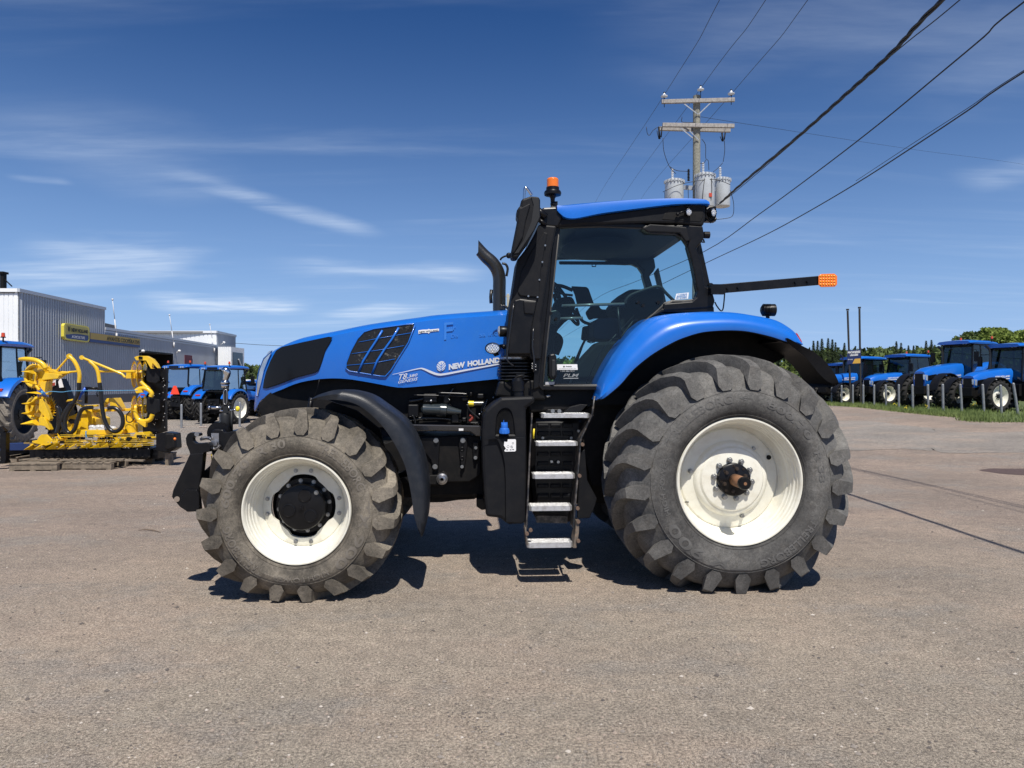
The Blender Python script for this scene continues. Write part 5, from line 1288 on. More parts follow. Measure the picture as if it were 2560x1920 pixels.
# upright top link with chrome hook
UD = .62
tl = empty('top_link', T(B3(793, 1060), UD), parent=tr)
def UT(x, y, d=UD): return T(B3(x, y), d) - tl.location
m = M(); m.tube([UT(793, 1065), UT(793, 880), UT(793, 840)], [.040, .040, .030], 20); m.prism([UT(x, y, UD - .03) for x, y in ((757, 850), (757, 500), (765, 490), (825, 490), (832, 500), (832, 850))], [UT(x, y, UD + .03) for x, y in ((757, 850), (757, 500), (765, 490), (825, 490), (832, 500), (832, 850))]); m.obj('link_body', GRY, tl, bevel=.008)
m = M(); q = [UT(x, y, UD - .035) for x, y in ((785, 520), (770, 550), (772, 700), (778, 722), (808, 722), (814, 700), (818, 560), (806, 520), (785, 520))]; m.tube(q, .005, 6); m.obj('slot_frame', STL, tl)
m = M(); m.tube([UT(793, 495), UT(793, 440)], [.030, .034], 20); m.tube([UT(793, 440), UT(793, 395)], [.040, .030], 20); m.tube(bez([UT(793, 400), UT(805, 350), UT(818, 300), UT(810, 262), UT(790, 255), UT(778, 270)], 18), [.020 + .012 * math.sin(PI * i / 20) for i in range(21)][:len(bez([UT(793, 400), UT(805, 350), UT(818, 300), UT(810, 262), UT(790, 255), UT(778, 270)], 18))], 14); m.obj('hook_end', CHR, tl)
m = M(); m.tube([UT(560, 769), UT(760, 769)], .012, 12); m.tube([UT(560, 769), UT(590, 769)], .016, 12); m.tube([UT(832, 771), UT(862, 771)], .016, 12); m.tube(bez([UT(722, 800), UT(740, 815), UT(860, 808), UT(940, 790)], 14), .008, 8); m.obj('cross_pin', CHR, tl)
m = M(); m.ball(UT(962, 785), .020, 10, (1, .5, 1.2)); m.obj('yellow_tag', YELS, tl)
m = M(); m.tube([UT(878, 815), UT(880, 1100)], .011, 10); m.obj('support_rod', GRY, tl)
m = M(); m.lathe([(.0001, 0), (.09, 0), (.09, .05), (.0001, .05)], T(B3(690, 1120), UD - .1), 'y', 28); m.obj('link_mount', BLK, tr, auto=40)
for wheel_part in (): pass
# ================================================================== yard tractors
def lug_tyre(m, RO, Wd, nl, y0=0):
    """tyre on the y axis from y0 to y0 + Wd with chevron lugs"""
    m.lathe([(RO * .60, y0 + Wd * .10), (RO * .64, y0), (RO * .78, y0 - .02), (RO * .90, y0 + .04), (RO * .93, y0 + Wd * .25), (RO * .935, y0 + Wd / 2), (RO * .93, y0 + Wd * .75), (RO * .90, y0 + Wd - .04), (RO * .78, y0 + Wd + .02), (RO * .64, y0 + Wd), (RO * .60, y0 + Wd * .9)], (0, 0, 0), 'y', 40)
    for k in range(nl):
        for s_ in (0, 1):
            base = 360 / nl * (k + .5 * s_); rg_ = []
            for yy, dp, wb, rb, rt in ((-.005, 0, .10, .80, .96), (.07, -1, .10, .88, .99), (Wd * .27, -8, .08, .92, 1.0), (Wd * .54, -19, .07, .93, 1.0)):
                ring = []
                for w_, r_ in ((-wb / 2, rb), (wb / 2, rb), (wb * .32, rt), (-wb * .32, rt)):
                    an = R(base + dp) + w_ / r_; ring.append((r_ * RO * math.cos(an), y0 + (yy if not s_ else Wd - yy), r_ * RO * math.sin(an)))
                rg_.append(ring)
            m.loft(rg_, smooth=False)
def yard_wheel(root, name, c, RO, Wd, side, rub, rimm=None, nl=20):
    """side +1: outer face towards +y"""
    wh = empty(name, c, parent=root)
    m = M(); lug_tyre(m, RO, Wd, nl, -Wd / 2); m.obj('tyre', rub, wh, auto=40)
    m = M(); o = Wd / 2; q = [(RO * .62, o - .05), (RO * .645, o - .01), (RO * .62, o - .005), (RO * .59, o - .05), (RO * .55, o - .12), (RO * .50, o - .19), (RO * .30, o - .15), (RO * .22, o - .12), (.0001, o - .12)]
    m.lathe([(r, h * side) for r, h in q], (0, 0, 0), 'y', 36); m.obj('rim', rimm or CRM, wh, auto=30)
    m = M(); m.cyl((0, (o - .12) * side - .02, 0), RO * .13, .06, 'y', 16); bolts(m, 8, RO * .19, (o - .10) * side, .016, .01); m.obj('hub', BLK, wh, auto=40)
    return wh
def yard_tractor(label, loc, yaw, s=1., Rr=.80, Rf=.58, hl=2.0, hood_z=(1.72, 1.52), text=False, group=None, rubr=None, rimm=None, signs=False, beacon=True, exh=True, cabh=2.72, rubf=None):
    rt = empty('parked_tractor', loc, yaw); rt.scale = (s, s, s); tag(rt, label, 'tractor', group)
    wb = 1.0 + hl * .78; rub = rubr or RUBN
    for sg in (-1, 1):
        yard_wheel(rt, 'rear_wheel', (0, sg * .84, Rr * .97), Rr, .50, sg, rub, rimm); yard_wheel(rt, 'front_wheel', (wb, sg * .82, Rf * .97), Rf, .40, sg, rubf or rub, rimm, 18)
    m = M(); m.box((-.45, -.38, .50), (1.2, .38, 1.15)); m.box((1.2, -.22, .55), (wb + .45, .22, 1.05)); m.box((-.1, -.75, Rr * .97 - .1), (.1, .75, Rr * .97 + .1)); m.box((wb - .1, -.7, Rf * .97 - .08), (wb + .1, .7, Rf * .97 + .08))
    m.box((.25, -.72, .62), (1.15, -.40, 1.12)); m.box((.25, .40, .62), (1.15, .72, 1.12)); m.box((wb + .45, -.30, .62), (wb + .62, .30, .98)); m.obj('chassis', DRK, rt, bevel=.02)
    # hood
    x0, x1 = 1.02, 1.02 + hl; rings = []
    for k in range(13):
        t = k / 12; x = x0 + (x1 - x0) * t; zt = hood_z[0] + (hood_z[1] - hood_z[0]) * t ** 1.4 - .10 * max(0, t - .85) / .15; hw = .37 - .05 * t - .05 * max(0, t - .9) / .1
        zb = 1.10 + .05 * math.sin(PI * t) - (.16 * max(0, t - .75) / .25)
        half = [(x, hw * .95, zb), (x, hw, zb + .02), (x + .02 * t, hw + .01, (zb + zt) / 2), (x, hw * .96, zt - .13), (x, hw * .78, zt - .035), (x, hw * .35, zt - .003), (x, 0, zt)]
        rings.append(half + [(a, -b, c) for a, b, c in half[-2::-1]])
    m = M(); m.loft(rings, closed=False, cap=False); m.add(rings[-1], [tuple(range(13))], False); hd = m.obj('hood', BLUE2, rt, auto=40)
    zf = hood_z[1] - .10
    m = M(); m.box((x1 + .0, -.20, .98), (x1 + .035, .20, zf - .10)); m.obj('front_grille', BLK, hd, bevel=.01)
    for sg in (-1, 1):
        m = M(); m.prism([(x1 - .55, sg * .372, zf - .12), (x1 - .12, sg * .355, zf - .18), (x1 - .10, sg * .352, zf - .36), (x1 - .62, sg * .372, zf - .28)][::sg], [(x1 - .55, sg * .30, zf - .12), (x1 - .12, sg * .29, zf - .18), (x1 - .10, sg * .29, zf - .36), (x1 - .62, sg * .30, zf - .28)][::sg])
        m.obj('side_grille', BLK, hd)
        m = M(); m.prism([(x1 - .06, sg * .345, zf - .16), (x1 + .045, sg * .20, zf - .14), (x1 + .045, sg * .21, zf - .34), (x1 - .06, sg * .345, zf - .40)], [(x1 - .06, sg * .25, zf - .16), (x1 - .02, sg * .15, zf - .14), (x1 - .02, sg * .15, zf - .34), (x1 - .06, sg * .25, zf - .40)])
        m.obj('head_lamp', LAMP, hd)
        if text:
            m = M(); xa, xb = (x0 + 1.02, x0 + .22) if sg > 0 else (x0 + .22, x0 + 1.02); yy = sg * .385; zt_ = 1.46
            quadtext(m, 'NEW HOLLAND', (xa, yy, zt_ - .10), (xb, yy, zt_ - .06), (xb, yy, zt_ + .02), (xa, yy, zt_ - .02), lift=.004, bold=.02)
            m.beam((xa + (.1 if sg > 0 else -.1), yy, zt_ - .15), (xb, yy, zt_ - .12), .006, .03); m.obj('brand_lettering', WHT, hd, fix=False)
    # cab frame
    zc = cabh; cx0, cx1 = -.42, 1.05
    pp = [(cx0, 1.62), (cx0 - .06, 1.9), (cx0 + .05, zc), (cx1 - .18, zc), (cx1, 1.25), (.55, 1.10)]
    m = M()
    for sg in (-1, 1):
        yb, yt = sg * .74, sg * .66
        Q = [(x, yb + (yt - yb) * max(0, z - 1.3) / 1.4, z) for x, z in pp]
        for a, b in zip(Q, Q[1:]): m.beam(a, b, .06, .06)
        m.beam(Q[-1], (.30, yb, 1.55), .05, .05); m.beam((.30, yb, 1.55), Q[0], .06, .06); m.beam((.36, yb, 1.5), (.40, yt, zc), .04, .05)
    for x, z in (pp[0], pp[2], pp[3], pp[4]): m.beam((x, -.72, z), (x, .72, z), .06, .06)
    m.obj('cab_frame', BLK, rt)
    for sg in (-1, 1):
        m = M(); yb, yt = sg * .75, sg * .67; Q = [(x, yb + (yt - yb) * max(0, z - 1.3) / 1.4, z) for x, z in pp]; Q += [(.30, yb, 1.55)]; m.add(Q, [tuple(range(len(Q)))], False); m.obj('side_window', GLB, rt, fix=False)
    m = M(); m.add([(cx1, -.72, 1.3), (cx1, .72, 1.3), (cx1 - .18, .66, zc), (cx1 - .18, -.66, zc)], [(0, 1, 2, 3)]); m.obj('windscreen', GLB, rt, fix=False)
    m = M(); m.add([(cx0 - .06, -.72, 1.7), (cx0 - .06, .72, 1.7), (cx0 + .05, .66, zc), (cx0 + .05, -.66, zc)], [(0, 1, 2, 3)]); m.obj('rear_window', GLB, rt, fix=False)
    m = M(); m.box((cx0, -.70, 1.05), (cx1, .70, 1.22)); m.box((-.1, -.25, 1.2), (.4, .25, 1.62)); m.box((-.25, -.23, 1.5), (-.12, .23, 2.2)); m.box((.75, -.12, 1.2), (.9, .12, 1.75)); m.tube([(.62 + .12 * math.cos(a), .2 * math.sin(a), 1.8 + .1 * math.cos(a)) for a in [PI * k / 8 for k in range(17)]], .018, 6); m.obj('cab_interior', INT, rt, bevel=.02)
    # roof
    rings = []
    for k in range(9):
        t = k / 8; x = cx0 - .28 + (cx1 - cx0 + .42) * t; e = .05 * (1 - sm(k, 0, 2)) + .05 * sm(k, 6, 8); z0_ = zc - .01 + .03 * t
        half = [(x, .60, z0_), (x, .74, z0_ + .02), (x, .76, z0_ + .09 - e), (x, .66, z0_ + .17 - e), (x, .3, z0_ + .20 - e), (x, 0, z0_ + .205 - e)]
        rings.append(half + [(a, -b, c) for a, b, c in half[-2::-1]])
    m = M(); m.loft(rings, closed=True); rf_ = m.obj('roof', BLUE2, rt, auto=40)
    m = M(); m.box((cx0 - .24, -.66, zc - .05), (cx1 + .06, .66, zc + .01))
    m.box((cx0 - .30, -.30, zc + .0), (cx0 - .24, .30, zc + .09)); m.obj('roof_lining', BLK, rf_, bevel=.02)
    m = M()
    for sg in (-1, 1):
        for q in (.45, .58): m.cyl((cx0 - .29, sg * q, zc + .03), .045, .03, 'x', 12); m.cyl((cx1 + .10, sg * q, zc + .05), .045, .03, 'x', 12)
    m.objs('roof_lamp', LENS, rf_)
    if beacon:
        for sg in ((-1, 1) if beacon == 2 else (1,)):
            m = M(); m.tube([(cx0 + .1, sg * .70, zc + .12), (cx0 + .1, sg * .70, zc + .24)], .02, 8); m.cyl((cx0 + .1, sg * .70, zc + .24), .065, .025, 'z', 14); bb = m.obj('beacon_base', BLK, rf_, auto=40)
            m = M(); m.cyl((cx0 + .1, sg * .70, zc + .265), .05, .11, 'z', 14, .042); m.obj('beacon_lens', mat('red_amber_lens', (.62, .07, .015), .25, coat=.5), bb, auto=40)
    # fenders
    for sg in (-1, 1):
        rg_ = []
        for k in range(15):
            a = R(22 + 128 * k / 14); r0 = Rr * 1.16; fl = .10 * sm(k, 9, 14)
            wv = 1.10 - .10 * (1 - sm(k, 0, 5)); x, z = -r0 * math.cos(PI - a), Rr * .97 + r0 * math.sin(a)
            x = r0 * math.cos(a); rg_.append([(x, sg * .56, z), (x, sg * (wv - .03), z), (x * .985, sg * wv, Rr * .97 + (z - Rr * .97) * .985), (x * .90, sg * (wv + .01), Rr * .97 + (z - Rr * .97) * .90), (x * .90, sg * (wv - .02), Rr * .97 + (z - Rr * .97) * .90), (x * .95, sg * .56, Rr * .97 + (z - Rr * .97) * .95)])
        m = M(); m.loft(rg_); fo_ = m.obj('rear_fender', BLUE2, rt, auto=40)
        a = R(138); r0 = Rr * 1.17; m = M(); m.box((r0 * math.cos(a) - .05, sg * .80 - .13, Rr * .97 + r0 * math.sin(a) - .05), (r0 * math.cos(a) + .03, sg * .80 + .13, Rr * .97 + r0 * math.sin(a) + .03)); m.obj('tail_lamp', REDL, fo_, bevel=.015)
        rg_ = []
        for k in range(9):
            a = R(10 + 130 * k / 8); r0 = Rf * 1.14; x, z = wb + r0 * math.cos(a), Rf * .97 + r0 * math.sin(a); rg_.append([(x, sg * .64, z), (x, sg * 1.02, z), (x, sg * 1.03, z - .03), (x, sg * .64, z - .02)])
        m = M(); m.loft(rg_); m.obj('front_fender', PLA, rt, auto=40)
        m = M()
        for k in range(3): m.box((.72, sg * .80 - .12, .42 + .27 * k), (1.02, sg * .80 + .06, .45 + .27 * k))
        m.box((.70, sg * .80 - .1, .42), (.73, sg * .80 + .05, 1.15)); m.box((1.0, sg * .80 - .1, .42), (1.03, sg * .80 + .05, 1.15)); m.objs('side_step', BLK, rt)
        m = M(); m.tube([(cx1 - .05, sg * .68, zc - .25), (cx1 + .08, sg * .98, zc - .25), (cx1 + .08, sg * 1.0, zc - .35)], .014, 6); m.box((cx1 + .05, sg * 1.0 - .10, zc - .75), (cx1 + .11, sg * 1.0 + .10, zc - .33)); m.obj('mirror', BLK, rt, bevel=.015)
    if exh:
        m = M(); m.tube(bez([(1.14, -.52, 1.0), (1.14, -.52, 2.0), (1.14, -.52, 2.45), (1.20, -.56, 2.62), (1.32, -.6, 2.72)], 16), .055, 12); m.tube([(1.14, -.52, 1.15), (1.14, -.52, 1.55)], .085, 12); m.obj('exhaust_pipe', EX, rt, auto=50)
    # rear linkage
    m = M()
    for sg in (-1, 1): m.beam((-.2, sg * .35, .60), (-1.05, sg * .42, .55), .04, .09); m.tube([(-.45, sg * .33, 1.2), (-.75, sg * .40, .6)], .02, 8)
    m.box((-.60, -.32, .7), (-.42, .32, 1.25)); m.tube([(-.5, 0, 1.1), (-.9, .05, 1.15)], .028, 8); m.ball((-.62, .12, 1.0), .05, 8); m.ball((-.64, -.12, .95), .05, 8); m.obj('rear_linkage', BLK, rt)
    return rt
def near_wheel_loc(px, py, yaw, dx, dy, s=1):
    """origin so that the wheel contact (dx, dy) of the tractor stands on the photo point"""
    p = GP(px, py); c, s_ = math.cos(yaw), math.sin(yaw); x, y = p.x - s * (dx * c - dy * s_), p.y - s * (dx * s_ + dy * c)
    return (x, y, G(x, y) + 0.0)
yr = R(200); gR = 'used tractors parked on the grass at the right'
yard_tractor('small blue tractor parked behind the dark sign, farthest of the right-hand row', near_wheel_loc(2107, 1011, R(200), 2.56, .84), R(200), 1.0, .78, .56, 2.0, group=gR, exh=True, beacon=False, cabh=2.42, text=True)
yard_tractor('blue tractor mostly hidden by the big black fender tip, left of the small one', near_wheel_loc(2062, 1009, R(200), 2.56, .84), R(200), .92, .78, .56, 2.0, group=gR, exh=False, beacon=False, cabh=2.30)
yard_tractor('blue tractor with two red beacons parked just right of the dark sign', near_wheel_loc(2217, 1013, R(197), 2.56, .84), R(197), 1.0, .80, .62, 2.0, group=gR, text=True, beacon=2, exh=False, cabh=2.50)
yard_tractor('tall blue tractor with long hood and swoosh between the two beaconed ones', near_wheel_loc(2366, 1023, R(203), 2.8, .84, 1.05), R(203), 1.05, .95, .72, 2.3, (1.98, 1.70), text=True, group=gR, beacon=2, cabh=2.78)
yard_tractor('blue tractor with light cream rims cut off by the right edge of the photo', near_wheel_loc(2491, 1031, R(198), 2.56, .84), R(198), 1.0, .86, .66, 2.0, (1.78, 1.55), group=gR, text=True, beacon=1, cabh=2.60)
gL = 'new tractors parked before the grey building'
yard_tractor('blue tractor facing away behind the four bollards, nearest of its group', near_wheel_loc(590, 1060, R(75), 0, -.84, .94), R(75), .94, .82, .6, 2.0, group=gL, beacon=2)
yard_tractor('blue tractor facing away with an orange triangle, left of its nearest neighbour', near_wheel_loc(492, 1050, R(73), 0, -.84, .97), R(73), .97, .86, .62, 2.0, group=gL, beacon=2)
yard_tractor('blue tractor showing only a fender beside the yellow machine', near_wheel_loc(440, 1048, R(75), 0, -.84, .9), R(75), .9, .8, .6, 2.0, group=gL, beacon=False, exh=False, cabh=2.1)
yard_tractor('blue tractor seen in part behind the chrome hook and the nose of the big tractor', near_wheel_loc(672, 1042, R(60), 0, -.84), R(60), .85, .8, .6, 2.0, group=gL, beacon=False, cabh=2.1)
t0 = yard_tractor('blue tractor with dusty grey tyres behind the yellow header at the left edge', near_wheel_loc(38, 1112, R(98), 0, -.84, 1.0), R(98), 1.0, .88, .62, 2.1, beacon=2, rubr=RUBD, rubf=RUBN, rimm=GRY)
# slow-vehicle triangle on the second one
p = W(437, 976, 31); tri = M(); tri.prism([p + Vector(v) for v in ((-.20, 0, -.17), (.20, .0, -.17), (.06, 0, .20), (-.06, 0, .20))], [p + Vector(v) + Vector((0, .02, 0)) for v in ((-.20, 0, -.17), (.20, .0, -.17), (.06, 0, .20), (-.06, 0, .20))])
tag(tri.obj('warning_triangle', REDO), 'bright orange red triangle hung on the rear of a parked tractor', 'warning sign')

# ================================================================== yellow machine and white tank behind
def gbox(m, px0, px1, py0, py1, Y, dep):
    a = W(px0, py1, Y); b = W(px1, py0, Y); m.box((a.x, Y, a.z), (b.x, Y + dep, b.z))
ym = empty('baler', GX(428, 39)); o = ym.location
m = M(); A_ = [W(x, y, 38) - o for x, y in ((392, 985), (392, 934), (420, 932), (447, 936), (450, 985))]; m.prism(A_, [p + Vector((0, 3, 0)) for p in A_]); m.obj('baler_body', YEL, ym, bevel=.05)
m = M(); A_ = [W(x, y, 37.9) - o for x, y in ((392, 948), (446, 953), (446, 955), (392, 951))]; m.prism(A_, [p + Vector((0, .1, 0)) for p in A_]); m.obj('body_stripe', BLK, ym)
m = M(); A_ = [W(x, y, 37.85) - o for x, y in ((414, 946), (423, 947), (423, 950), (414, 949))]; m.prism(A_, [p + Vector((0, .1, 0)) for p in A_]); m.obj('side_reflector', REDO, ym)
for xx in (-1.0, .9):
    m = M(); m.v = []; lug_tyre(m, .55, .4, 14, 0); m.v = [(x + xx, y - 1.2, z + .53) for x, y, z in m.v]; m.obj('wheel', RUBN, ym)
tag(ym, 'yellow farm machine seen left of the blue tractors behind the bollards', 'baler')
wt = empty('seed_drill', GX(622, 40)); o = wt.location
m = M(); A_ = [W(x, y, 39) - o for x, y in ((606, 962), (606, 949), (648, 949), (648, 962))]; m.prism(A_, [p + Vector((0, 1.6, 0)) for p in A_]); m.obj('white_hopper', WHT, wt, bevel=.05)
m = M(); quadtext(m, 'MASTER', W(614, 960, 38.9) - o, W(635, 960, 38.9) - o, W(635, 953, 38.9) - o, W(614, 953, 38.9) - o, lift=.01, bold=.02); m.obj('hopper_lettering', BLK, wt, fix=False)
m = M(); A_ = [W(x, y, 39.2) - o for x, y in ((606, 1000), (606, 963), (648, 963), (648, 1000))]; m.prism(A_, [p + Vector((0, 1.4, 0)) for p in A_]); m.obj('drill_frame', BLUE2, wt, bevel=.05)
tag(wt, 'blue and white seed drill glimpsed behind the tractors beside the big tractor nose', 'seed drill')

# ================================================================== bollards
BOL = mat('bollard_grey', (.26, .275, .29), .5, metal=.3, var=.15, vs=5, dirt=((.16, .14, .12), .5, 7))
def bollard(px, py, ptop, label, group, r=.047, lean=0):
    p = GP(px, py); h = (py - ptop) / F * p.y
    m = M(); m.tube([(0, 0, -.05), (lean * .5, 0, h * .5), (lean, 0, h - .02)], r, 16); m.lathe([(r, h - .02), (r * .9, h + .01), (r * .5, h + .025), (.0001, h + .03)], (lean, 0, 0), 'z', 16)
    o = m.obj('bollard', BOL, auto=50); o.location = p; tag(o, label, 'bollard', group); return o
g1 = 'grey steel bollards along the grass verge'
BR_ = [(290, 1010, 855, 0), (380, 1033, 856, 0), (473, 1036, 855, 0), (580, 1042, 850, 0), (680, 1048, 850, 0), (783, 1054, 850, 0), (900, 1064, 850, -.03), (1020, 1075, 848, -.01), (1153, 1090, 848, -.02), (1300, 1098, 848, -.02), (1442, 1110, 845, -.02), (1620, 1113, 845, -.06), (1832, 1117, 847, -.06), (1998, 1120, 852, -.04), (2156, 1130, 835, -.18)]
wh_ = ['half hidden by the black fender tip', 'beside the big rear fender tip', 'before the rim of the small tractor', 'left of the sign posts', 'just right of the sign posts', 'second to the right of the sign posts', 'before the front wheel of the tractor right of the sign', 'right of that front wheel', 'left of the tall tractor nose', 'under the tall tractor nose', 'before the front wheel of the tall tractor', 'left of the last tractor grille', 'under the last tractor hood', 'before the cream rim of the last tractor', 'leaning, last one at the right edge']
for (x, y, t, ln), w_ in zip(BR_, wh_): bollard(1980 + x / 3.814, 740 + y / 3.814, 740 + t / 3.814, 'grey steel bollard ' + w_, g1, lean=ln)
g2_ = 'grey steel bollards on the asphalt at the left'
for (x, y, t, ln), w_ in zip([(405, 1588, 1148, -.02), (772, 1563, 1122, 0), (1136, 1515, 1135, 0), (1502, 1565, 1110, .02)], ['leftmost of the four left of the big tractor', 'with a pale stone at its foot', 'behind the chrome top link', 'nearest to the big tractor nose']):
    bollard(400 + x / 7.54, 860 + y / 7.54, 860 + t / 7.54, 'grey steel bollard ' + w_, g2_)
p = GP(507, 1069.5); m = M()
for i in range(5): m.ball((p.x - .12 + .06 * i, p.y + .05 * (i % 2), p.z + .03), .05, 8, (1.2, 1, .7))
tag(m.obj('pale_stone', mat('pale_stone', (.36, .30, .26), .9)), 'lump of pale broken stone at a bollard foot', 'stone')
p = GP(548, 1069); m = M(); r_ = random.Random(4)
for i in range(160):
    a = r_.uniform(0, 2 * PI); e = r_.uniform(.2, 1.3); l_ = r_.uniform(.12, .32); b_ = Vector((math.cos(a) * math.cos(e), math.sin(a) * math.cos(e), math.sin(e))) * l_; s_ = Vector((-math.sin(a), math.cos(a), 0)) * .018
    m.add([p + b_ * .3 - s_, p + b_ * .3 + s_, p + b_], [(0, 1, 2)], False)
tag(m.obj('weed', GRASS, fix=False), 'small green weed growing on the asphalt beside a bollard', 'plant')

# ================================================================== sign on two posts
sp = GP(2150, 1012); sY = sp.y; sg_ = empty('yard_sign', (W(2135, 1000, sY).x, sY, G(sp.x, sY))); o = sg_.location
tag(sg_, 'dark blue sign on two tall posts reading machineries usagees', 'sign')
SP = mat('sign_post', (.03, .028, .026), .6)
for x0_, x1_, yt in ((2119, 2127, 777), (2148.6, 2152, 772)):
    a = W(x0_, yt, sY) - o; b_ = W(x1_, 1014, sY) - o; m = M(); m.tube([a, b_], .05, 10); m.tube([a + Vector((0, 0, .02)), a + Vector((0, 0, .10))], .075, 10); m.obj('post', SP, sg_, auto=40)
def sw(px, py, dy=0): return W(px, py, sY - .08 + dy) - o
m = M(); m.prism([sw(2118, 911), sw(2152, 909), sw(2152, 873), sw(2118, 876)], [sw(2118, 911, .05), sw(2152, 909, .05), sw(2152, 873, .05), sw(2118, 876, .05)]); pn = m.obj('sign_panel', mat('sign_navy', (.012, .025, .10), .5), sg_)
m = M(); m.add([sw(2131, 909, -.01), sw(2151, 908, -.01), sw(2151, 896, -.01), sw(2137, 897, -.01)], [(0, 1, 2, 3)]); m.obj('yellow_band', mat('sign_ochre', (.55, .32, .05), .5), pn, fix=False)
m = M(); quadtext(m, 'MACHINERIES', sw(2119.5, 884, -.01), sw(2150.5, 882, -.01), sw(2150.5, 876.5, -.01), sw(2119.5, 878.5, -.01), lift=.004, bold=.03); quadtext(m, 'USAG\u00c9ES', sw(2125, 890.5, -.01), sw(2145, 889, -.01), sw(2145, 883, -.01), sw(2125, 884.5, -.01), lift=.004, bold=.03)
quadtext(m, 'NEW HOLLAND', sw(2119.5, 900, -.01), sw(2132, 900, -.01), sw(2132, 897.5, -.01), sw(2119.5, 897.5, -.01), lift=.004); m.obj('sign_lettering', WHT, pn, fix=False)

# ================================================================== dealership building
U0 = Vector((-31.24, 45, 0)); UD_ = Vector((-.0897, .996, 0)); UN = Vector((.996, .0897, 0))
def BP(t, z, out=0): return U0 + UD_ * t + UN * out + Vector((0, 0, z))
def tb(px): k = (px - CX) / F; return (U0.x - k * U0.y) / (k * UD_.y - UD_.x)
def BW(px, py, out=0):
    t = tb(px); return BP(t, CZ - (py - H) / F * (U0.y + UD_.y * t), out)
CLAD = mat('shaded_cladding', (.40, .42, .45), .42, metal=.35, var=.06, vs=.5)  # side walls coloured greyer than the front to carry their grazing-sun shade
CLADW = mat('white_cladding', (.82, .84, .85), .5, var=.05, vs=.5)
TRIM = mat('roof_trim', (.50, .53, .57), .45, metal=.2)
def corrug(m, a, b, z0, z1, pitch, dep, out, frac=.35):
    a = Vector(a); b = Vector(b); d = b - a; n = max(1, int(d.length / pitch)); pts = []
    for k in range(n):
        for t, o_ in ((0, 0), (1 - frac - .12, 0), (1 - frac, dep), (1 - .12, dep)): pts.append(a + d * ((k + t) / n) + out * o_)
    pts.append(b)
    V = [(p.x, p.y, z0) for p in pts] + [(p.x, p.y, z1) for p in pts]; q = len(pts); m.add(V, [(i, i + 1, q + i + 1, q + i) for i in range(q - 1)], False)
bd_ = empty('dealership_building', (U0.x, U0.y, 0)); o = bd_.location
tag(bd_, 'long low building clad in ribbed steel with shade-greyed side walls behind the yellow header', 'building')
def bobj(m, name, mt, par=bd_, **kw):
    m.v = [(x - o.x, y - o.y, z) for x, y, z in m.v]; return m.obj(name, mt, par, **kw)
HT, HL = 7.62, 6.05; T1, T2, T3 = 11.2, 38.6, 46.0
FW = Vector((0, -1, 0))
m = M(); corrug(m, BP(0, 0), BP(T1, 0), -1, HT, .30, .08, UN); bobj(m, 'wall', CLAD, fix=False)
m = M(); corrug(m, BP(0, 0) + Vector((-16, 0, 0)), BP(0, 0) + Vector((-.04, 0, 0)), -1, HT, .29, -.07, FW, .10); bobj(m, 'wall', CLADW, fix=False)
td0, td1 = tb(349.5), tb(427); zd = BW(349.5, 880).z
m = M(); corrug(m, BP(T1, 0), BP(td0, 0), -1, HL - .4, .34, .08, UN); corrug(m, BP(td1, 0), BP(T2, 0), -1, HL - .4, .34, .08, UN); corrug(m, BP(td0, 0), BP(td1, 0), zd, HL - .4, .34, .08, UN); bobj(m, 'wall', CLAD, fix=False)
m = M(); corrug(m, BP(T2, 0), BP(T3, 0), -1, 7.7, .25, .05, UN); bobj(m, 'wall', CLAD, fix=False)
m = M(); a = BP(T2, 0); corrug(m, a + Vector((-14, 0, 0)), a, 5, 7.7, .5, -.08, FW, .10); bobj(m, 'wall', CLADW, fix=False)
def bprism(name, t0_, t1_, z0, z1, o0, o1, mt, **kw):
    m = M(); m.hexa([BP(t0_, z0, o0), BP(t1_, z0, o0), BP(t1_, z0, o1), BP(t0_, z0, o1), BP(t0_, z1, o0), BP(t1_, z1, o0), BP(t1_, z1, o1), BP(t0_, z1, o1)]); return bobj(m, name, mt, **kw)
bprism('roof_trim', -.10, T1 + .1, HT - .22, HT, -.02, .12, TRIM); bprism('roof_trim', T1, T2, HL - .22, HL, -.02, .14, TRIM); bprism('roof_trim', T1, T2, HL - .42, HL - .26, -.02, .10, TRIM); bprism('roof_trim', T2 - .1, T3 + .1, 7.45, 7.72, -.02, .12, TRIM)
m = M(); m.box((U0.x - 16, U0.y - .12, HT - .22), (U0.x - .02, U0.y - .02, HT)); a = BP(T2, 0); m.box((a.x - 14, a.y - .12, 7.45), (a.x, a.y - .02, 7.72)); bobj(m, 'roof_trim', CLADW)
ROOF = mat('roof_membrane', (.2, .2, .2), .9)
for t0_, t1_, z in ((0, T1, HT), (T1, T2, HL), (T2, T3, 7.7)):
    bprism('roof', t0_ + .02, t1_ - .02, z - .3, z - .05, -14, -.04, ROOF)
bprism('wall_base', 0, td0, -1, .72, .05, .12, mat('concrete_base', (.10, .105, .115), .8)); bprism('wall_base', td1, T3, -1, .5, .05, .12, MATS['concrete_base'])
m = M(); m.add([BP(T1, HL, 0), BP(T1, HT - .1, 0), BP(T1, HT - .1, -14), BP(T1, HL, -14)], [(0, 1, 2, 3)]); m.add([BP(T3, -1, 0), BP(T3, 7.6, 0), BP(T3, 7.6, -14), BP(T3, -1, -14)], [(0, 1, 2, 3)]); bobj(m, 'wall', CLAD, fix=False)
m = M(); q = [BP(td0, -1, -2.5), BP(td1, -1, -2.5), BP(td1, zd, -2.5), BP(td0, zd, -2.5), BP(td0, -1, .02), BP(td1, -1, .02), BP(td1, zd, .02), BP(td0, zd, .02)]
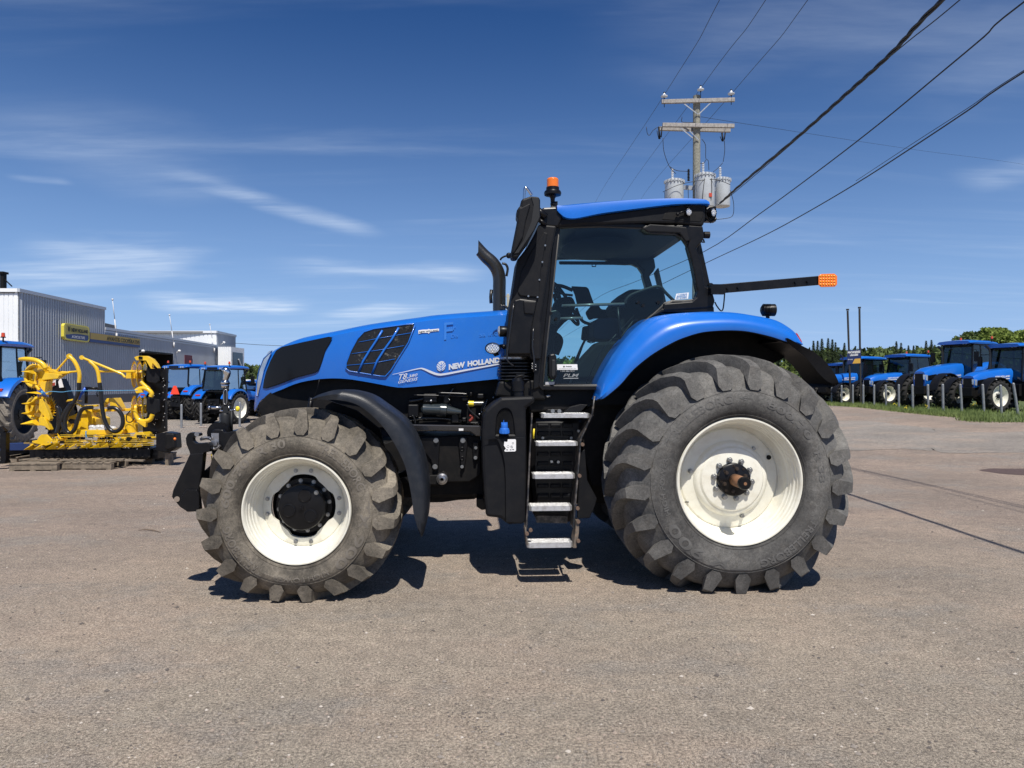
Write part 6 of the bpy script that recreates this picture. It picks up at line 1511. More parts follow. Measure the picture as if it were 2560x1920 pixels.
m.add(q, [(0, 1, 2, 3), (4, 0, 3, 7), (1, 5, 6, 2), (3, 2, 6, 7)], False); bobj(m, 'door_opening', mat('dark_interior', (.006, .006, .006), .9), fix=False)
bprism('door_frame', td0 - .2, td0, -1, zd + .12, .05, .16, DRK); bprism('door_frame', td0 - .2, td1, zd, zd + .15, .05, .17, DRK)
bprism('door_frame', td1, td1 + .2, -1, zd + .12, .05, .16, DRK)
m = M(); a = BW(459, 912); b_ = BW(478, 889); t_a, t_b = tb(459), tb(478); bprism('wall_placard', t_a, t_b, a.z, b_.z, .06, .12, mat('maroon', (.13, .012, .03), .6))
# annex
aY = BP(T2 - 1, 0).y; xa = W(545, 955, aY).x; xb = W(578, 955, aY).x; za = W(545, 867, aY).z
m = M(); corrug(m, (xa, aY, 0), (xb, aY, 0), -1, za, .25, -.06, FW, .10); m.add([(xb, aY, -1), (xb, aY + 4, -1), (xb, aY + 4, za), (xb, aY, za)], [(0, 1, 2, 3)]); m.add([(xa, aY, za - .01), (xb, aY, za - .01), (xb, aY + 4, za - .01), (xa, aY + 4, za - .01)], [(0, 1, 2, 3)]); bobj(m, 'annex', CLADW, fix=False)
m = M(); m.box((xb + .01, aY + .4, 3.4), (xb + .06, aY + 3.4, za - .6)); bobj(m, 'annex_window', mat('dark_pane', (.01, .02, .022), .15))
m = M(); m.beam((xb + .6, aY + 6, -1), (xb + .05, aY + 2, 4.4), .2, .2); bobj(m, 'downpipe', TRIM)
# rooftop unit, corner post, lamps and masts
ta, tb_ = tb(266), tb(322); m = M(); z_ = BW(300, 807).z; m.hexa([BP(ta + .3, HL - .3, -1), BP(tb_, HL - .3, -1), BP(tb_, HL - .3, -3), BP(ta + .3, HL - .3, -3), BP(ta + .3, z_, -1), BP(tb_, z_ - .1, -1), BP(tb_, z_ - .1, -3), BP(ta + .3, z_, -3)]); bobj(m, 'rooftop_unit', mat('unit_grey', (.16, .16, .16), .7), bevel=.03)
m = M(); p = W(4, 700, 46); m.box((p.x - .12, 46, HT - .1), (p.x + .12, 46.3, W(4, 684, 46).z)); m.box((p.x - .6, 45.9, W(4, 684, 46).z), (p.x + .18, 46.4, W(4, 679, 46).z)); m.beam(W(8, 695, 46.1), W(30, 716, 46.1), .06, .06); bobj(m, 'roof_post', DRK)
m2_ = mat('mast_white', (.6, .6, .6), .5)
for (xt, yt, xb2, yb2) in ((833, 322, 848, 590), (1255, 437, 1276, 655), (1553, 507, 1577, 695)):
    pxb, pyb = xb2 / 2.962, 640 + yb2 / 2.962; b_ = BW(pxb, pyb, .15); a = W(xt / 2.962, 640 + yt / 2.962, b_.y)
    m = M(); m.tube([b_, b_.lerp(a, .45)], .05, 8); m.tube([b_.lerp(a, .45), a], .03, 8); m.ball(tuple(a), .09, 8); m.tube([b_ + Vector((0, 0, -.3)), b_ + Vector((0, 0, .2))], .09, 8); bobj(m, 'antenna_mast', m2_)
for x, y in ((1020, 703), (1293, 703), (1630, 640)):
    b_ = BW(x / 2.962, 640 + y / 2.962, .45); m = M(); m.ball(tuple(b_), .16, 10, (1, 1, .8)); m.tube([b_, BW(x / 2.962, 640 + (y + 18) / 2.962, .02)], .03, 6); bobj(m, 'wall_lamp', WHT)

# wall signs
def wall_sign(name, corners, dep, mt, label, cat='sign', rounded=0):
    e_ = empty(name, corners[0]); tag(e_, label, cat); return e_
YW = mat('sign_yellow', (.45, .38, .08), .4); NV = mat('sign_blue', (.015, .035, .16), .4); YB = mat('sign_rim_yellow', (.72, .62, .08), .4)
def S5(x, y, out): return BW(x / 5.53, 660 + y / 5.53, out)
s1_ = empty('maker_sign', tuple(S5(1000, 950, .1))); o = s1_.location; tag(s1_, 'rounded yellow and blue maker sign on the ribbed wall', 'sign')
def sring(pts, out): return [S5(x, y, out) - o for x, y in pts]
rim_ = [(822, 850), (835, 822), (870, 818), (1150, 862), (1172, 880), (1180, 910), (1180, 1050), (1168, 1075), (1145, 1082), (870, 1050), (838, 1035), (822, 1000)]
m = M(); m.prism(sring(rim_, .30), sring(rim_, .10)); m.obj('sign_case', YB, s1_)
inn = [(845, 860), (855, 838), (880, 835), (1140, 878), (1158, 892), (1165, 915), (1165, 1035), (1155, 1058), (1135, 1063), (880, 1030), (852, 1018), (845, 995)]
m = M(); m.add(sring([p for p in inn[:6]] + [(1165, 990), (1060, 972), (950, 966), (845, 975)], .305), [tuple(range(10))]); m.obj('sign_face', YW, s1_, fix=False)
m = M(); m.add(sring([(845, 975), (950, 966), (1060, 972), (1165, 990)] + inn[6:], .305), [tuple(range(10))]); m.obj('sign_face', NV, s1_, fix=False)
m = M()
def stext(m, body, bl, br, tr_, tl, out=.31, **kw): quadtext(m, body, S5(*bl, out) - o, S5(*br, out) - o, S5(*tr_, out) - o, S5(*tl, out) - o, lift=.008, **kw)
stext(m, 'NEW HOLLAND', (925, 940), (1158, 962), (1158, 918), (925, 880), bold=.04)
for k in range(3):
    for sg in (-1, 1): q = [S5(892 + sg * x, y - 22 * k, .315) - o for x, y in ((2, 940), (16, 915), (18, 895), (4, 915))]; m.add(q, [(0, 1, 2, 3)], False)
m.obj('sign_lettering', BLK, s1_, fix=False)
m = M(); stext(m, 'AGRICULTURE', (930, 1022), (1112, 1042), (1112, 1005), (930, 985)); m.obj('sign_lettering', mat('letter_grey', (.55, .58, .65), .5), s1_, fix=False)
s2_ = empty('name_sign', tuple(S5(1540, 1050, .1))); o = s2_.location; tag(s2_, 'long yellow and blue name board reading avantis cooperative', 'sign')
m = M(); r_ = [(1190, 945), (1888, 1035), (1888, 1155), (1190, 1075)]; m.prism(sring(r_, .30), sring(r_, .10)); m.obj('sign_case', NV, s2_)
m = M(); m.add(sring([(1190, 948), (1887, 1036), (1887, 1122), (1190, 1035)], .305), [(0, 1, 2, 3)]); m.obj('sign_face', mat('sign_gold', (.42, .29, .055), .45), s2_, fix=False)
m = M(); stext(m, 'AVANTIS', (1420, 1058), (1600, 1078), (1600, 1022), (1420, 1000), out=.31, bold=.01); stext(m, 'COOP\u00c9RATIVE', (1615, 1080), (1882, 1112), (1882, 1048), (1615, 1012), out=.31, bold=.01); m.obj('sign_lettering', BLK, s2_, fix=False)
# ================================================================== utility pole and wires
B4 = cmap(1600, 180, 4.367); PY = 24.0
def U(x, y, d=0): return W(*B4(x, y), PY + d)
pb = U(620, 1700); up = empty('utility_pole', (pb.x, PY, G(pb.x, PY))); o = Vector(up.location)
tag(up, 'weathered wooden utility pole with two crossarms and three grey transformers', 'utility pole')
PW = mat('pole_wood', (.25, .245, .20), .9, var=.3, vs=18, bump=.3, bs=30); PWL = mat('crossarm_wood', (.33, .31, .285), .85, var=.25, vs=14)
def pobj(m, name, mt, par=up, **kw):
    m.v = [(x - o.x, y - o.y, z - o.z) for x, y, z in m.v]; return m.obj(name, mt, par, **kw)
a = U(618, 262); m = M(); m.tube([(a.x, PY, o.z - .2), (a.x, PY, 6), (a.x, PY, a.z)], [.20, .135, .118], 18); pobj(m, 'pole', PW, auto=60)
m = M(); m.beam(U(236, 325, -.18), U(1032, 304, -.18), .10, .13); c1_ = pobj(m, 'crossarm', PWL, bevel=.008)
m = M(); m.beam(U(245, 578, -.18), U(1028, 590, -.18), .10, .13); pobj(m, 'crossarm', PWL, bevel=.008)
m = M(); m.beam(U(205, 618, .2), U(985, 638, .2), .10, .13); pobj(m, 'crossarm', PWL, bevel=.008)
m = M()
for A_, B_ in (((480, 345), (632, 462)), ((772, 335), (640, 462)), ((440, 608), (578, 722)), ((540, 640), (642, 745))): m.beam(U(*A_, -.2), U(*B_, -.16), .012, .035)
m.v = [(x - o.x, y - o.y, z - o.z) for x, y, z in m.v]; m.objs('arm_brace', GAL, up)
POR = mat('porcelain', (.66, .68, .70), .2)
for x, y in ((265, 268), (662, 195), (996, 240)):
    p = U(x, y, -.18); m = M(); m.lathe([(.0001, .10), (.035, .10), (.045, .07), (.055, .05), (.115, .02), (.11, -.01), (.05, -.03), (.04, -.05)], tuple(p), 'z', 18); ins = pobj(m, 'insulator', POR, auto=60)
    m = M(); m.tube([p + Vector((0, 0, -.05)), p + Vector((0, 0, -.36))], .012, 6); m.tube([p + Vector((0, 0, .10)), p + Vector((0, 0, .15))], .03, 8); pobj(m, 'insulator_pin', BLK)
for x, y, hh in ((205, 600, 130), (895, 665, 90)):
    m = M(); m.tube([U(x, y, -.3), U(x + 10, y + hh, -.35)], .03, 8); m.tube([U(x + 35, y, -.2), U(x + 25, y + hh - 20, -.3)], .022, 8); m.tube([U(x - 20, y + 40, -.3), U(x, y + hh, -.35)], .012, 6); pobj(m, 'fuse_cutout', DRK)
TRG = mat('transformer_paint', (.52, .55, .56), .35, coat=.3, dirt=((.35, .35, .34), .4, 5))
def transformer(x0_, x1_, yt, yb, d, mark=False):
    cxp = (x0_ + x1_) / 2; c = U(cxp, yb, d); t_ = U(cxp, yt, d); r_ = (U(x1_, yb, d).x - U(x0_, yb, d).x) / 2; h_ = t_.z - c.z
    m = M(); m.lathe([(.0001, 0), (r_ * .93, 0), (r_ * .97, .03), (r_ * .97, h_ - .05), (r_ * 1.03, h_ - .05), (r_ * 1.03, h_), (r_ * .8, h_ + .05), (.0001, h_ + .08)], tuple(c), 'z', 36)
    tf = pobj(m, 'transformer', TRG, auto=40)
    tp = U(cxp - 20, yt, d); off = (tp.x - o.x, tp.y - o.y, tp.z - o.z)
    m = M(); q = []
    for k in range(7): q += [(.022, k * .055), (.050, k * .055 + .012), (.050, k * .055 + .022), (.022, k * .055 + .04)]
    m.lathe([(.0001, 0)] + q + [(.0001, .40)], (off[0], off[1], off[2] + .05), 'z', 14); m.obj('bushing', POR, tf, auto=50)
    m = M()
    for k in range(10):
        a_ = R(180 + 20 * k); m.box((c.x - o.x + r_ * 1.02 * math.cos(a_) - .02, c.y - o.y + r_ * 1.02 * math.sin(a_) - .02, t_.z - o.z - .08), (c.x - o.x + r_ * 1.02 * math.cos(a_) + .02, c.y - o.y + r_ * 1.02 * math.sin(a_) + .02, t_.z - o.z + .02))
    m.objs('lid_clamp', GAL, tf)
    if mark:
        m = M(); p = U(740, 1370, d); m.box((p.x - o.x - .05, p.y - o.y - r_ - .006, p.z - o.z - .06), (p.x - o.x + .05, p.y - o.y - r_ + .04, p.z - o.z + .06)); m.obj('red_mark', mat('red_mark', (.5, .06, .03), .5), tf)
    return tf
transformer(270, 478, 1195, 1460, -.1); transformer(805, 985, 1178, 1470, .35); transformer(600, 815, 1130, 1480, -.45, True)
m = M(); m.beam(U(480, 1260, -.05), U(600, 1268, -.1), .06, .14); m.beam(U(600, 1280, -.1), U(820, 1280, .2), .06, .14); pobj(m, 'transformer_bracket', GAL)
m = M(); p = U(530, 1190, -.2); q = []
for k in range(8): q += [(.025, k * .05), (.048, k * .05 + .012), (.048, k * .05 + .02), (.025, k * .05 + .036)]
m.lathe([(.0001, 0)] + q + [(.0001, .42)], tuple(p), 'z', 12); pobj(m, 'surge_arrester', GRY, auto=50)
WIRE = mat('wire_dark', (.012, .012, .014), .5)
m = M()
for pts in ([(250, 720), (262, 870), (320, 1030), (390, 1110)], [(320, 1030), (400, 1075), (520, 1085)], [(675, 730), (715, 800), (718, 940), (745, 970), (752, 1070)], [(660, 1000), (700, 990), (718, 960)], [(920, 740), (925, 860), (908, 980)], [(905, 990), (850, 1050), (800, 1090)],
            [(70, 600), (80, 670), (105, 690), (140, 640), (190, 605)], [(460, 490), (455, 540), (500, 550), (600, 552)], [(525, 1260), (528, 1390)], [(270, 1310), (272, 1395)], [(250, 1310), (400, 1240), (560, 1200), (780, 1170), (900, 1195), (985, 1230)],
            [(705, 1160), (690, 1290), (680, 1400)], [(780, 1160), (785, 1290), (775, 1400)], [(985, 1290), (1020, 1420), (1020, 1540), (980, 1590), (840, 1610)]):
    m.tube(bez([U(x, y, -.75) for x, y in pts], 16), .010, 6)
pobj(m, 'jumper_wire', WIRE)
def wire(name, pts, r, label, group=None, twist=0):
    m = M(); P_ = bez(pts, 60)
    if twist:
        for ph in (0, 2.1, 4.2):
            m.tube([p + Vector((math.cos(i * twist + ph), 0, math.sin(i * twist + ph))) * r * .9 for i, p in enumerate(bez(pts, 240))], r * .8, 5)
    else: m.tube(P_, r, 6)
    tag(m.obj(name, WIRE), label, 'power line', group)
gw = 'overhead power lines'
# three bare lines over the top insulators: from far beyond the yard to overhead
for (xa, ya), (xi, yi), (xt, yt), lb in (((1285 * 1.1573, 440 * 1.1573), B4(265, 250), (1555 * 1.1573, -2), 'left'), ((1340 * 1.1573, 436 * 1.1573), B4(662, 180), (1655 * 1.1573, -2), 'middle'), ((1385 * 1.1573, 430 * 1.1573), B4(1010, 225), (1746 * 1.1573, -2), 'right')):
    a = W(xa, ya, 60); b_ = W(xi, yi, PY - .2); c_ = W(xt, yt, 16)
    a0 = a + (a - b_) * .35; a0.z = a.z - .6
    wire('power_line', [a0, a, b_, c_, c_ + (c_ - b_) * 1.6 + Vector((0, 0, 1))], .008, 'thin bare wire over the ' + lb + ' top insulator of the utility pole', gw)
def WD(pts, ya, yb):
    xa, xb = pts[0][0], pts[-1][0]; return [W(x, y, 1 / (1 / ya + (1 / yb - 1 / ya) * (x - xa) / (xb - xa))) for x, y in pts]
q = WD([(1800, 508), (1858, 456), (1990, 346), (2110, 240), (2225, 136), (2362, -6)], PY - .6, 9.5) + [ Vector((5.9, 6.4, 6.9)), Vector((5.9, 2.5, 7.1)), Vector((6.0, -12, 8.5))]
wire('power_line', q, .022, 'thick twisted black cable running from the transformers to the top edge', gw, twist=.28)
wire('power_line', WD([(1795, 512), (1840, 478), (1990, 350), (2120, 232), (2260, 112), (2404, -4)], PY, 11.5) + [Vector((7.6, 7, 8.2)), Vector((7.6, -12, 9.4))], .010, 'thin black wire just under the twisted cable', gw)
for pts, r_, lb in (([(1396, 828), (1482, 752), (1599, 700), (1762, 628), (1900, 534), (2050, 424), (2200, 308), (2350, 184), (2460, 92), (2566, 0)], .013, 'black cable rising from the cab corner to the upper right corner'),
                  ([(1396, 850), (1500, 790), (1640, 718), (1770, 655), (1900, 594), (2000, 541), (2140, 459), (2280, 369), (2420, 276), (2566, 176)], .012, 'black cable leaving the cab corner for the right edge below the others'),
                  ([(2140, 452), (2280, 360), (2420, 270), (2566, 172)], .006, 'thin wire lashed beside the lowest cable at the right')):
    pp_ = WD(pts, 90 if pts[0][0] < 2000 else 17.2, 10.3); e_ = pp_[-1]; wire('power_line', pp_ + [e_ + Vector((.3, -5, .2)), e_ + Vector((.4, -16, 1.2))], r_, lb, gw)
wire('power_line', [W(1752, 292, PY), W(1905, 316, 30), W(2300, 376, 50), W(2566, 412, 64), W(2900, 470, 90)], .007, 'faint thin wire leaving the pole for the far right', gw)
wire('power_line', [W(588, 858, 90), W(690, 864, 90), W(900, 870, 95)], .03, 'faint wire from the end of the grey building', gw)
# far pole seen between exhaust and pillar
fp_ = empty('far_utility_pole', tuple(GX(1270, 80))); m = M(); m.tube([(0, 0, 0), (0, 0, W(1270, 735, 80).z)], .15, 8); m.obj('pole', PW, fp_); m = M(); z_ = W(1270, 741, 80).z; m.beam((-1.1, 0, z_), (1.1, 0, z_), .12, .14); m.obj('crossarm', PWL, fp_)
m = M()
for x in (-1, 0, 1): m.ball((x, 0, z_ + .2), .12, 8)
m.obj('insulator', POR, fp_); tag(fp_, 'distant utility pole glimpsed between the exhaust and the black pillar', 'utility pole')

# ================================================================== trees
def leafmat(name, a, b):
    m, nt, bb = newmat(name); g = nt.nodes.new('ShaderNodeNewGeometry'); tc = nt.nodes.new('ShaderNodeTexCoord')
    n = noise(nt, tc.outputs['Object'], .55, 4); c = ramp(nt, n, .35, a, .65, b)
    c = mixc_(nt, .5, c, ramp(nt, g.outputs['Random Per Island'], 0, (.5, .5, .5), 1, (1.5, 1.5, 1.5)), 'MULTIPLY')
    nt.links.new(c, bb.inputs['Base Color']); bb.inputs['Roughness'].default_value = .75; bb.inputs['Specular IOR Level'].default_value = .2
    o_ = nt.nodes['Material Output']; tl_ = nt.nodes.new('ShaderNodeBsdfTranslucent'); nt.links.new(c, tl_.inputs['Color']); mx = nt.nodes.new('ShaderNodeMixShader'); mx.inputs[0].default_value = .25
    nt.links.new(bb.outputs[0], mx.inputs[1]); nt.links.new(tl_.outputs[0], mx.inputs[2]); nt.links.new(mx.outputs[0], o_.inputs['Surface']); return m
LSP = leafmat('spruce_needles', (.045, .072, .034), (.09, .125, .056)); LDK = leafmat('dark_leaves', (.085, .125, .042), (.17, .22, .075)); LLT = leafmat('light_leaves', (.13, .19, .04), (.24, .30, .07))
BARK = mat('bark', (.08, .065, .05), .9, var=.3, vs=5)
rt_ = random.Random(21)
def leaf_tri(m, p, s_, r=rt_):
    d = Vector((r.gauss(0, 1), r.gauss(0, 1), r.gauss(0, 1))).normalized(); u = d.orthogonal().normalized(); v = d.cross(u); a = r.uniform(0, 6.28)
    P_ = [p + (u * math.cos(a + k) + v * math.sin(a + k)) * s_ * r.uniform(.7, 1.2) for k in (0, 2.1, 4.2)]; m.add(P_, [(0, 1, 2)], False)
def spruce(px, ptop, Y, w_=None, label=None, n=2600, name='spruce_tree', parent=None):
    b_ = GX(px, Y); z1 = W(px, ptop, Y).z; h = z1 - b_.z; w_ = w_ or h * .25
    rt = empty(name, b_); m = M(); m.tube([(0, 0, -.2), (0, 0, h * .96)], [.16, .02], 8); m.obj('trunk', BARK, rt)
    m = M()
    for i in range(n):
        t = rt_.random() ** .8; z = h * (.10 + .90 * t); tier = .86 + .14 * math.cos(z * 4.1 + px); rmax = w_ * (1 - t) ** 1.05 * tier + .03; a = rt_.uniform(0, 6.28); q = rt_.random() ** .45 * rmax
        br = .75 + .25 * math.sin(a * 5 + z * 3)
        p = Vector((math.cos(a) * q * br, math.sin(a) * q * br, z - q * .30)); dr = Vector((math.cos(a), math.sin(a), -.25)).normalized(); s_ = Vector((-math.sin(a), math.cos(a), 0)) * .09 * (.5 + h / 14) * (1.1 - .65 * t); l_ = dr * rt_.uniform(.22, .5) * (.5 + h / 14) * (1.15 - .85 * t)
        m.add([p - s_, p + s_, p + l_], [(0, 1, 2)], False)
    m.obj('crown', LSP, rt, fix=False); tag(rt, label, 'tree'); return rt
def leafy(px, ptop, Y, w_, label, mt, n=3200, name='leafy_tree', zb=.25, seed=0, sz=.15):
    b_ = GX(px, Y); h = W(px, ptop, Y).z - b_.z; r = random.Random(seed + int(px)); rt = empty(name, b_); m = M(); m.tube([(0, 0, -.2), (.05, 0, h * .4), (0, .05, h * .7)], [.16, .11, .05], 8); cl = []
    for k in range(26):
        t = r.random(); z = h * (zb + (1 - zb) * t); rad = w_ * math.sin(PI * min(.97, .18 + .80 * t)) ** .7 * r.uniform(.3, 1); a = r.uniform(0, 6.28)
        c = Vector((rad * math.cos(a) * .8, rad * math.sin(a) * .8, min(h - .3, z))); cl.append((c, r.uniform(.35, .8) * w_ * .42)); m.tube([(0, 0, h * min(.6, .2 + .4 * t)), c], [.05, .012], 5)
    m.obj('trunk', BARK, rt); m = M()
    for i in range(n):
        c, q = cl[r.randrange(len(cl))]; d = Vector((r.gauss(0, 1), r.gauss(0, 1), r.gauss(0, .9))).normalized() * q * r.random() ** .4; p = c + d
        if p.z > h: p.z = h - r.random() * .3
        leaf_tri(m, p, sz * r.uniform(.7, 1.3), r)
    m.obj('crown', mt, rt, fix=False); tag(rt, label, 'tree'); return rt
for i, (x, y, lb) in enumerate(((205, 425, 'dark spruce beside the big rear fender, leftmost of the row'), (245, 425, 'second dark spruce right of the big rear fender'), (285, 405, 'tallest dark spruce left of the sign posts'), (345, 400, 'broad dark spruce in the clump left of the sign posts'), (385, 412, 'dark spruce on the right of the clump'), (415, 440, 'shorter spruce at the right end of the clump'),
                            (500, 445, 'single spruce just left of the sign posts'), (605, 475, 'short spruce between the two sign posts'), (650, 480, 'small spruce behind the dark sign'), (995, 430, 'dark spruce behind the tractor with two beacons'), (1040, 445, 'slimmer spruce right behind the tractor with two beacons'), (1160, 470, 'low spruce left of the tall tractor'), (1278, 425, 'left one of a pair of spruces above the tall tractor exhaust'), (1330, 418, 'right one of a pair of spruces above the tall tractor exhaust'), (1110, 470, 'thin spruce in the middle of the far wood'))):
    spruce(1980 + x / 3.814, 740 + y / 3.814, 58 + (i * 7) % 13, label=lb, n=2600)
leafy(2421, 832, 52, 2.0, 'dark round leafy tree behind the tall tractor cab', LDK, 4200, seed=5)
for k, (x, y, wv) in enumerate(((1850, 305, 1.5), (1935, 300, 1.6), (2030, 318, 1.6), (2110, 365, 1.3), (2185, 340, 1.7), (2270, 322, 1.9))):
    leafy(1980 + x / 3.814, 740 + y / 3.814, 44 + k % 3, wv, ['light green birch just right of the dark round tree', 'tall light green tree above the last tractor roof', 'light green tree third in the bright row', 'lower light green tree in the dip of the bright row', 'light green tree close to the right edge', 'light green tree cut by the right edge'][k], LLT, 7000, seed=k, zb=.12, sz=.12)
# wood behind: one mass
m = M(); rw = random.Random(5)
for i in range(620):
    Y = rw.uniform(72, 125); px = rw.uniform(575, 2750)
    if 660 < px < 1300 and rw.random() < .7: continue
    tp = interp([(560, 925), (600, 905), (640, 912), (700, 915), (1300, 900), (1380, 892), (1470, 888), (1600, 880), (2050, 872), (2160, 868), (2300, 866), (2400, 860), (2560, 856)], px) + rw.uniform(-3, 9) + (125 - Y) * .18
    b_ = GX(px, Y); h = W(px, tp, Y).z - b_.z; conif = rw.random() < .35; m.cur = 0 if conif else (1 if rw.random() < .75 else 2)
    if h < 1: continue
    w_ = h * (.22 if conif else .34)
    for k in range(150):
        t = rw.random(); a = rw.uniform(0, 6.28)
        if conif: q = w_ * (1 - t) * rw.random() ** .5
        else: q = w_ * math.sqrt(max(.02, 1 - (2 * t - 1) ** 2)) * rw.random() ** .4
        leaf_tri(m, b_ + Vector((math.cos(a) * q, math.sin(a) * q, h * (.02 + .98 * t))), rw.uniform(.22, .42), rw)
tag(m.obj('forest', [LSP, LDK, LLT], fix=False), 'mixed green wood beyond the yard', kind='stuff')
m = M(); pts = []
for k in range(60):
    x = -60 + 220 * k / 59; pts.append([(x, 128, -1), (x, 135, 3.2 + .4 * math.sin(k * .9) + (2.0 if x > 20 else 0)), (x, 240, 5)])
m.loft(pts, closed=False, cap=False); tag(m.obj('hills', mat('wooded_slope', (.06, .085, .035), .95, var=.5, vs=.25), fix=False), 'dark wooded slope behind the trees', kind='structure')
# low scrub behind the parked tractors
m = M()
for i in range(240):
    px = rw.uniform(1990, 2700); Y = rw.uniform(50, 62); b_ = GX(px, Y); h = rw.uniform(.8, 2.6); m.cur = 1 if rw.random() < .7 else 0
    for k in range(90):
        t = rw.random(); a = rw.uniform(0, 6.28); q = h * .5 * math.sqrt(max(.05, 1 - t * t)) * rw.random() ** .4; leaf_tri(m, b_ + Vector((math.cos(a) * q, math.sin(a) * q, h * t)), rw.uniform(.12, .22), rw)
tag(m.obj('scrub', [LSP, LDK], fix=False), 'low green scrub behind the parked tractors', kind='stuff')
# ================================================================== yellow forage header
B1 = cmap(0, 840, 4.88); HY = 14.4
hb0 = W(215, 1150, HY); hd_ = empty('forage_header', (hb0.x, HY, G(hb0.x, HY))); o = Vector(hd_.location)
tag(hd_, 'yellow folding forage header with toothed rotors standing on wooden pallets', 'forage header')
def Q(x, y, d=0): return W(*B1(x, y), HY + d) - o
def QL(pts, d=0): return [Q(p[0], p[1], d + (p[2] if len(p) > 2 else 0)) for p in pts]
def hplate(name, pts, d, th, mt=YEL, bevel=.008, par=hd_):
    a = QL(pts, d); m = M(); m.prism(a, [p + Vector((0, th, 0)) for p in a]); return m.obj(name, mt, par, bevel=bevel)
def snout(tip, b0, b1, d=0, dt=-.35, wid=.09, par=hd_):
    """pointed divider: tip reaches dt towards the viewer"""
    a, b, t = Q(*b0, d), Q(*b1, d), Q(*tip, d + dt); k = Vector((0, wid, 0)); mid = (a + b) / 2 + Vector((0, -wid, 0))
    m = M(); m.add([t, a, mid, b, a + k, b + k], [(0, 1, 2), (0, 2, 3), (0, 3, 5), (0, 5, 4), (0, 4, 1), (1, 4, 5, 3, 2)], False); return m.obj('divider_point', YEL, par, bevel=.004)
hplate('base_frame', [(360, 1390), (1830, 1370), (1830, 1490), (1700, 1500), (420, 1510), (360, 1500)], .1, .9, BLK)
m = M()
for k in range(18): x = 420 + k * 80; m.beam(Q(x, 1500, .05), Q(x + 40, 1470, -.1), .03, .02)
m.obj('skid_bar', DRK, hd_)
for t_, b0, b1 in (((280, 1392), (385, 1322), (388, 1390)), ((395, 1388), (505, 1318), (518, 1385)), ((540, 1385), (700, 1292), (700, 1385)), ((690, 1385), (780, 1318), (785, 1382)), ((808, 1385), (900, 1315), (915, 1380)), ((960, 1370), (1090, 1298), (1098, 1365)), ((1082, 1370), (1200, 1312), (1212, 1365)), ((1205, 1365), (1310, 1305), (1322, 1362)), ((1332, 1365), (1475, 1290), (1482, 1360)), ((1482, 1360), (1590, 1305), (1602, 1358)), ((1605, 1358), (1710, 1298), (1722, 1355))):
    snout(t_, b0, b1, 0, -.45)
hplate('left_cover', [(388, 1302), (390, 1280), (450, 1270), (470, 1230), (500, 1202), (572, 1202), (622, 1262), (700, 1250), (718, 1260), (700, 1300), (560, 1340)], .02, .35)
hplate('right_cover', [(1580, 1280), (1600, 1255), (1650, 1180), (1740, 1175), (1790, 1245), (1820, 1250), (1800, 1285), (1700, 1300)], .05, .35)
hplate('middle_deck', [(880, 1170), (920, 1148), (1480, 1145), (1500, 1170), (1480, 1200), (860, 1205)], .25, .5)
hplate('middle_deck', [(1180, 1250), (1500, 1235), (1650, 1260), (1640, 1300), (1400, 1320), (1200, 1320)], .15, .3)
def drum(x, y0, y1, r_, d, par=hd_):
    c = Q(x, y1, d); h_ = Q(x, y0, d).z - c.z; m = M(); m.lathe([(.0001, 0), (r_, 0), (r_, .02), (r_ * .8, .03), (r_ * .8, h_ * .45), (r_, h_ * .47), (r_, h_ * .53), (r_ * .8, h_ * .55), (r_ * .78, h_ * .9), (r_ * .95, h_ * .92), (r_ * .95, h_), (.0001, h_ + .03)], tuple(c), 'z', 36)
    for k in range(24):
        a = 2 * PI * k / 24
        for zz_ in (.01, h_ * .5, h_ * .96): m.add([(c.x + r_ * math.cos(a - .08), c.y + r_ * math.sin(a - .08), c.z + zz_), (c.x + r_ * math.cos(a + .08), c.y + r_ * math.sin(a + .08), c.z + zz_), (c.x + (r_ + .07) * math.cos(a + .12), c.y + (r_ + .07) * math.sin(a + .12), c.z + zz_), (c.x + r_ * math.cos(a), c.y + r_ * math.sin(a), c.z + zz_ + .015)], [(0, 1, 2), (0, 2, 3), (1, 3, 2)], False)
    return m.obj('feed_drum', YEL, par, auto=40)
drum(905, 1215, 1345, .22, .30); drum(1325, 1215, 1345, .24, .30); drum(560, 1310, 1370, .22, .35); drum(1690, 1290, 1350, .22, .35)
m = M()
for y in (1205, 1222, 1270, 1290, 1310, 1330): m.tube([Q(720 + (y % 3) * 8, y, -.02), Q(1160, y + 2, .0)], .007, 5); m.tube([Q(1180, y, 0), Q(1880, y + 2, 0)], .007, 5)
for y in (1300, 1312): m.tube([Q(290, y, .1), Q(720, y, 0)], .006, 5)
m.obj('guard_rod', mat('yellow_rod', (.55, .36, .03), .4), hd_)
m = M(); rr2 = random.Random(8)
for k in range(70):
    x = rr2.uniform(560, 1850); y = rr2.uniform(1200, 1380); s_ = rr2.uniform(.012, .035); p = Q(x, y, rr2.uniform(-.02, .15)); m.box(tuple(p - Vector((s_, s_, s_))), tuple(p + Vector((s_ * rr2.uniform(1, 2.5), s_, s_))))
m.obj('small_fitting', DRK, hd_)
m = M()
for k in range(60):
    x = rr2.uniform(500, 1850); y = rr2.uniform(1210, 1385); p = Q(x, y, rr2.uniform(-.05, .05)); m.ball(tuple(p), rr2.uniform(.008, .018), 6)
m.obj('bolt_head', STL, hd_)
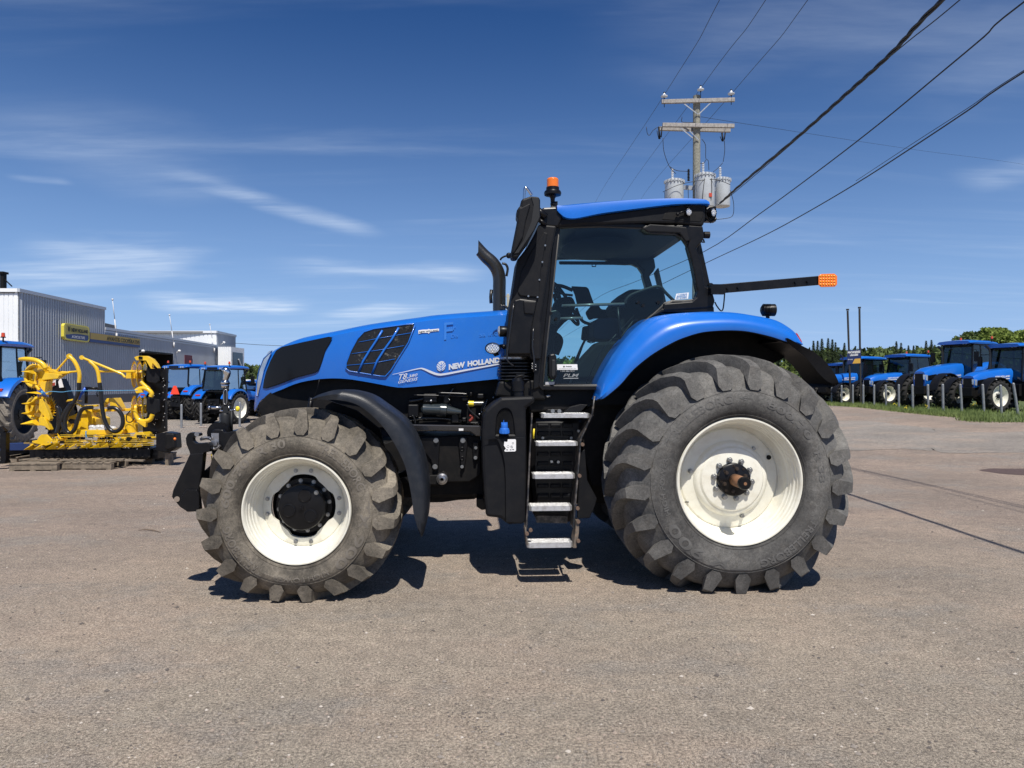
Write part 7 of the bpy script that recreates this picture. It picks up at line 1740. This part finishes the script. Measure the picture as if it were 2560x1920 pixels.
# rear housings and beam
hplate('rear_housing', [(835, 985), (900, 960), (1000, 905), (1110, 920), (1115, 985), (1168, 1012), (1170, 1105), (1140, 1140), (980, 1160), (880, 1165), (815, 1150), (812, 1075)], .75, .55)
hplate('housing_opening', [(820, 1040), (850, 1010), (900, 1020), (930, 1060), (915, 1120), (870, 1150), (870, 1075)], .72, .04, BLK)
hplate('side_guard', [(812, 1070), (872, 1070), (872, 1180), (830, 1185)], .55, .12)
hplate('cross_beam', [(1010, 895), (1240, 890), (1640, 880), (1640, 915), (1250, 925), (1010, 935)], .85, .15)
hplate('cross_beam', [(870, 800), (890, 795), (1010, 848), (1180, 838), (1180, 862), (1020, 872), (990, 868)], .35, .08)
hplate('step_bar', [(800, 795), (820, 778), (880, 768), (978, 786), (975, 798), (900, 788), (830, 795), (808, 806)], .3, .08)
hplate('lift_bracket', [(1258, 832), (1300, 762), (1330, 758), (1322, 800), (1285, 838), (1310, 870), (1265, 868)], .7, .1)
hplate('lift_bracket', [(1330, 758), (1382, 756), (1440, 870), (1450, 905), (1340, 890), (1340, 830)], .6, .3)
hplate('right_housing', [(1510, 965), (1560, 935), (1640, 930), (1660, 1060), (1660, 1170), (1505, 1165)], .7, .4)
m = M(); m.tube([Q(1610, 1175, .5), Q(1610, 1060, .5)], .13, 20); m.obj('gear_pot', YEL, hd_, auto=40)
# folded wings: rotors standing on edge
def rotor(cx_, cy_, rz, d, nt, tilt, par, cover=True):
    c = Q(cx_, cy_, d); a_ = R(tilt); ax = (Vector((math.cos(a_), math.sin(a_), 0)), Vector((0, 0, 1)), Vector((math.sin(a_), -math.cos(a_), 0))); e_ = None
    m = M()
    for h0 in (-.10, 0.0, .10):
        m.lathe([(.0001, h0 - .01), (rz * .86, h0 - .01), (rz * .86, h0 + .01), (.0001, h0 + .01)], c, ax, 40, smooth=False)
        for k in range(nt):
            q = 2 * PI * (k + .3 * (h0 > 0)) / nt
            def pt(r_, an, h_): return c + ax[0] * r_ * math.cos(an) + ax[1] * r_ * math.sin(an) + ax[2] * h_
            m.add([pt(rz * .84, q - .07, h0 - .008), pt(rz * .84, q + .07, h0 - .008), pt(rz * 1.12, q + .16, h0), pt(rz * .84, q, h0 + .012)], [(0, 1, 2), (0, 2, 3), (1, 3, 2)], False)
    m.lathe([(rz * .35, -.14), (rz * .35, .14)], c, ax, 24)
    m.obj('toothed_rotor', YEL, par)
    if cover:
        m = M(); P_ = [c + ax[0] * rz * .80 * math.cos(q) + ax[1] * rz * .80 * math.sin(q) + ax[2] * .15 for q in [R(70 + 14 * k) for k in range(16)]]; m.tube(P_, .035, 10); m.obj('rotor_guard', YEL, par, auto=50)
rotor(490, 490, .265, .30, 26, -16, hd_); rotor(510, 880, .265, .30, 26, -16, hd_)
hplate('rotor_arm', [(545, 445), (700, 462), (722, 480), (705, 520), (500, 540)], -.05, .12); hplate('rotor_arm', [(580, 400), (640, 405), (700, 440), (830, 435), (840, 455), (720, 470), (600, 440)], .15, .1)
hplate('rotor_cover', [(470, 560), (600, 545), (590, 700), (570, 720), (500, 640)], .1, .12); hplate('rotor_cover', [(480, 770), (520, 770), (600, 960), (612, 1010), (600, 1040), (545, 990), (470, 900)], .0, .1)
hplate('rotor_cover', [(470, 1000), (530, 985), (560, 1030), (610, 1140), (600, 1150), (540, 1100), (470, 1090)], -.05, .12)
for tip, b0, b1 in (((238, 432), (375, 418), (398, 462)), ((238, 553), (370, 538), (400, 585)), ((300, 690), (420, 678), (490, 712)), ((238, 826), (395, 802), (380, 848)), ((238, 944), (385, 915), (372, 968)), ((235, 1076), (400, 1022), (470, 1095))):
    snout(tip, b0, b1, .0, -.25, .10)
m = M()
for pts in ([(395, 430), (430, 470), (420, 540), (440, 600)], [(395, 810), (420, 780), (440, 760)], [(380, 940), (400, 900), (395, 830)], [(400, 570), (450, 620), (480, 660)]): m.tube(bez(QL(pts, .1), 12), .03, 8)
m.objs('divider_bracket', YEL, hd_)
m = M(); m.tube(bez(QL([(235, 285), (300, 280), (400, 288), (470, 310), (530, 350), (560, 400)], 0), 20), [.035 + .012 * min(1, i / 6) for i in range(len(bez(QL([(235, 285), (300, 280), (400, 288), (470, 310), (530, 350), (560, 400)], 0), 20)))], 12); m.obj('guide_tube', YEL, hd_)
hplate('wing_frame', [(330, 560), (380, 540), (400, 900), (390, 1000), (330, 990)], .35, .15, DRK)
hplate('wing_panel', [(600, 560), (745, 520), (800, 640), (840, 760), (830, 1000), (780, 1150), (620, 1180), (590, 900)], 1.0, .2, BLK)
hplate('danger_label', [(622, 545), (678, 535), (680, 600), (628, 625)], .97, .01, LBL, 0); hplate('danger_label', [(710, 560), (740, 500), (775, 625), (725, 632)], .97, .01, LBL, 0)
hplate('label_pictogram', [(632, 572), (668, 565), (668, 600), (636, 610)], .955, .01, mat('red_print', (.4, .05, .03), .5), 0)
rotor(1700, 470, .27, .55, 28, 106, hd_, False); rotor(1700, 890, .27, .55, 28, 106, hd_, False)
m = M(); m.tube(bez(QL([(1660, 670), (1720, 640), (1800, 650), (1850, 700), (1840, 740)], .25), 20), .045, 10); m.tube(bez(QL([(1640, 900), (1680, 1010), (1750, 1040), (1830, 1020), (1860, 960)], .25), 20), .045, 10); m.tube(bez(QL([(1720, 560), (1760, 600), (1820, 650)], .3), 12), .04, 10); m.objs('rotor_guard', YEL, hd_, auto=50)
hplate('top_divider', [(1635, 258), (1680, 243), (1790, 243), (1860, 280), (1910, 340), (1935, 392), (1920, 395), (1860, 330), (1850, 390), (1870, 395), (1840, 400), (1780, 300), (1660, 298)], .2, .1)
m = M(); m.lathe([(.03, -.02), (.03, .02)], Q(1712, 265, .19), 'y', 16); m.box(tuple(Q(1690, 285, .185)), tuple(Q(1740, 250, .19))); m.obj('divider_slot', HOLE, hd_)
hplate('rotor_arm', [(1540, 440), (1560, 435), (1640, 435), (1645, 520), (1530, 520)], .4, .12)
hplate('rotor_cover', [(1640, 660), (1720, 650), (1740, 690), (1660, 700)], .2, .08); hplate('rotor_cover', [(1660, 1040), (1780, 1050), (1775, 1110), (1765, 1115), (1700, 1070)], .2, .08)
hplate('wing_frame', [(1860, 410), (2028, 400), (2028, 560), (2015, 800), (2020, 1165), (1890, 1200), (1740, 1180), (1740, 1000), (1860, 960), (1870, 700), (1740, 620), (1740, 420)], .50, .10, BLK)
for y0, y1 in ((392, 578), (765, 952)): hplate('cover_plate', [(1800, y0), (1925, y0 + 4), (1940, y0 + 20), (1940, y1 - 30), (1900, y1), (1800, y1 - 20), (1785, y1 - 40), (1785, y0 + 15)], .30, .05, PLA)
hplate('corner_plate', [(1945, 480), (1985, 420), (2030, 400), (2030, 540), (1945, 560)], .45, .05, PLA)
m = M()
for k in range(34):
    x = rr2.uniform(1740, 2020); y = rr2.uniform(400, 1390); m.ball(tuple(Q(x, y, .45)), .012, 6)
for k in range(10): m.ball(tuple(Q(1990 + (k % 2) * 20, 520 + k * 85, .44)), .014, 6)
for k in range(16): m.ball(tuple(Q(rr2.uniform(1700, 1780), rr2.uniform(380, 1050), .3)), .012, 6)
m.obj('bolt_head', STL, hd_)
m = M(); m.tube(bez(QL([(1600, 900), (1545, 970), (1550, 1040), (1600, 1050), (1640, 1000)], .4), 18), .012, 8); m.obj('thin_hose', HOSE, hd_)
gbx = [(1900, 1190), (2000, 1185), (2010, 1170), (2130, 1190), (2145, 1370), (2080, 1410), (2010, 1420), (1900, 1400)]
hplate('gearbox', gbx, .0, .28, BLK, .03); hplate('gearbox_cover', [(2010, 1185), (2120, 1190), (2135, 1365), (2040, 1400), (2010, 1380)], -.12, .12, DRK, .03)
m = M(); m.ball(tuple(Q(2133, 1255, -.1)), .03, 8); m.obj('orange_dot', ORG, hd_)
hplate('leg_post', [(1830, 1380), (1930, 1380), (1925, 1500), (1800, 1505)], .2, .3, BLK)
# hoops, braces and hoses
m = M(); m.tube(QL([(845, 248), (640, 480)], .2), .020, 10); m.tube(bez(QL([(845, 248), (900, 300), (945, 380), (970, 470), (965, 570)], .2), 20), .040, 12); m.tube(QL([(845, 248, -.03), (848, 246, .06)], .2), .055, 14); m.tube(QL([(975, 430), (840, 440), (715, 520)], .2), .022, 10); m.tube(QL([(560, 400), (640, 430), (840, 445)], .25), .02, 10); m.obj('hoop_guard', YEL, hd_, auto=50)
m = M(); m.tube(QL([(1000, 264), (1200, 345), (1490, 465), (1525, 505)], .2), .026, 10); m.tube(bez(QL([(1095, 308), (1160, 370), (1195, 440), (1215, 570)], .2), 18), .038, 12); m.tube(QL([(1205, 432), (1650, 432)], .25), .024, 10); m.tube(QL([(996, 262, -.03), (1002, 265, .06)], .2), .045, 14); m.obj('hoop_guard', YEL, hd_, auto=50)
m = M()
for pts, r_ in (([(965, 570), (955, 690), (900, 810), (830, 920), (795, 1020), (800, 1130), (850, 1185), (910, 1140), (945, 1030), (985, 920), (1040, 880), (1130, 870)], .040), ([(1215, 570), (1235, 720), (1245, 860), (1275, 1020), (1340, 1140), (1420, 1165), (1490, 1100), (1495, 990), (1450, 910), (1390, 875), (1320, 880)], .040), ([(790, 1170), (740, 1000), (720, 900), (690, 860)], .04), ([(700, 870), (715, 1000), (705, 1180)], .035), ([(870, 830), (800, 930), (740, 1060), (700, 1180)], .05)):
    m.tube(bez(QL(pts, .15), 60), r_, 12)
m.objs('hydraulic_hose', HOSE, hd_, auto=60)
m = M(); m.tube(QL([(957, 775), (1000, 700), (1045, 632)], .3), .028, 10); m.obj('blue_tube', mat('blue_tube', (.01, .10, .6), .35), hd_)
m = M(); m.tube(QL([(1045, 632), (1190, 640)], .3), .025, 8); m.tube(QL([(1052, 640), (1052, 820)], .35), .032, 8); m.tube(bez(QL([(1195, 650), (1180, 700), (1190, 740), (1200, 690)], .3), 12), .008, 6); m.obj('stand_post', BLK, hd_)
m = M(); m.tube(bez(QL([(505, 672), (560, 690), (620, 676), (760, 684), (880, 670), (1240, 668), (1680, 662)], -.05), 30), .007, 6); m.tube(QL([(512, 672), (516, 720)], -.05), .014, 6); m.tube(bez(QL([(1050, 1160), (1048, 1200), (1055, 1240)], -.05), 8), .012, 6); m.obj('blue_twine', mat('blue_twine', (.10, .33, .55), .7), hd_)
m = M()
for k in range(14): p = Q(1130 + (k % 8) * 36, 1138 - 14 * (k % 3), .35); m.ball(tuple(p), .07, 8, (1.2, 1, .7))
m.obj('plastic_bag', mat('clear_bag', (.55, .55, .55), .25), hd_)
# pallets
def pallet(x0_, x1_, y, Y, dz=0, yaw=0, label=''):
    p = W(*B1((x0_ + x1_) / 2, y), Y); wd = (x1_ - x0_) / 4.88 / F * Y; e_ = empty('wooden_pallet', (p.x, Y, G(p.x, Y) + dz), yaw); tag(e_, label, 'pallet', 'wooden pallets under the header')
    for yy in (-.5, 0, .5):
        m = M(); m.box((-wd / 2, yy - .05, .02), (wd / 2, yy + .05, .12)); m.obj('stringer', WOOD, e_, bevel=.004)
    for k in range(7):
        m = M(); x = -wd / 2 + (k + .5) * wd / 7; m.box((x - .06, -.56, .12), (x + .06, .56, .145)); m.obj('deck_board', WOOD, e_, bevel=.003)
    m = M()
    for x in (-wd / 2 + .05, 0, wd / 2 - .05): m.box((x - .05, -.56, 0), (x + .05, .56, .02))
    m.obj('bottom_board', WOOD, e_)
pallet(340, 880, 1580, 14.1, label='wooden pallet under the left end of the yellow header', yaw=.06)
pallet(900, 1560, 1560, 14.3, label='wooden pallet under the middle of the yellow header', yaw=-.03)
pallet(1600, 2010, 1500, 15.3, label='pale wooden pallet under the black gearbox', yaw=.02); pallet(240, 420, 1520, 15.3, label='short wooden pallet end left of the header')
p0 = GP(222, 1172); m = M()
for k in range(6): m.beam((p0.x - 1.35 + k * .42, p0.y - .05 * (k % 2), G(p0.x, p0.y) + .17), (p0.x - 1.0 + k * .42, p0.y - .05 * (k % 2) + .03, G(p0.x, p0.y) + .20 - .02 * (k % 3)), .09, .03)
tag(m.obj('loose_board', WOOD), 'loose split boards lying along the front pallets', 'boards')
m = M(); p = W(425, 1143, 14.6); g_ = G(p.x, 14.6); m.box((p.x - .05, 14.5, g_), (p.x + .05, 14.65, g_ + .25)); tag(m.obj('wood_block', WOOD), 'small upright wood block right of the gearbox', 'wood block')
# black implement frame at the left edge
imp = empty('implement_frame', tuple(GX(10, 14.0))); o = Vector(imp.location)
tag(imp, 'black steel implement frame standing at the lower left edge', 'implement')
m = M(); m.beam(Q(62, 1540, -.5), Q(62, 1175, -.5), .12, .11); m.beam(Q(62, 1180, -.5), Q(0, 1120, -.5), .11, .10); m.obj('upright', BLK, imp, bevel=.01)
m = M(); m.beam(Q(-60, 1545, -.5), Q(95, 1535, -.5), .16, .05); m.obj('foot_plate', BLK, imp)
m = M(); a = QL([(-60, 1320), (390, 1300), (395, 1395), (-60, 1400)], .9); m.prism(a, [p + Vector((0, .2, 0)) for p in a]); m.obj('crossbar', NAVY, imp, bevel=.01)
m = M(); a = QL([(-60, 1400), (360, 1395), (360, 1490), (-60, 1500)], 1.1); m.prism(a, [p + Vector((0, .2, 0)) for p in a]); m.obj('lower_skirt', DRK, imp, bevel=.01)
m = M(); m.tube(QL([(-40, 1180), (30, 1300), (-40, 1400)], -.3), .03, 8); m.tube(QL([(-40, 1300), (60, 1290)], -.3), .03, 8); m.obj('brace', BLK, imp)
